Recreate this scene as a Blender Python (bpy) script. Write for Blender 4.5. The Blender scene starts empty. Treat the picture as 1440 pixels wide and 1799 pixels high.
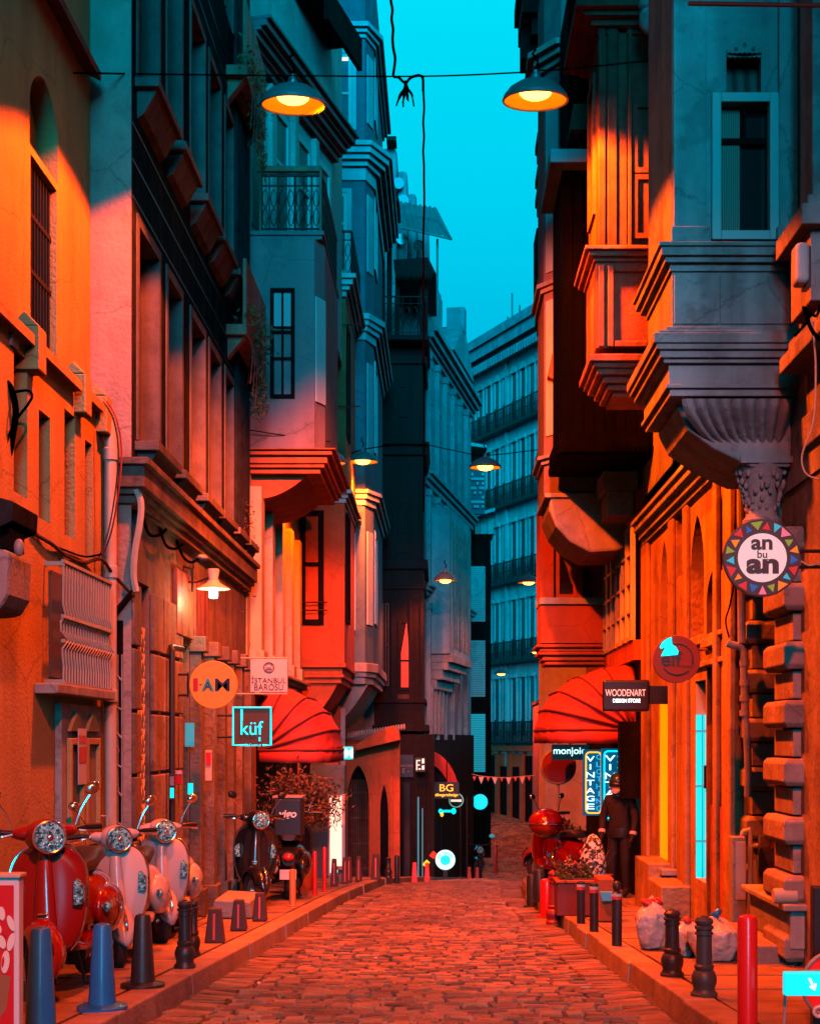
import bpy, bmesh, math, random
from mathutils import Vector, Matrix
random.seed(7)
R = math.radians
sc = bpy.context.scene
COL = sc.collection

# ------------------------------------------------------------------ camera
F, CX, HY, EYE = 2500.0, 776.0, 1300.0, 1.6      # focal length, vanishing point (in photo pixels) and eye height
cam = bpy.data.cameras.new("camera")
camo = bpy.data.objects.new("camera", cam); COL.objects.link(camo)
camo.location = (0, 0, EYE); camo.rotation_euler = (R(90), 0, 0)
cam.sensor_width = 36; cam.sensor_fit = 'AUTO'; cam.lens = F/1799*36
cam.shift_x = (720-CX)/1799; cam.shift_y = (HY-899.5)/1799
cam.clip_end = 800
sc.camera = camo

# ------------------------------------------------------------------ dusk sky
W = bpy.data.worlds.new("World"); sc.world = W; W.use_nodes = True
nt = W.node_tree; nt.nodes.clear()
out = nt.nodes.new('ShaderNodeOutputWorld'); bg = nt.nodes.new('ShaderNodeBackground')
tc = nt.nodes.new('ShaderNodeTexCoord'); sx = nt.nodes.new('ShaderNodeSeparateXYZ')
rp = nt.nodes.new('ShaderNodeValToRGB')
nz = nt.nodes.new('ShaderNodeTexNoise'); nz.inputs['Scale'].default_value = 2.2; nz.inputs['Detail'].default_value = 3
ma = nt.nodes.new('ShaderNodeMath'); ma.operation = 'MULTIPLY_ADD'; ma.inputs[1].default_value = 0.07; 
nt.links.new(tc.outputs['Generated'], sx.inputs[0]); nt.links.new(tc.outputs['Generated'], nz.inputs['Vector'])
nt.links.new(nz.outputs['Fac'], ma.inputs[0]); nt.links.new(sx.outputs['Z'], ma.inputs[2])
nt.links.new(ma.outputs[0], rp.inputs[0]); nt.links.new(rp.outputs[0], bg.inputs[0]); nt.links.new(bg.outputs[0], out.inputs[0])
e = rp.color_ramp.elements
e[0].position = 0.0; e[0].color = (0.0, 0.20, 0.42, 1)
e[1].position = 0.5; e[1].color = (0.0, 0.74, 0.96, 1)
for p, c in ((0.24, (0.0, 0.42, 0.70, 1)), (0.36, (0.0, 0.60, 0.86, 1)), (0.60, (0.0, 0.34, 0.46, 1)), (0.75, (0.0, 0.05, 0.08, 1))):
    k = e.new(p); k.color = c
bg.inputs['Strength'].default_value = 1.0
# the last of the daylight from the open strip of sky above the street
sun = bpy.data.lights.new("dusk_sky_light", 'SUN'); sun.energy = 2.6; sun.angle = R(24); sun.color = (0.0, 0.60, 1.0)
suno = bpy.data.objects.new("dusk_sky_light", sun); COL.objects.link(suno); suno.rotation_euler = (R(76), 0, R(5))

sc.view_settings.view_transform = 'Standard'; sc.view_settings.look = 'None'
sc.view_settings.exposure = 0.0; sc.view_settings.gamma = 1.0
sc.render.engine = 'CYCLES'
try:
    sc.cycles.max_bounces = 6; sc.cycles.diffuse_bounces = 0; sc.cycles.glossy_bounces = 3
    sc.cycles.sample_clamp_indirect = 3.0
except Exception: pass

# ------------------------------------------------------------------ photo geometry helpers
def X(px, Y): return (px-CX)*Y/F
def Z(py, Y): return EYE+(HY-py)*Y/F
def P(px, py, Y): return Vector((X(px, Y), Y, Z(py, Y)))
def YW(px, w): return w*F/(px-CX)               # depth at which a wall x = w shows at photo column px
GP = [(0,1.2),(8,1.6),(20,2.2),(24,2.45),(30,3.0),(36,3.6),(44,4.35),(48,4.5),(56,4.15),(70,3.05),(90,2.2),(200,2.0)]
def lerp(tab, y):
    if y <= tab[0][0]: return tab[0][1]
    for (a, b), (c, d) in zip(tab, tab[1:]):
        if y <= c: return b+(d-b)*(y-a)/(c-a)
    return tab[-1][1]
def G(Y): return EYE-lerp(GP, Y)
KL = [(0,-2.0),(8.3,-1.68),(18.2,-1.30),(24,-0.98),(29,-0.50),(36,0.12),(44,0.95),(56,1.3),(66,1.6),(90,2.0)]
KR = [(0,1.65),(8,1.36),(19.4,1.13),(24,1.35),(36,2.3),(44,3.2),(60,4.2),(90,6.0)]
KH = 0.12
def PG(Y): return G(Y)+KH                       # pavement level

# ------------------------------------------------------------------ materials
MATS = {}
def mat(name, col, rough=0.8, metal=0.0, var=0.0, scale=3.0, bump=0.0, bscale=40.0, streak=0.0, emit=0.0, ecol=None, island=0.0, alpha=1.0, spec=0.5, coat=0.0, wave=None, patch=0.0):
    if name in MATS: return MATS[name]
    m = bpy.data.materials.new(name); m.use_nodes = True; MATS[name] = m
    n = m.node_tree.nodes; l = m.node_tree.links; b = n['Principled BSDF']
    b.inputs['Roughness'].default_value = rough; b.inputs['Metallic'].default_value = metal
    b.inputs['Base Color'].default_value = (*col, 1)
    b.inputs['Specular IOR Level'].default_value = spec
    if coat: b.inputs['Coat Weight'].default_value = coat; b.inputs['Coat Roughness'].default_value = 0.08
    if emit:
        b.inputs['Emission Color'].default_value = (*(ecol or col), 1); b.inputs['Emission Strength'].default_value = emit
    if alpha < 1: b.inputs['Alpha'].default_value = alpha
    t = n.new('ShaderNodeTexCoord')
    fac = None
    def mulfac(sock, lo, hi):
        nonlocal fac
        mr = n.new('ShaderNodeMapRange'); mr.inputs['From Min'].default_value = 0.3; mr.inputs['From Max'].default_value = 0.7
        mr.inputs['To Min'].default_value = lo; mr.inputs['To Max'].default_value = hi; l.new(sock, mr.inputs['Value'])
        if fac is None: fac = mr.outputs[0]
        else:
            q = n.new('ShaderNodeMath'); q.operation = 'MULTIPLY'; l.new(fac, q.inputs[0]); l.new(mr.outputs[0], q.inputs[1]); fac = q.outputs[0]
    if var:
        a = n.new('ShaderNodeTexNoise'); a.inputs['Scale'].default_value = scale; a.inputs['Detail'].default_value = 8; a.inputs['Roughness'].default_value = 0.65
        l.new(t.outputs['Object'], a.inputs['Vector']); mulfac(a.outputs['Fac'], 1-var, 1+var)
    if streak:
        streak *= 1.5
        mp = n.new('ShaderNodeMapping'); mp.inputs['Scale'].default_value = (1.7, 1.7, 0.16); l.new(t.outputs['Object'], mp.inputs['Vector'])
        a = n.new('ShaderNodeTexNoise'); a.inputs['Scale'].default_value = 2.0; a.inputs['Detail'].default_value = 6
        l.new(mp.outputs[0], a.inputs['Vector']); mulfac(a.outputs['Fac'], 1-streak, 1+streak*0.4)
    if patch:
        a = n.new('ShaderNodeTexNoise'); a.inputs['Scale'].default_value = 1.1; a.inputs['Detail'].default_value = 12; a.inputs['Roughness'].default_value = 0.7
        l.new(t.outputs['Object'], a.inputs['Vector'])
        sh = n.new('ShaderNodeMapRange'); sh.inputs['From Min'].default_value = 0.53; sh.inputs['From Max'].default_value = 0.57; sh.inputs['To Min'].default_value = 0.3; sh.inputs['To Max'].default_value = 0.7
        l.new(a.outputs['Fac'], sh.inputs['Value']); mulfac(sh.outputs[0], 1.0, 1-patch)
        v = n.new('ShaderNodeTexVoronoi'); v.feature = 'DISTANCE_TO_EDGE'; v.inputs['Scale'].default_value = 0.9
        wn_ = n.new('ShaderNodeVectorMath'); wn_.operation = 'ADD'; sc_ = n.new('ShaderNodeVectorMath'); sc_.operation = 'SCALE'; sc_.inputs['Scale'].default_value = 0.35
        l.new(a.outputs['Color'], sc_.inputs[0]); l.new(t.outputs['Object'], wn_.inputs[0]); l.new(sc_.outputs[0], wn_.inputs[1]); l.new(wn_.outputs[0], v.inputs['Vector'])
        s2 = n.new('ShaderNodeMapRange'); s2.inputs['From Min'].default_value = 0.0; s2.inputs['From Max'].default_value = 0.008; s2.inputs['To Min'].default_value = 0.3; s2.inputs['To Max'].default_value = 0.7
        l.new(v.outputs['Distance'], s2.inputs['Value']); mulfac(s2.outputs[0], 0.6, 1.0)
    if island:
        g = n.new('ShaderNodeNewGeometry'); mr = n.new('ShaderNodeMapRange')
        mr.inputs['To Min'].default_value = 1-island; mr.inputs['To Max'].default_value = 1+island
        l.new(g.outputs['Random Per Island'], mr.inputs['Value'])
        if fac is None: fac = mr.outputs[0]
        else:
            q = n.new('ShaderNodeMath'); q.operation = 'MULTIPLY'; l.new(fac, q.inputs[0]); l.new(mr.outputs[0], q.inputs[1]); fac = q.outputs[0]
    if wave:
        w = n.new('ShaderNodeTexWave'); w.bands_direction = wave[0]; w.inputs['Scale'].default_value = wave[1]; w.inputs['Distortion'].default_value = 1.0
        l.new(t.outputs['Object'], w.inputs['Vector']); mulfac(w.outputs['Fac'], 1-wave[2], 1+wave[2])
    if fac is not None:
        h = n.new('ShaderNodeVectorMath'); h.operation = 'SCALE'; h.inputs[0].default_value = col; l.new(fac, h.inputs['Scale'])
        l.new(h.outputs[0], b.inputs['Base Color'])
    if bump:
        a = n.new('ShaderNodeTexNoise'); a.inputs['Scale'].default_value = bscale; a.inputs['Detail'].default_value = 6
        l.new(t.outputs['Object'], a.inputs['Vector'])
        bp = n.new('ShaderNodeBump'); bp.inputs['Strength'].default_value = bump; bp.inputs['Distance'].default_value = 0.02
        l.new(a.outputs['Fac'], bp.inputs['Height']); l.new(bp.outputs[0], b.inputs['Normal'])
    return m

M_ROAD   = mat('cobble_stone', (0.24,0.145,0.07), 0.29, var=0.5, scale=1.6, bump=0.9, bscale=45, island=0.6)
M_MORTAR = mat('joint_grit', (0.075,0.06,0.05), 0.9, var=0.3, bump=0.5)
M_PAVE   = mat('pavement_slab', (0.27,0.18,0.13), 0.62, var=0.3, scale=4, bump=0.35, bscale=30, island=0.22)
M_KERB   = mat('kerb_stone', (0.32,0.23,0.18), 0.6, var=0.3, scale=5, bump=0.4, bscale=30, island=0.2)
M_EARTH  = mat('ground_earth', (0.07,0.06,0.05), 0.95, var=0.3)
M_ORANGE = mat('ochre_stucco', (0.62,0.38,0.14), 0.88, patch=0.14, var=0.16, scale=2.2, bump=0.35, bscale=45, streak=0.16)
M_SIDE   = mat('grey_render', (0.45,0.31,0.26), 0.9, patch=0.2, var=0.2, scale=3, bump=0.5, bscale=25, streak=0.12)
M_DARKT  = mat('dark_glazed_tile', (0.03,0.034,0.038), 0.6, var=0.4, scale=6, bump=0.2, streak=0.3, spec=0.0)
M_TRIM   = mat('pale_stone_trim', (0.42,0.38,0.35), 0.75, patch=0.2, var=0.18, scale=5, bump=0.25, streak=0.2)
M_WHITE  = mat('white_facade_paint', (0.58,0.58,0.56), 0.75, patch=0.15, var=0.12, scale=3, bump=0.15, streak=0.15)
M_PINK   = mat('faded_pink_stucco', (0.27,0.19,0.20), 0.85, patch=0.15, var=0.12, scale=3, bump=0.25, streak=0.12)
M_TERRA  = mat('terracotta_paint', (0.56,0.115,0.03), 0.8, patch=0.15, var=0.14, scale=3, bump=0.2, streak=0.15)
M_BLUE   = mat('slate_blue_paint', (0.10,0.19,0.25), 0.8, patch=0.14, var=0.12, scale=3, bump=0.15, streak=0.12)
M_BLUETR = mat('pale_blue_trim', (0.46,0.64,0.68), 0.75, var=0.1, scale=4, streak=0.15)
M_BLACKW = mat('black_painted_wood', (0.009,0.008,0.0075), 0.75, var=0.4, scale=8, bump=0.2, streak=0.4, spec=0.05)
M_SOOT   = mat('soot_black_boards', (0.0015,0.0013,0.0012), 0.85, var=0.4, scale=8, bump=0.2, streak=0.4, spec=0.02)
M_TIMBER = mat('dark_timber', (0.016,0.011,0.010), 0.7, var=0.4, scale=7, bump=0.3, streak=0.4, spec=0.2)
M_GROUND = mat('grimy_grey_stone', (0.20,0.155,0.125), 0.85, patch=0.3, var=0.3, scale=4, bump=0.5, bscale=22, streak=0.3)
M_WARMWH = mat('lamp_warmed_white_paint', (0.62,0.46,0.26), 0.8, patch=0.15, var=0.12, scale=3, bump=0.15, streak=0.15)  # white facade paint with the lamps' warm light put into its colour
M_BROWNW = mat('weathered_brown_wood', (0.11,0.06,0.04), 0.75, var=0.35, scale=6, bump=0.3, streak=0.45, spec=0.15)
M_REDW   = mat('varnished_red_wood', (0.30,0.12,0.06), 0.55, var=0.3, scale=6, bump=0.25, streak=0.6)
M_STONE  = mat('carved_grey_stone', (0.46,0.45,0.44), 0.82, patch=0.28, var=0.22, scale=4, bump=0.5, bscale=22, streak=0.3)
M_ASHLAR = mat('warm_ashlar', (0.52,0.31,0.15), 0.85, patch=0.25, var=0.25, scale=3.5, bump=0.5, bscale=20, streak=0.22)
M_RUST   = mat('rusticated_stone', (0.36,0.28,0.25), 0.85, patch=0.25, var=0.25, scale=4, bump=0.6, bscale=18, streak=0.2)
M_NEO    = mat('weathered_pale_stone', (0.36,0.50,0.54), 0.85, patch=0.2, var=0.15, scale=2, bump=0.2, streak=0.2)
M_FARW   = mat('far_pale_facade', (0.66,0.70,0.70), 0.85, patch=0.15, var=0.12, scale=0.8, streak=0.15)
M_GLASS  = mat('dark_window_glass', (0.018,0.018,0.02), 0.12, spec=0.6)
M_CURT   = mat('glass_with_curtain', (0.16,0.13,0.11), 0.3, streak=0.35, var=0.2)
M_IRON   = mat('black_wrought_iron', (0.015,0.014,0.014), 0.5, metal=0.4)
M_PAINTW = mat('white_window_paint', (0.66,0.64,0.62), 0.5, var=0.06)
M_PIPE   = mat('cream_pipe_plastic', (0.52,0.44,0.34), 0.5, var=0.1, scale=6)
M_GPIPE  = mat('grey_pipe_metal', (0.30,0.28,0.27), 0.5, var=0.25, scale=10)
M_CABLE  = mat('black_cable_rubber', (0.0012,0.0015,0.0018), 0.9, spec=0.0)
M_REDCAB = mat('red_cable_rubber', (0.35,0.05,0.03), 0.5)
M_CONC   = mat('grey_concrete', (0.32,0.30,0.29), 0.9, patch=0.2, var=0.2, bump=0.4)
M_BLACKP = mat('black_plastic', (0.015,0.015,0.016), 0.4)
M_RUBBER = mat('tyre_rubber', (0.02,0.02,0.02), 0.75, bump=0.2, bscale=80)
M_CHROME = mat('chrome', (0.62,0.62,0.62), 0.15, metal=1.0)
M_REDP   = mat('red_scooter_paint', (0.27,0.004,0.006), 0.2, coat=0.8)
M_BEIGEP = mat('cream_scooter_paint', (0.66,0.58,0.54), 0.28, coat=0.6)
M_GREYP  = mat('grey_scooter_paint', (0.48,0.48,0.50), 0.28, coat=0.6)
M_BLKP   = mat('black_scooter_paint', (0.012,0.013,0.015), 0.2, coat=0.8)
M_BLUEPL = mat('blue_bollard_paint', (0.012,0.17,0.42), 0.38, var=0.15, scale=8, coat=0.2)
M_REDPL  = mat('red_bollard_paint', (0.62,0.012,0.015), 0.3, coat=0.4)
M_BOLL   = mat('black_bollard_paint', (0.022,0.024,0.026), 0.42, var=0.3, scale=12, bump=0.1)
M_REFL   = mat('red_reflective_strip', (0.75,0.05,0.03), 0.4)
M_AWN    = mat('red_awning_canvas', (0.55,0.045,0.03), 0.75, var=0.1, scale=5, bump=0.15, bscale=60)
M_AWNS   = mat('dark_awning_seam', (0.14,0.015,0.01), 0.8)
M_LEAF   = mat('dark_leaf', (0.07,0.09,0.03), 0.55, island=0.5)
M_REDLEAF= mat('russet_leaf', (0.16,0.07,0.03), 0.55, island=0.6)
M_BARK   = mat('bark', (0.09,0.06,0.04), 0.9, bump=0.4)
M_SHADE  = mat('lamp_shade_enamel', (0.20,0.21,0.22), 0.4, metal=0.3)
M_SHIN   = mat('glowing_shade_lining', (0.80,0.22,0.03), 0.35, emit=0.9, ecol=(1.0,0.15,0.0))  # lining emits its own orange to imitate the glow around the bulb
M_SODIUM = mat('sodium_lamp_glow', (1,0.5,0.12), 0.5, emit=16.0, ecol=(1.0,0.30,0.03))
M_SODDIM = mat('sodium_glass_glow', (1,0.35,0.05), 0.5, emit=2.2, ecol=(1.0,0.2,0.01))
M_NEONC  = mat('cyan_neon', (0.0,0.8,0.9), 0.5, emit=2.0, ecol=(0.0,0.75,0.85))
M_NEONB  = mat('blue_neon', (0.0,0.45,0.8), 0.5, emit=1.4, ecol=(0.0,0.45,0.8))
M_NEONW  = mat('white_neon', (0.8,0.95,1), 0.5, emit=2.4, ecol=(0.55,0.95,1.0))
M_NEONY  = mat('yellow_neon', (1,0.55,0.05), 0.5, emit=1.8, ecol=(1.0,0.42,0.02))
M_LITW   = mat('warm_lit_glass', (1,0.85,0.65), 0.5, emit=1.1, ecol=(1.0,0.80,0.58))
M_LITY   = mat('amber_lit_glass', (1,0.45,0.05), 0.5, emit=0.8, ecol=(1.0,0.33,0.0))
M_LITC   = mat('cyan_lit_glass', (0.0,0.9,0.95), 0.5, emit=1.0, ecol=(0.0,0.78,0.88))
M_LITT   = mat('teal_lit_glass', (0.05,0.5,0.6), 0.5, emit=0.45, ecol=(0.0,0.40,0.48))
M_LITR   = mat('red_lit_glass', (0.6,0.04,0.01), 0.5, emit=0.35, ecol=(0.9,0.05,0.0))

# some panes show drawn curtains, some only dark glass (varies from pane to pane)
def curtained(m):
    n = m.node_tree.nodes; l = m.node_tree.links; b = n['Principled BSDF']
    oi = n.new('ShaderNodeObjectInfo'); gt = n.new('ShaderNodeMath'); gt.operation = 'GREATER_THAN'; gt.inputs[1].default_value = 0.55
    t = n.new('ShaderNodeTexCoord'); w = n.new('ShaderNodeTexWave'); w.bands_direction = 'DIAGONAL'; w.inputs['Scale'].default_value = 7; w.inputs['Distortion'].default_value = 2.5
    mp = n.new('ShaderNodeMapping'); mp.inputs['Scale'].default_value = (1, 1, 0.05); l.new(t.outputs['Object'], mp.inputs[0]); l.new(mp.outputs[0], w.inputs['Vector'])
    cr = n.new('ShaderNodeValToRGB'); cr.color_ramp.elements[0].color = (0.05,0.04,0.035,1); cr.color_ramp.elements[1].color = (0.22,0.17,0.14,1)
    mx = n.new('ShaderNodeMix'); mx.data_type = 'RGBA'; mx.inputs['A'].default_value = (0.012,0.012,0.014,1)
    l.new(oi.outputs['Random'], gt.inputs[0]); l.new(w.outputs['Fac'], cr.inputs[0]); l.new(gt.outputs[0], mx.inputs['Factor']); l.new(cr.outputs[0], mx.inputs['B']); l.new(mx.outputs['Result'], b.inputs['Base Color'])
curtained(M_GLASS)
# ------------------------------------------------------------------ mesh builder
class MB:
    def __init__(s): s.v = []; s.f = []
    def add(s, vs, fs):
        o = len(s.v); s.v += [tuple(v) for v in vs]; s.f += [tuple(i+o for i in f) for f in fs]; return s
    def box(s, x0, x1, y0, y1, z0, z1):
        if x0 > x1: x0, x1 = x1, x0
        if y0 > y1: y0, y1 = y1, y0
        if z0 > z1: z0, z1 = z1, z0
        return s.add([(x0,y0,z0),(x1,y0,z0),(x1,y1,z0),(x0,y1,z0),(x0,y0,z1),(x1,y0,z1),(x1,y1,z1),(x0,y1,z1)],
                     [(0,3,2,1),(4,5,6,7),(0,1,5,4),(1,2,6,5),(2,3,7,6),(3,0,4,7)])
    def prism(s, pts, axis, a0, a1):            # polygon in the two other axes (order kept), extruded along axis
        n = len(pts)
        def mk(p, a):
            return {'x': (a, p[0], p[1]), 'y': (p[0], a, p[1]), 'z': (p[0], p[1], a)}[axis]
        vs = [mk(p, a0) for p in pts]+[mk(p, a1) for p in pts]
        fs = [tuple(range(n)), tuple(range(2*n-1, n-1, -1))]+[(i, (i+1) % n+0, (i+1) % n+n, i+n) for i in range(n)]
        return s.add(vs, fs)
    def frustum(s, c, r0, r1, z0, z1, n=16): return s.lathe(c, [(r0, z0), (r1, z1)], n)
    def lathe(s, c, prof, n=20, axis='z', caps=True):
        vs, fs = [], []
        for r, h in prof:
            for i in range(n):
                a = 2*math.pi*i/n; u, w = r*math.cos(a), r*math.sin(a)
                vs.append({'z': (c[0]+u, c[1]+w, c[2]+h), 'y': (c[0]+u, c[1]+h, c[2]+w), 'x': (c[0]+h, c[1]+u, c[2]+w)}[axis])
        for k in range(len(prof)-1):
            for i in range(n): fs.append((k*n+i, k*n+(i+1) % n, (k+1)*n+(i+1) % n, (k+1)*n+i))
        if caps:
            if prof[0][0] > 1e-4: fs.append(tuple(range(n-1, -1, -1)))
            if prof[-1][0] > 1e-4: fs.append(tuple((len(prof)-1)*n+i for i in range(n)))
        return s.add(vs, fs)
    def tube(s, pts, r, n=8, caps=True):
        pts = [Vector(p) for p in pts]; rs = r if isinstance(r, (list, tuple)) else [r]*len(pts)
        vs, fs = [], []; up = None
        for i, p in enumerate(pts):
            d = (pts[min(i+1, len(pts)-1)]-pts[max(i-1, 0)])
            if d.length < 1e-9: d = Vector((0,0,1))
            d.normalize()
            if up is None: up = d.orthogonal().normalized()
            up = (up-d*up.dot(d))
            if up.length < 1e-6: up = d.orthogonal()
            up.normalize(); w = d.cross(up)
            for k in range(n):
                a = 2*math.pi*k/n; vs.append(p+(up*math.cos(a)+w*math.sin(a))*rs[i])
        for i in range(len(pts)-1):
            for k in range(n): fs.append((i*n+k, i*n+(k+1) % n, (i+1)*n+(k+1) % n, (i+1)*n+k))
        if caps: fs += [tuple(range(n-1, -1, -1)), tuple((len(pts)-1)*n+k for k in range(n))]
        return s.add(vs, fs)
    def ell(s, c, r, n=20, m=12, rot=None):
        vs, fs = [], []
        for j in range(m+1):
            t = math.pi*j/m
            for i in range(n):
                a = 2*math.pi*i/n
                v = Vector((r[0]*math.sin(t)*math.cos(a), r[1]*math.sin(t)*math.sin(a), r[2]*math.cos(t)))
                if rot: v = rot @ v
                vs.append(v+Vector(c))
        for j in range(m):
            for i in range(n): fs.append((j*n+i, (j+1)*n+i, (j+1)*n+(i+1) % n, j*n+(i+1) % n))
        return s.add(vs, fs)
    def loft(s, secs, n=20, e=2.4):             # sections (y, cx, cz, rx, rz) along y
        vs, fs = [], []
        for (y, cx, cz, rx, rz) in secs:
            for i in range(n):
                a = 2*math.pi*i/n; ca, sa = math.cos(a), math.sin(a)
                vs.append((cx+rx*math.copysign(abs(ca)**(2/e), ca), y, cz+rz*math.copysign(abs(sa)**(2/e), sa)))
        for k in range(len(secs)-1):
            for i in range(n): fs.append((k*n+i, (k+1)*n+i, (k+1)*n+(i+1) % n, k*n+(i+1) % n))
        fs += [tuple(range(n)), tuple((len(secs)-1)*n+i for i in range(n-1, -1, -1))]
        return s.add(vs, fs)
    def torus(s, c, R0, r, axis='y', n=28, m=8):
        pts = []
        vs, fs = [], []
        for i in range(n):
            a = 2*math.pi*i/n
            for k in range(m):
                b = 2*math.pi*k/m; q = R0+r*math.cos(b); h = r*math.sin(b); u, w = q*math.cos(a), q*math.sin(a)
                vs.append({'y': (c[0]+u, c[1]+h, c[2]+w), 'x': (c[0]+h, c[1]+u, c[2]+w), 'z': (c[0]+u, c[1]+w, c[2]+h)}[axis])
        for i in range(n):
            for k in range(m): fs.append((i*m+k, ((i+1) % n)*m+k, ((i+1) % n)*m+(k+1) % m, i*m+(k+1) % m))
        return s.add(vs, fs)
    def xf(s, M, start=0):
        for i in range(start, len(s.v)): s.v[i] = tuple(M @ Vector(s.v[i]))
        return s
    def build(s, name, m, parent=None, smooth=False, bevel=0, local=False, seg=2):
        me = bpy.data.meshes.new(name)
        off = Vector((0,0,0))
        if parent is not None and not local:
            q = parent
            while q is not None: off += q.location; q = q.parent
        me.from_pydata([tuple(Vector(v)-off) for v in s.v], [], s.f); me.update()
        b = bmesh.new(); b.from_mesh(me); bmesh.ops.recalc_face_normals(b, faces=b.faces); b.to_mesh(me); b.free()
        me.materials.append(m)
        if smooth:
            for p in me.polygons: p.use_smooth = True
            try: me.set_sharp_from_angle(angle=R(42))
            except Exception: pass
        o = bpy.data.objects.new(name, me); COL.objects.link(o)
        if parent is not None: o.parent = parent
        if bevel:
            bv = o.modifiers.new('bevel', 'BEVEL'); bv.width = bevel; bv.segments = seg; bv.limit_method = 'ANGLE'; bv.angle_limit = R(40)
        return o

def tag(o, label=None, cat=None, group=None, kind=None):
    if label: o['label'] = label
    if cat: o['category'] = cat
    if group: o['group'] = group
    if kind: o['kind'] = kind
    return o
def thing(name, label, cat, loc=(0,0,0), rz=0, group=None):
    o = bpy.data.objects.new(name, None); COL.objects.link(o); o.location = loc; o.rotation_euler = (0,0,rz)
    o.empty_display_size = 0.2
    return tag(o, label, cat, group)
def copy_tree(o, parent=None):
    c = o.copy(); COL.objects.link(c)
    if parent is not None: c.parent = parent
    for ch in list(o.children): copy_tree(ch, c)
    return c
def txt(s, m, parent, c, w=None, h=None, name='lettering', depth=0.004, rz=0.0, local=False, bold=0.0, shear=0.0):
    """one line of lettering facing the camera side (-Y), centred on c, fitted to width w and/or height h"""
    cu = bpy.data.curves.new(name, 'FONT'); cu.body = s; cu.align_x = 'CENTER'; cu.extrude = 0.01; cu.offset = bold; cu.shear = shear
    o = bpy.data.objects.new(name, cu); COL.objects.link(o)
    dg = bpy.context.evaluated_depsgraph_get(); me = bpy.data.meshes.new_from_object(o.evaluated_get(dg))
    bpy.data.objects.remove(o); bpy.data.curves.remove(cu)
    xs = [v.co.x for v in me.vertices]; ys = [v.co.y for v in me.vertices]
    if not xs: return None
    x0, x1, y0, y1 = min(xs), max(xs), min(ys), max(ys)
    fx = w/(x1-x0) if w else h/(y1-y0); fy = h/(y1-y0) if h else fx
    mb = MB(); rot = Matrix.Rotation(rz, 3, 'Z')
    vs = [rot @ Vector(((v.co.x-(x0+x1)/2)*fx, -depth*(1 if v.co.z > 0 else 0), (v.co.y-(y0+y1)/2)*fy))+Vector(c) for v in me.vertices]
    mb.add(vs, [tuple(p.vertices) for p in me.polygons]); bpy.data.meshes.remove(me)
    return mb.build(name, m, parent, local=local)

def wall_holes(mb, axis, c0, c1, u0, u1, z0, z1, holes):
    """a wall slab between c0 and c1 (axis 'x': plane x, u = y; axis 'y': plane y, u = x) with rectangular holes (u0,u1,z0,z1)"""
    us = sorted(set([u0, u1]+[min(max(h[i], u0), u1) for h in holes for i in (0, 1)]))
    for a, b in zip(us, us[1:]):
        if b-a < 1e-5: continue
        mid = (a+b)/2; zs = sorted([(max(h[2], z0), min(h[3], z1)) for h in holes if h[0] <= mid <= h[1]]); z = z0
        for h0, h1 in zs+[(z1, z1)]:
            if h0 > z+1e-5:
                mb.box(c0, c1, a, b, z, h0) if axis == 'x' else mb.box(a, b, c0, c1, z, h0)
            z = max(z, h1)
    return mb
def window(parent, axis, c, dirn, u0, u1, z0, z1, fm, pm, fw=0.06, depth=0.06, bars=(), vbars=(), name='window'):
    """a window whose frame front lies at c and goes back along dirn; bars = fractions of the height, vbars of the width"""
    f = MB(); d0, d1 = c, c+dirn*depth
    def bx(a, b, e, g): f.box(d0, d1, a, b, e, g) if axis == 'x' else f.box(a, b, d0, d1, e, g)
    bx(u0, u0+fw, z0, z1); bx(u1-fw, u1, z0, z1); bx(u0+fw, u1-fw, z0, z0+fw); bx(u0+fw, u1-fw, z1-fw, z1)
    for t in bars: bx(u0+fw, u1-fw, z0+(z1-z0)*t-fw*0.35, z0+(z1-z0)*t+fw*0.35)
    for t in vbars:
        uu = u0+(u1-u0)*t; d0, d1 = c+dirn*0.006, c+dirn*(depth-0.004); bx(uu-fw*0.3, uu+fw*0.3, z0+fw, z1-fw)
    w = f.build(name, fm, parent)
    g = MB(); p0, p1 = c+dirn*depth*0.55, c+dirn*depth*0.8
    g.box(p0, p1, u0+fw*0.5, u1-fw*0.5, z0+fw*0.5, z1-fw*0.5) if axis == 'x' else g.box(u0+fw*0.5, u1-fw*0.5, p0, p1, z0+fw*0.5, z1-fw*0.5)
    pn = g.build('pane', pm, w, local=True)
    # local=True because w sits at its parent's origin: shift by the same amount
    off = Vector((0,0,0)); q = parent
    while q is not None: off += q.location; q = q.parent
    for v in pn.data.vertices: v.co -= off
    return w
def cornice(mb, x0, x1, y0, y1, z0, steps, out):
    """stepped moulding: steps = [(height, projection)], out = (left, right, front, back) flags of the sides that project"""
    z = z0
    for h, p in steps:
        mb.box(x0-p*out[0], x1+p*out[1], y0-p*out[2], y1+p*out[3], z, z+h); z += h
    return mb
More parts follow.
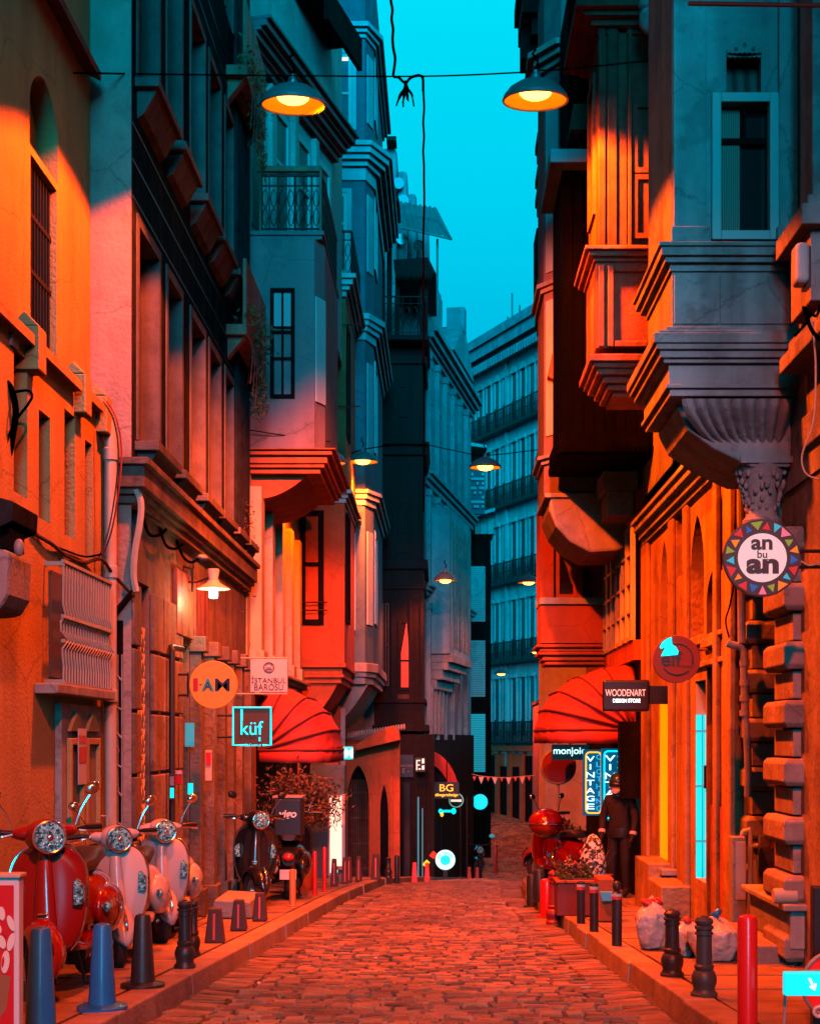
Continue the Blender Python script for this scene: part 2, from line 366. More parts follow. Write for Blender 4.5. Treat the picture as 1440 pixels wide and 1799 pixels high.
# ================================================================== GROUND, ROAD, PAVEMENTS
def strip(fl, fr, y0, y1, dz, n=80):
    mb = MB(); vs = []; fs = []
    for i in range(n+1):
        y = y0+(y1-y0)*i/n
        vs += [(fl(y), y, G(y)+dz), (fr(y), y, G(y)+dz)]
    for i in range(n): fs.append((2*i, 2*i+1, 2*i+3, 2*i+2))
    return mb.add(vs, fs)
tag(strip(lambda y: -90, lambda y: 90, -60, 300, -0.25, 200).build('ground', M_EARTH), kind='structure')
kl = lambda y: lerp(KL, y); kr = lambda y: lerp(KR, y)
tag(strip(lambda y: kl(y)-0.1, lambda y: kr(y)+0.1, -4, 92, -0.02, 220).build('road_bed', M_MORTAR), kind='structure')
def stone(mb, cx, cy, w, l, z, rot=0.0, h=0.05):
    a, b = w/2, l/2; ins = 0.11*min(w, l)
    c, s = math.cos(rot), math.sin(rot)
    tx, ty = random.uniform(-0.03, 0.03), random.uniform(-0.03, 0.03); dz = random.uniform(-0.009, 0.005)
    vs = []
    for (k, zz) in ((0, -h), (1, 0)):
        for (sx_, sy_) in ((-1,-1), (1,-1), (1,1), (-1,1)):
            u = sx_*(a-ins*k)*random.uniform(0.93, 1.03); v = sy_*(b-ins*k)*random.uniform(0.93, 1.03)
            vs.append((cx+u*c-v*s, cy+u*s+v*c, z+zz+dz+(u*tx+v*ty)*k*2))
    mb.add(vs, [(4,5,6,7), (0,1,5,4), (1,2,6,5), (2,3,7,6), (3,0,4,7)])
mb = MB(); y = 4.0; row = 0
GUT = 0.34
while y < 80:
    p = 0.095 if y < 26 else 0.22
    x0, x1 = kl(y)+GUT, kr(y)-GUT; x = x0+random.uniform(-0.05, 0.05)
    while x < x1-0.05:
        w = random.uniform(0.10, 0.19)*(1 if y < 26 else 1.6)
        t = (x+w/2-x0)/(x1-x0); crown = 0.05*(1-(2*t-1)**2)
        bow = 0.10*math.sin(t*9+y*0.5)*0.5
        yy = y+bow
        stone(mb, x+w/2, yy, w-0.008, p*random.uniform(0.88, 0.99), G(yy)+0.012+crown+0.012*math.sin(x*3+y*1.3), random.uniform(-0.1, 0.1))
        x += w
    y += p
# gutters: narrow setts laid across, along both kerbs
for side in (-1, 1):
    y = 4.0
    while y < 60:
        d = random.uniform(0.07, 0.11)*(1 if y < 26 else 2)
        xk = kl(y) if side < 0 else kr(y)
        cx = xk+(GUT/2+0.01)*(-side)
        stone(mb, cx, y, GUT*random.uniform(0.8, 0.95), d*0.92, G(y)+0.012, side*0.35+random.uniform(-0.06, 0.06))
        y += d
tag(mb.build('road', M_ROAD), kind='structure')
# kerbs
mb = MB()
for side in (-1, 1):
    y = 4.0
    while y < 75:
        L = random.uniform(0.7, 1.1); ya, yb = y+0.008, y+L-0.008
        f = (kl if side < 0 else kr); a0, a1 = f(ya), f(yb); z0, z1 = PG(ya), PG(yb)
        j = random.uniform(-0.012, 0.012); wd = 0.22*side
        vs = [(a0+j, ya, z0-0.3), (a0+wd, ya, z0-0.3), (a1+wd, yb, z1-0.3), (a1+j, yb, z1-0.3),
              (a0+j+0.02*side, ya, z0+j*0.5), (a0+wd, ya, z0), (a1+wd, yb, z1), (a1+j+0.02*side, yb, z1+j*0.5)]
        mb.add(vs, [(0,3,2,1),(4,5,6,7),(0,1,5,4),(1,2,6,5),(2,3,7,6),(3,0,4,7)]); y += L
tag(mb.build('kerb', M_KERB, bevel=0.012), kind='structure')
# pavements: slabs on a bed
for side, nm in ((-1, 'left'), (1, 'right')):
    f = kl if side < 0 else kr
    mb = MB()
    y = 3.5
    while y < 70:
        L = random.uniform(0.5, 0.8) if y < 30 else 1.6
        x = f(y+L/2)+0.235*side; lim = 4.2 if y < 26 else 12
        while abs(x) < lim and (x*side < lim):
            w = random.uniform(0.5, 0.95) if y < 30 else 2.0
            xa, xb = x, x+w*side; g = 0.008; dz = random.uniform(-0.006, 0.004)
            if side < 0: xa, xb = xb, xa
            d0 = 0 if x != f(y+L/2)+0.235*side else (f(y)-f(y+L/2)); d1 = 0 if d0 == 0 and x != f(y+L/2)+0.235*side else (f(y+L)-f(y+L/2))
            z0, z1 = PG(y)+dz-0.004, PG(y+L)+dz-0.004
            q = (d0, d1)
            la, lb = (xa+g, xb-g)
            e0 = [(la+(q[0] if side > 0 else 0), y+g), (lb+(q[0] if side < 0 else 0), y+g), (lb+(q[1] if side < 0 else 0), y+L-g), (la+(q[1] if side > 0 else 0), y+L-g)]
            vs = [(u, v, (z0 if k < 2 else z1)-0.05) for k, (u, v) in enumerate(e0)]+[(u, v, z0 if k < 2 else z1) for k, (u, v) in enumerate(e0)]
            mb.add(vs, [(4,5,6,7),(0,1,5,4),(1,2,6,5),(2,3,7,6),(3,0,4,7)])
            x += w*side
        y += L
    tag(mb.build('pavement', M_PAVE), kind='structure')
    tag((strip(lambda y: f(y)-20, lambda y: f(y)-0.1, -4, 75, KH-0.02, 150) if side < 0 else strip(lambda y: f(y)+0.1, lambda y: f(y)+20, -4, 75, KH-0.02, 150)).build('pavement_bed', M_MORTAR), kind='structure')

# ================================================================== STREET LAMPS
SOD = (1.0, 0.075, 0.0)
def street_lamp(x, y, z, label, power, lit=1.0, cut=150, blend=0.55, tilt=(0.0, 0.0), r=0.31, drop=0.0):
    t = thing('street_lamp', label, 'street lamp', (x, y, z), group='pendant lamps hung over the street')
    s = MB().lathe((0,0,0), [(r,0.0),(r,0.025),(r*0.97,0.06),(r*0.80,0.145),(r*0.52,0.215),(r*0.25,0.25),(0.05,0.262),(0.05,0.30),(0.028,0.32),(0.028,0.36)], 36, caps=False)
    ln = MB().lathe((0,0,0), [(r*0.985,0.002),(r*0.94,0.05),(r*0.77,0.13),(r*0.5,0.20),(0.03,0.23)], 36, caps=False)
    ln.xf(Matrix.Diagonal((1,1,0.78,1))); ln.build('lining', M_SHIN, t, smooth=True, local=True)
    s.xf(Matrix.Diagonal((1,1,0.78,1))); s.build('lamp_shade', M_SHADE, t, smooth=True, local=True)
    MB().torus((0,0,0.008), r*0.98, 0.012, 'z', 36, 8).build('rim', M_SHADE, t, smooth=True, local=True)
    MB().ell((0,0,0.085-drop*0.8), (r*0.5, r*0.5, 0.07), 24, 10).build('bulb', M_SODIUM if lit > .5 else M_SODDIM, t, smooth=True, local=True)
    MB().tube([(0,0,0.27),(0.02,0,0.36),(-0.03,0,0.43),(0.0,0,0.47)], 0.012).build('hanger', M_CABLE, t, local=True)
    L = bpy.data.lights.new('lamp_light', 'SPOT'); L.energy = power; L.color = SOD; L.spot_size = R(cut); L.spot_blend = blend; L.shadow_soft_size = 0.10
    o = bpy.data.objects.new('lamp_light', L); COL.objects.link(o); o.parent = t; o.location = (0,0,-0.06); o.rotation_euler = (*tilt, 0)
    t.rotation_euler = (R(7) if y < 20 else R(2), 0, 0)
    return t
LAMPS = []
def lamp_at(px, py, Y, label, power, **k):
    p = P(px, py, Y); LAMPS.append((p, street_lamp(p.x, p.y, p.z, label, power, **k)))
PW = 1.7
lamp_at(515, 186, 13.6, 'glaring pendant street lamp in front of the striped cornice, left of the sky', 2600*PW, cut=124, blend=0.35, tilt=(R(16), R(-34)))
lamp_at(940, 178, 13.5, 'lit grey dome pendant street lamp against the sky, right of the hanging wire', 2700*PW, cut=126, blend=0.3, tilt=(R(20), R(-13)))
lamp_at(637, 812, 27.3, 'dim pendant street lamp beside the slate blue house', 2200*PW, r=0.30, drop=0.075, cut=116, tilt=(R(26), R(-6)))
lamp_at(852, 822, 27.5, 'pendant street lamp hanging before the pale building with balconies', 320*PW, r=0.31, drop=0.085)
lamp_at(782, 1020, 33.2, 'pendant street lamp glaring in front of the pale neoclassical house', 520*PW, r=0.27, drop=0.10)
lamp_at(928, 1024, 38.0, 'small pendant street lamp beside the red lit bay window', 250*PW, drop=0.09)
lamp_at(838, 1147, 54.0, 'faint pendant street lamp far down beside the teal shutters', 900*PW, drop=0.09)
lamp_at(880, 1184, 56.0, 'faint small pendant street lamp far down, lowest in the street', 1500*PW, drop=0.10)
lamp_at(942, 1146, 52.0, 'faint pendant street lamp far down, half behind the red bay', 1000*PW, drop=0.09)
# the next lamp of the row hangs just above the top of the photo: its light falls on the ochre wall and the paving
LAMPS.append((Vector((-1.0, 10.3, 7.1)), street_lamp(-1.0, 10.3, 7.1, 'pendant street lamp nearest the viewer, above the top of the photo', 1400*PW, cut=123, blend=0.05)))
LAMPS.append((Vector((0.6, 1.0, 7.0)), street_lamp(0.6, 1.0, 7.0, 'pendant street lamp over the near end of the street, behind the viewer', 2600*PW, cut=148, blend=0.6)))
LAMPS.append((Vector((-1.75, 22.4, 5.95)), street_lamp(-1.75, 22.4, 5.95, 'pendant street lamp hidden behind the pink bay, lighting the pale pilasters', 800*PW, cut=150, blend=0.5, r=0.25)))
# ================================================================== LEFT SIDE OF THE STREET
def bld(name, label, x, y, cat='building'): return thing(name, label, cat, (x, y, PG(y)))
def bxp(px0, px1, py0, py1, Y, mb, th, back=True):
    """box facing the camera at depth Y, from photo pixels, th thick away from the camera"""
    return mb.box(X(px0, Y), X(px1, Y), Y, Y+th, Z(py1, Y), Z(py0, Y))
def pblock(mb, x0, x1, y0, y1, z, h, p): return mb.box(x0-p, x1+p, y0-p, y1+p, z, z+h)

# ---- unseen houses added behind the viewer to keep sky glow off the lower street
for (hx0, hx1, lab) in ((-12, -0.9, 'unseen house added behind the viewer, left of the gap, to block sky glow'), (2.3, 12, 'unseen house added behind the viewer, right of the gap, to block sky glow')):
    b = bld('glow_blocking_house', lab, (hx0+hx1)/2, -7)
    q = MB(); q.box(hx0, hx1, -10, -7, G(-7)-1, 9.4); q.build('wall', M_SIDE, b)
    q = MB(); cornice(q, hx0, hx1, -10, -7, 9.4, [(0.2,0.1),(0.2,0.3)], (1,1,1,1)); q.build('cornice', M_TRIM, b)
    for k in range(4): window(b, 'y', -6.97, -1, hx0+1+k*2.2, hx0+2+k*2.2, 3.0, 5.0, M_PAINTW, M_GLASS)
# ---- the ochre house nearest on the left ---------------------------------------------------
b = bld('stucco_house', 'ochre stucco house lit orange, with a pointed blind arch and a barred upper window', -2.9, 8.0)
UX, LX = -2.9, -2.75
w = MB()
NY0, NY1, NZ = 10.02, 10.76, 5.74            # arched niche, then the barred window below it
wall_holes(w, 'x', UX-0.5, UX, 2.0, 11.75, 4.2, 12.0, [(NY0, NY1, NZ+0.06, 6.75), (NY0+0.02, NY1-0.03, 4.30, NZ)])
# fill beside the pointed arch
def arch_fill(mb, axis, a0, a1, u0, u1, z0, z1, k=0.9, n=10):
    """spandrels that turn the rectangular hole u0..u1, z0..z1 into a (pointed) arch springing at z0"""
    c = (u0+u1)/2; h = (u1-u0)/2; H = z1-z0
    lp = [(u0, z0)]; 
    arc = [(c-h*math.cos(t*math.pi/2)**k, z0+H*math.sin(t*math.pi/2)) for t in [i/n for i in range(n+1)]]
    for (p, q) in zip(arc, arc[1:]):
        for sgn in (1, -1):
            pts = [(c+(x-c)*sgn, zz) for x, zz in (p, q)]
            quad = [pts[0], pts[1], (pts[1][0], z1), (pts[0][0], z1)]
            if abs(quad[0][0]-quad[1][0]) < 1e-4: continue
            mb.prism(quad, axis, a0, a1)
arch_fill(w, 'x', UX-0.5, UX, NY0, NY1, NZ+0.35, 6.42, 1.25); w.box(UX-0.5, UX, NY0, NY1, 6.42, 6.75)
w.box(UX-0.3, UX-0.16, NY0, NY1, NZ+0.06, 6.75)
w.build('upper_wall', M_ORANGE, b)
lw = MB()
slots = [(9.15, 9.45, 3.2, 4.12), (9.72, 10.0, 3.12, 3.86), (10.38, 10.68, 3.1, 4.02), (10.98, 11.2, 3.0, 3.92)]
wall_holes(lw, 'x', LX-0.42, LX, 2.0, 11.75, G(3)-1.2, 4.25, slots+[(8.8, 9.32, 0.3, 0.31)])
lw.box(LX-0.4, LX-0.12, 2.0, 11.7, 2.9, 4.2)
lw.build('lower_wall', M_ORANGE, b)
cp = MB()
for a, c2 in ((8.2, 9.38), (9.62, 10.62), (10.86, 11.3)): cp.prism([(LX+0.07, 4.2), (LX+0.07, 4.27), (LX-0.03, 4.36), (UX, 4.42), (UX, 4.2)], 'y', a, c2)
cp.build('parapet_coping', M_ORANGE, b)
for ya in (9.40, 10.64, 11.32):
    q = MB(); q.box(LX-0.1, LX+0.09, ya, ya+0.19, 4.05, 4.34); q.prism([(LX-0.1, 4.34), (LX+0.09, 4.34), (LX-0.005, 4.44)], 'y', ya, ya+0.19); q.build('parapet_post', M_ORANGE, b, bevel=0.01)
f = MB()
for i in range(9):
    yy = NY0+0.06+i*(NY1-NY0-0.13)/8; f.box(UX-0.07, UX-0.045, yy-0.012, yy+0.012, 4.30, NZ)
for zz in (4.5, 4.95, 5.35): f.box(UX-0.075, UX-0.04, NY0+0.02, NY1-0.03, zz, zz+0.035)
wn = window(b, 'x', UX-0.12, -1, NY0+0.02, NY1-0.03, 4.30, NZ, M_BLACKW, M_GLASS, bars=(0.5,))
f.build('window_bars', M_IRON, b)
ev = MB(); ev.prism([(UX+0.005, 7.02), (UX+0.13, 6.96), (UX+0.13, 7.03), (UX+0.005, 7.16)], 'y', 4.0, 11.58)
ev.build('eave', M_BROWNW, b)
# barred lower window: a bowed grille in front of a dark recess
gy0, gy1, gz0, gz1 = 9.86, 11.25, Z(1208, 10.6), Z(1008, 10.6)
wnd = MB().box(LX+0.004, LX+0.02, gy0+0.1, gy1-0.1, gz0+0.05, gz1-0.05).build('barred_window', M_CURT, b)
q = MB()
for i in range(19):
    yy = gy0+i*(gy1-gy0)/18
    pts = []
    for k in range(15):
        t = k/14; zz = gz0+(gz1-gz0)*t; bulge = 0.05*math.exp(-((t-0.42)/0.16)**2)*math.sin((t-0.3)*28)
        pts.append((LX+0.13+bulge*0.5, yy+bulge, zz))
    q.tube(pts, 0.009, 5)
for zz in (gz0, gz0+0.35*(gz1-gz0), gz0+0.55*(gz1-gz0), gz1): q.box(LX+0.12, LX+0.145, gy0-0.02, gy1+0.02, zz-0.012, zz+0.012)
for yy in (gy0, gy1): q.box(LX, LX+0.14, yy-0.012, yy+0.012, gz0, gz0+0.03); q.box(LX, LX+0.14, yy-0.012, yy+0.012, gz1-0.03, gz1)
q.build('grille', M_PIPE, wnd)
sl = MB(); sl.box(LX, LX+0.16, 9.6, 11.3, Z(1226,10.6), Z(1208,10.6)-0.005); sl.build('sill', M_TRIM, b, bevel=0.01)
# carved door below it
dz0, dz1 = PG(10.4), Z(1238, 10.6)
dr = MB(); dr.box(LX+0.002, LX+0.05, 10.12, 11.28, dz0, dz1); door = dr.build('door', M_TRIM, b)
p = MB()
for (ya, yb) in ((10.25, 10.66), (10.74, 11.15)):
    for za, zb in ((dz0+0.15, dz0+0.7), (dz0+0.8, dz1-0.25)):
        fr = 0.05
        p.box(LX+0.05, LX+0.085, ya, ya+fr, za, zb); p.box(LX+0.05, LX+0.085, yb-fr, yb, za, zb); p.box(LX+0.05, LX+0.085, ya+fr, yb-fr, za, za+fr); p.box(LX+0.05, LX+0.085, ya+fr, yb-fr, zb-fr, zb)
    p.prism([(ya, dz1-0.2), (yb, dz1-0.2), ((ya+yb)/2, dz1-0.05)], 'x', LX+0.05, LX+0.08)
p.build('panel_moulding', M_ORANGE, door, bevel=0.006)
h = MB(); h.tube([(LX+0.05,11.2,dz0+0.75),(LX+0.12,11.2,dz0+0.75),(LX+0.12,11.2,dz0+1.0),(LX+0.05,11.2,dz0+1.0)], 0.012); h.build('handle', M_PIPE, door)
pst = thing('notice_poster', 'white and red paper notice stuck on the carved orange door', 'poster', (LX+0.09, 10.55, Z(1330, 10.55)))
MB().box(LX+0.088, LX+0.092, 10.42, 10.66, Z(1378,10.55), Z(1280,10.55)).build('sheet', M_PAINTW, pst)
for a_, b_ in ((1292,1306),(1312,1340)): MB().box(LX+0.093, LX+0.095, 10.44, 10.64, Z(b_,10.55), Z(a_,10.55)).build('red_band', M_REDPL, pst)

# drainpipe down the corner
d = thing('drainpipe', 'cream drainpipe with socket joints at the end of the ochre wall', 'drainpipe', (LX+0.06, 11.55, PG(11.5)))
q = MB(); q.tube([(LX+0.075,11.5,PG(11.5)),(LX+0.075,11.5,4.1),(LX+0.0,11.5,4.3)], 0.05, 14); q.build('pipe', M_PIPE, d, smooth=True)
for zz in (0.6, 1.9, 2.9, 3.85): MB().lathe((LX+0.075,11.5,zz), [(0.05,0),(0.06,0.01),(0.06,0.10),(0.05,0.11)], 14).build('pipe_joint', M_PIPE, d, smooth=True)
c_ = thing('cable', 'red looped cable hanging from the parapet beside the drainpipe', 'cable', P(195, 760, 11.3))
pts = [P(188,705,11.2), P(205,735,11.15), P(214,790,11.15), P(209,860,11.15), P(197,930,11.2), P(180,978,11.25), P(172,985,11.25)]
def smooth(pts, n=6):
    pts = [Vector(p) for p in pts]; o = []
    for i in range(len(pts)-1):
        p0, p1, p2, p3 = pts[max(i-1,0)], pts[i], pts[i+1], pts[min(i+2,len(pts)-1)]
        for k in range(n):
            t = k/n; o.append(0.5*((2*p1)+(p2-p0)*t+(2*p0-5*p1+4*p2-p3)*t*t+(3*p1-p0-3*p2+p3)*t**3))
    return o+[pts[-1]]
q = MB(); q.tube(smooth(pts), 0.008, 6); q.tube(smooth([p+Vector((-0.03,0.02,0)) for p in pts]), 0.007, 6); q.build('wire', M_REDCAB, c_)
def cable(label, pts, r, m=None, cat='cable', name='cable', n=6):
    q = MB(); q.tube(smooth(pts, n), r, 6); o = q.build(name, m or M_CABLE); tag(o, label, cat); return o
cable('bundle of black and orange cables sagging along the ochre wall to the drainpipe', [P(55,935,9.5),P(90,955,9.9),P(120,978,10.4),P(150,988,10.9),P(178,982,11.2),P(200,1010,11.5),P(236,1048,11.7)], 0.014, M_BROWNW)
cable('thin black cable running just above the cable bundle on the ochre wall', [P(30,905,9.4),P(80,950,9.8),P(118,968,10.4),P(150,978,10.9),P(178,974,11.2)], 0.008)
cable('thick black cables looping down the left edge beside the meter box', [P(0,665,9.0),P(18,680,9.05),P(28,720,9.1),P(22,770,9.1),P(10,830,9.1),P(6,880,9.0)], 0.022)
cable('curled black cable end standing out from the ochre wall', [P(4,800,9.0),P(25,745,9.05),P(50,710,9.1),P(57,695,9.1),P(48,686,9.1),P(20,690,9.1)], 0.009)
mbx = thing('meter_box', 'small grey electric meter box on the ochre wall at the left edge', 'meter box', P(14, 610, 9.1))
q = MB(); q.box(X(2,9.1), X(26,9.1), 9.05, 9.2, Z(610,9.1), Z(556,9.1)); q.build('box', M_CONC, mbx, bevel=0.008)
q = MB(); q.tube([P(8,612,9.12), P(8,680,9.12)], 0.008); q.build('conduit', M_GPIPE, mbx)
# projecting shop hood at the far left edge
hd = thing('shop_hood', 'dark slate hood over a pale rounded lightbox jutting in at the left edge', 'hood', P(10, 960, 7.6))
Y0 = 8.5
q = MB(); q.prism([(X(68,Y0),Z(905,Y0)),(X(66,Y0),Z(938,Y0)),(X(40,Y0),Z(950,Y0)),(-2.8,Z(940,Y0)),(-2.8,Z(880,Y0)),(X(5,Y0),Z(888,Y0))], 'y', Y0-0.5, Y0)
q.build('slate_roof', M_DARKT, hd, bevel=0.01)
q = MB(); q.prism([(X(60,Y0),Z(985,Y0)),(X(57,Y0),Z(1058,Y0)),(X(42,Y0),Z(1084,Y0)),(X(15,Y0),Z(1088,Y0)),(-2.8,Z(1088,Y0)),(-2.8,Z(970,Y0))], 'y', Y0-0.48, Y0-0.02)
q.build('lightbox', M_CONC, hd, bevel=0.03)
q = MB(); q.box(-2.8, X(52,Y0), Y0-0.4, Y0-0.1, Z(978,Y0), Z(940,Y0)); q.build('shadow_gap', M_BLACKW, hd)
q = MB(); q.ell(P(34,962,Y0-0.42), (0.03,0.03,0.05)); q.build('floodlight', M_GPIPE, hd, smooth=True)

# ---- the tall dark tiled house -------------------------------------------------------------
DX, DY0, DY1 = -2.56, 11.77, 18.77
b = bld('tiled_house', 'tall dark tiled house with rows of deep pale window surrounds and a rendered side wall', DX, 14.0)
q = MB(); q.box(-4.6, DX-0.36, DY0-0.012, DY0+0.3, G(DY0)-0.3, 13.5); q.box(DX-0.36, DX-0.004, DY0-0.012, DY0-0.001, G(DY0)-0.3, 13.5); q.build('side_wall', M_SIDE, b)
M_DKTRIM = mat('dull_stone_trim', (0.15,0.135,0.125), 0.85, var=0.25, scale=5, bump=0.3, streak=0.3, spec=0.2)
wins1 = [(11.93,12.93),(13.2,14.05),(14.45,15.40),(15.6,16.5),(16.75,17.5),(17.7,18.4)]
rows = [(4.12,6.02),(7.16,9.2),(10.25,12.3)]
holes = [(a,c2,z0,z1) for (a,c2) in wins1 for (z0,z1) in rows]
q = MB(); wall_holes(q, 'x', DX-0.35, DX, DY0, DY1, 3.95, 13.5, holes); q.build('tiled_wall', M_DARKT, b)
for ri, (z0, z1) in enumerate(rows):
    for (a, c2) in wins1:
        s = MB(); s.box(DX-0.3, DX+0.015, c2-0.075, c2, z0, z1); s.box(DX-0.3, DX+0.015, a, a+0.075, z0, z1); s.box(DX-0.3, DX+0.015, a+0.075, c2-0.075, z1-0.09, z1)
        s.build('window_surround', M_DKTRIM, b)
        window(b, 'x', DX-0.16, -1, a+0.075, c2-0.075, z0, z1-0.09, M_BLACKW, M_GLASS, fw=0.055, bars=(0.66,), vbars=(0.5,))
        if ri < 2:
            k = MB(); k.box(DX-0.1, DX+0.20, a-0.05, c2+0.03, z0-0.10, z0-0.02); k.prism([(DX, z0-0.34), (DX+0.06, z0-0.3), (DX+0.17, z0-0.10), (DX, z0-0.10)], 'y', a+0.02, c2-0.04)
            k.build('window_sill', M_DKTRIM, b, bevel=0.008)
# vertical corrugated strip and pilasters near the far end, tile joints
q = MB()
for i in range(10): q.lathe((DX+0.02, 17.55+i*0.12, 4.2), [(0.03,0),(0.03,9)], 8)
q.build('corrugated_panel', M_DARKT, b)
q = MB()
for zz in [4.0+0.3*i for i in range(31)]: q.box(DX, DX+0.006, DY0, DY1, zz, zz+0.015) if not any(z0-0.35 < zz < z1 for z0, z1 in rows) else None
q.build('tile_band', M_BLACKP, b)
for z0 in (6.42, 9.5):                       # two shallow balcony slabs with hanging plants at the far end
    q = MB(); q.box(DX, DX+0.24, 16.9, 18.75, z0, z0+0.12); q.box(DX+0.2, DX+0.24, 16.9, 18.75, z0+0.12, z0+0.9); q.prism([(DX, z0-0.25), (DX+0.2, z0), (DX, z0)], 'y', 17.0, 17.15); q.prism([(DX, z0-0.25), (DX+0.2, z0), (DX, z0)], 'y', 18.4, 18.55)
    q.build('balcony_slab', M_REDW, b)
# string course and ground floor
q = MB(); cornice(q, DX-0.3, DX, DY0, DY1, 3.55, [(0.07,0.05),(0.05,0.09),(0.18,0.13),(0.06,0.17)], (0,1,1,0)); q.box(-4.0, DX-0.3, DY0-0.1, DY0, 3.62, 3.88); q.build('string_course', M_GROUND, b, bevel=0.008)
gh = [(12.08,12.55,-0.3,2.95),(14.05,14.5,-0.3,2.55),(14.95,15.35,-0.4,2.55),(15.7,16.1,-0.4,2.5),(16.4,16.8,-0.4,2.5),(17.1,17.5,-0.4,2.5),(17.8,18.3,-0.5,2.5)]
q = MB(); wall_holes(q, 'x', DX-0.4, DX-0.02, DY0+0.3, DY1, -0.9, 3.6, gh); q.build('ground_floor_wall', M_GROUND, b)
q = MB()                                      # joints of the stone piers
for (ya, yb) in ((11.78,12.06),(12.58,13.0),(13.05,14.0)):
    z = -0.3
    q = MB()
    while z < 2.9: q.box(DX-0.02, DX+0.02, ya, yb, z+0.012, z+0.52); z += 0.535
    q.build('pier', M_GROUND, b, bevel=0.012)
q = MB()
for (ya, yb) in ((14.55,14.72),(15.4,15.6),(16.15,16.35),(16.85,17.05),(17.55,17.75),(18.4,18.75)):
    q.box(DX-0.02, DX+0.10, ya, yb, PG(ya), 2.6); q.box(DX-0.02, DX+0.14, ya-0.03, yb+0.03, PG(ya), PG(ya)+0.28); q.box(DX-0.02, DX+0.15, ya-0.03, yb+0.03, 2.5, 2.66)
q.build('pilaster', M_GROUND, b, bevel=0.01)
for (ya, yb, za, zb) in gh[1:]:
    window(b, 'x', DX-0.14, -1, ya, yb, PG(ya)+0.05, zb, M_BLACKW, M_GLASS, fw=0.05, bars=(0.3, 0.8), name='shop_window')
for (ya, yb) in ((13.6,14.5),(14.6,15.4)):
    q = MB(); q.box(DX-0.02, DX+0.03, ya+0.04, yb, 2.62, 3.25); q.build('fascia_panel', M_REDW, b, bevel=0.008)
gr = MB()                                     # expanded metal shutter in the first doorway
ya, yb = 12.08, 12.55
n = 7; dzm = 0.11
for i in range(n):
    y0 = ya+(yb-ya)*i/n; y1 = ya+(yb-ya)*(i+1)/n; z = PG(12)+0.02; k = 0
    while z < 2.5:
        gr.tube([(DX-0.06, y0 if k % 2 else y1, z), (DX-0.06, y1 if k % 2 else y0, z+dzm)], 0.011, 4, caps=False)
        gr.tube([(DX-0.06, y1 if k % 2 else y0, z), (DX-0.06, y0 if k % 2 else y1, z+dzm)], 0.011, 4, caps=False) if k % 2 == i % 2 else None
        z += dzm; k += 1
gate = MB().box(DX-0.13, DX-0.10, ya, yb, PG(12), 2.9).build('shutter_door', M_BLACKW, b); gr.build('metal_lattice', M_PIPE, gate)
# side wall details: wrought iron gate under a small gable
gt = MB(); Yg = DY0-0.03; x0, x1 = X(178,Yg), X(216,Yg); z0, z1 = PG(Yg), Z(1150, Yg)
gt.box(x0, x1, Yg, Yg+0.02, z0, Z(1090,Yg)); gate = gt.build('side_door', M_BLACKW, b)
q = MB()
for i in range(6): q.box(x0+(x1-x0)*i/5-0.006, x0+(x1-x0)*i/5+0.006, Yg-0.03, Yg-0.015, z0, z1)
for i in range(10):
    zz = z0+(z1-z0)*i/10; q.tube(smooth([(x0,Yg-0.03,zz),(x0+(x1-x0)*0.5,Yg-0.03,zz+0.05+0.04*(i%2)),(x1,Yg-0.03,zz+0.02)]), 0.009, 5)
for i in range(5): q.torus((x0+(x1-x0)*0.5, Yg-0.03, z0+0.3+i*0.32), 0.06, 0.008, 'y', 16, 5)
q.build('scrollwork', M_GPIPE, gate)
q = MB(); xa, xb, zc, zd = X(180,Yg), X(236,Yg), Z(1105,Yg), Z(1038,Yg)
q.prism([(xa,zc),(xa+0.02,zc-0.02),(xb,zd-0.03),(xb,zd)], 'y', Yg-0.12, Yg+0.02); q.prism([(xa,zc),(xa,zc+0.03),(xa+0.12,zc+0.16),(xb,zd)], 'y', Yg-0.05, Yg+0.0); q.build('door_gable', M_BLACKW, b)
cable('orange lit cable bundle running down the corner of the dark tiled house', [P(240,860,11.7),P(248,885,11.7),P(246,920,11.7),P(238,965,11.7),P(235,1010,11.7),P(240,1040,11.7)], 0.03, M_PIPE)
for k in range(3):
    cable(['tangled black cable looped under the string course, nearest the corner','second loop of black cable under the string course of the dark house','black cable loop under the string course beside the gooseneck lamp'][k], [P(250+30*k,905+22*k,12.2+0.8*k),P(262+30*k,938+20*k,12.3+0.8*k),P(280+28*k,940+24*k,12.6+0.8*k),P(292+28*k,930+26*k,12.9+0.8*k)], 0.014)
bl = thing('black_pipe', 'black pipe with an elbow top standing on the pier of the dark tiled house', 'pipe', (DX+0.06, 13.1, PG(13.1)))
q = MB(); q.tube([(DX+0.07,13.15,PG(13.1)),(DX+0.07,13.15,Z(1142,13.15)),(DX+0.05,13.2,Z(1136,13.15)),(DX+0.10,13.5,Z(1137,13.2))], 0.028, 10); q.build('pipe', M_BLACKP, bl, smooth=True)
cab = thing('utility_cabinet', 'tall black utility cabinet standing against the pier behind the scooters', 'cabinet', (X(300,13.0), 13.0, PG(13.0)))
q = MB(); q.box(X(284,13), X(312,13), 12.85, 13.1, PG(13), Z(1482,13)); q.build('body', M_BLACKP, cab, bevel=0.01)
q = MB(); q.box(X(286,13), X(310,13), 12.835, 12.848, PG(13)+0.05, Z(1490,13)); q.build('door', M_BLACKP, cab, bevel=0.004)
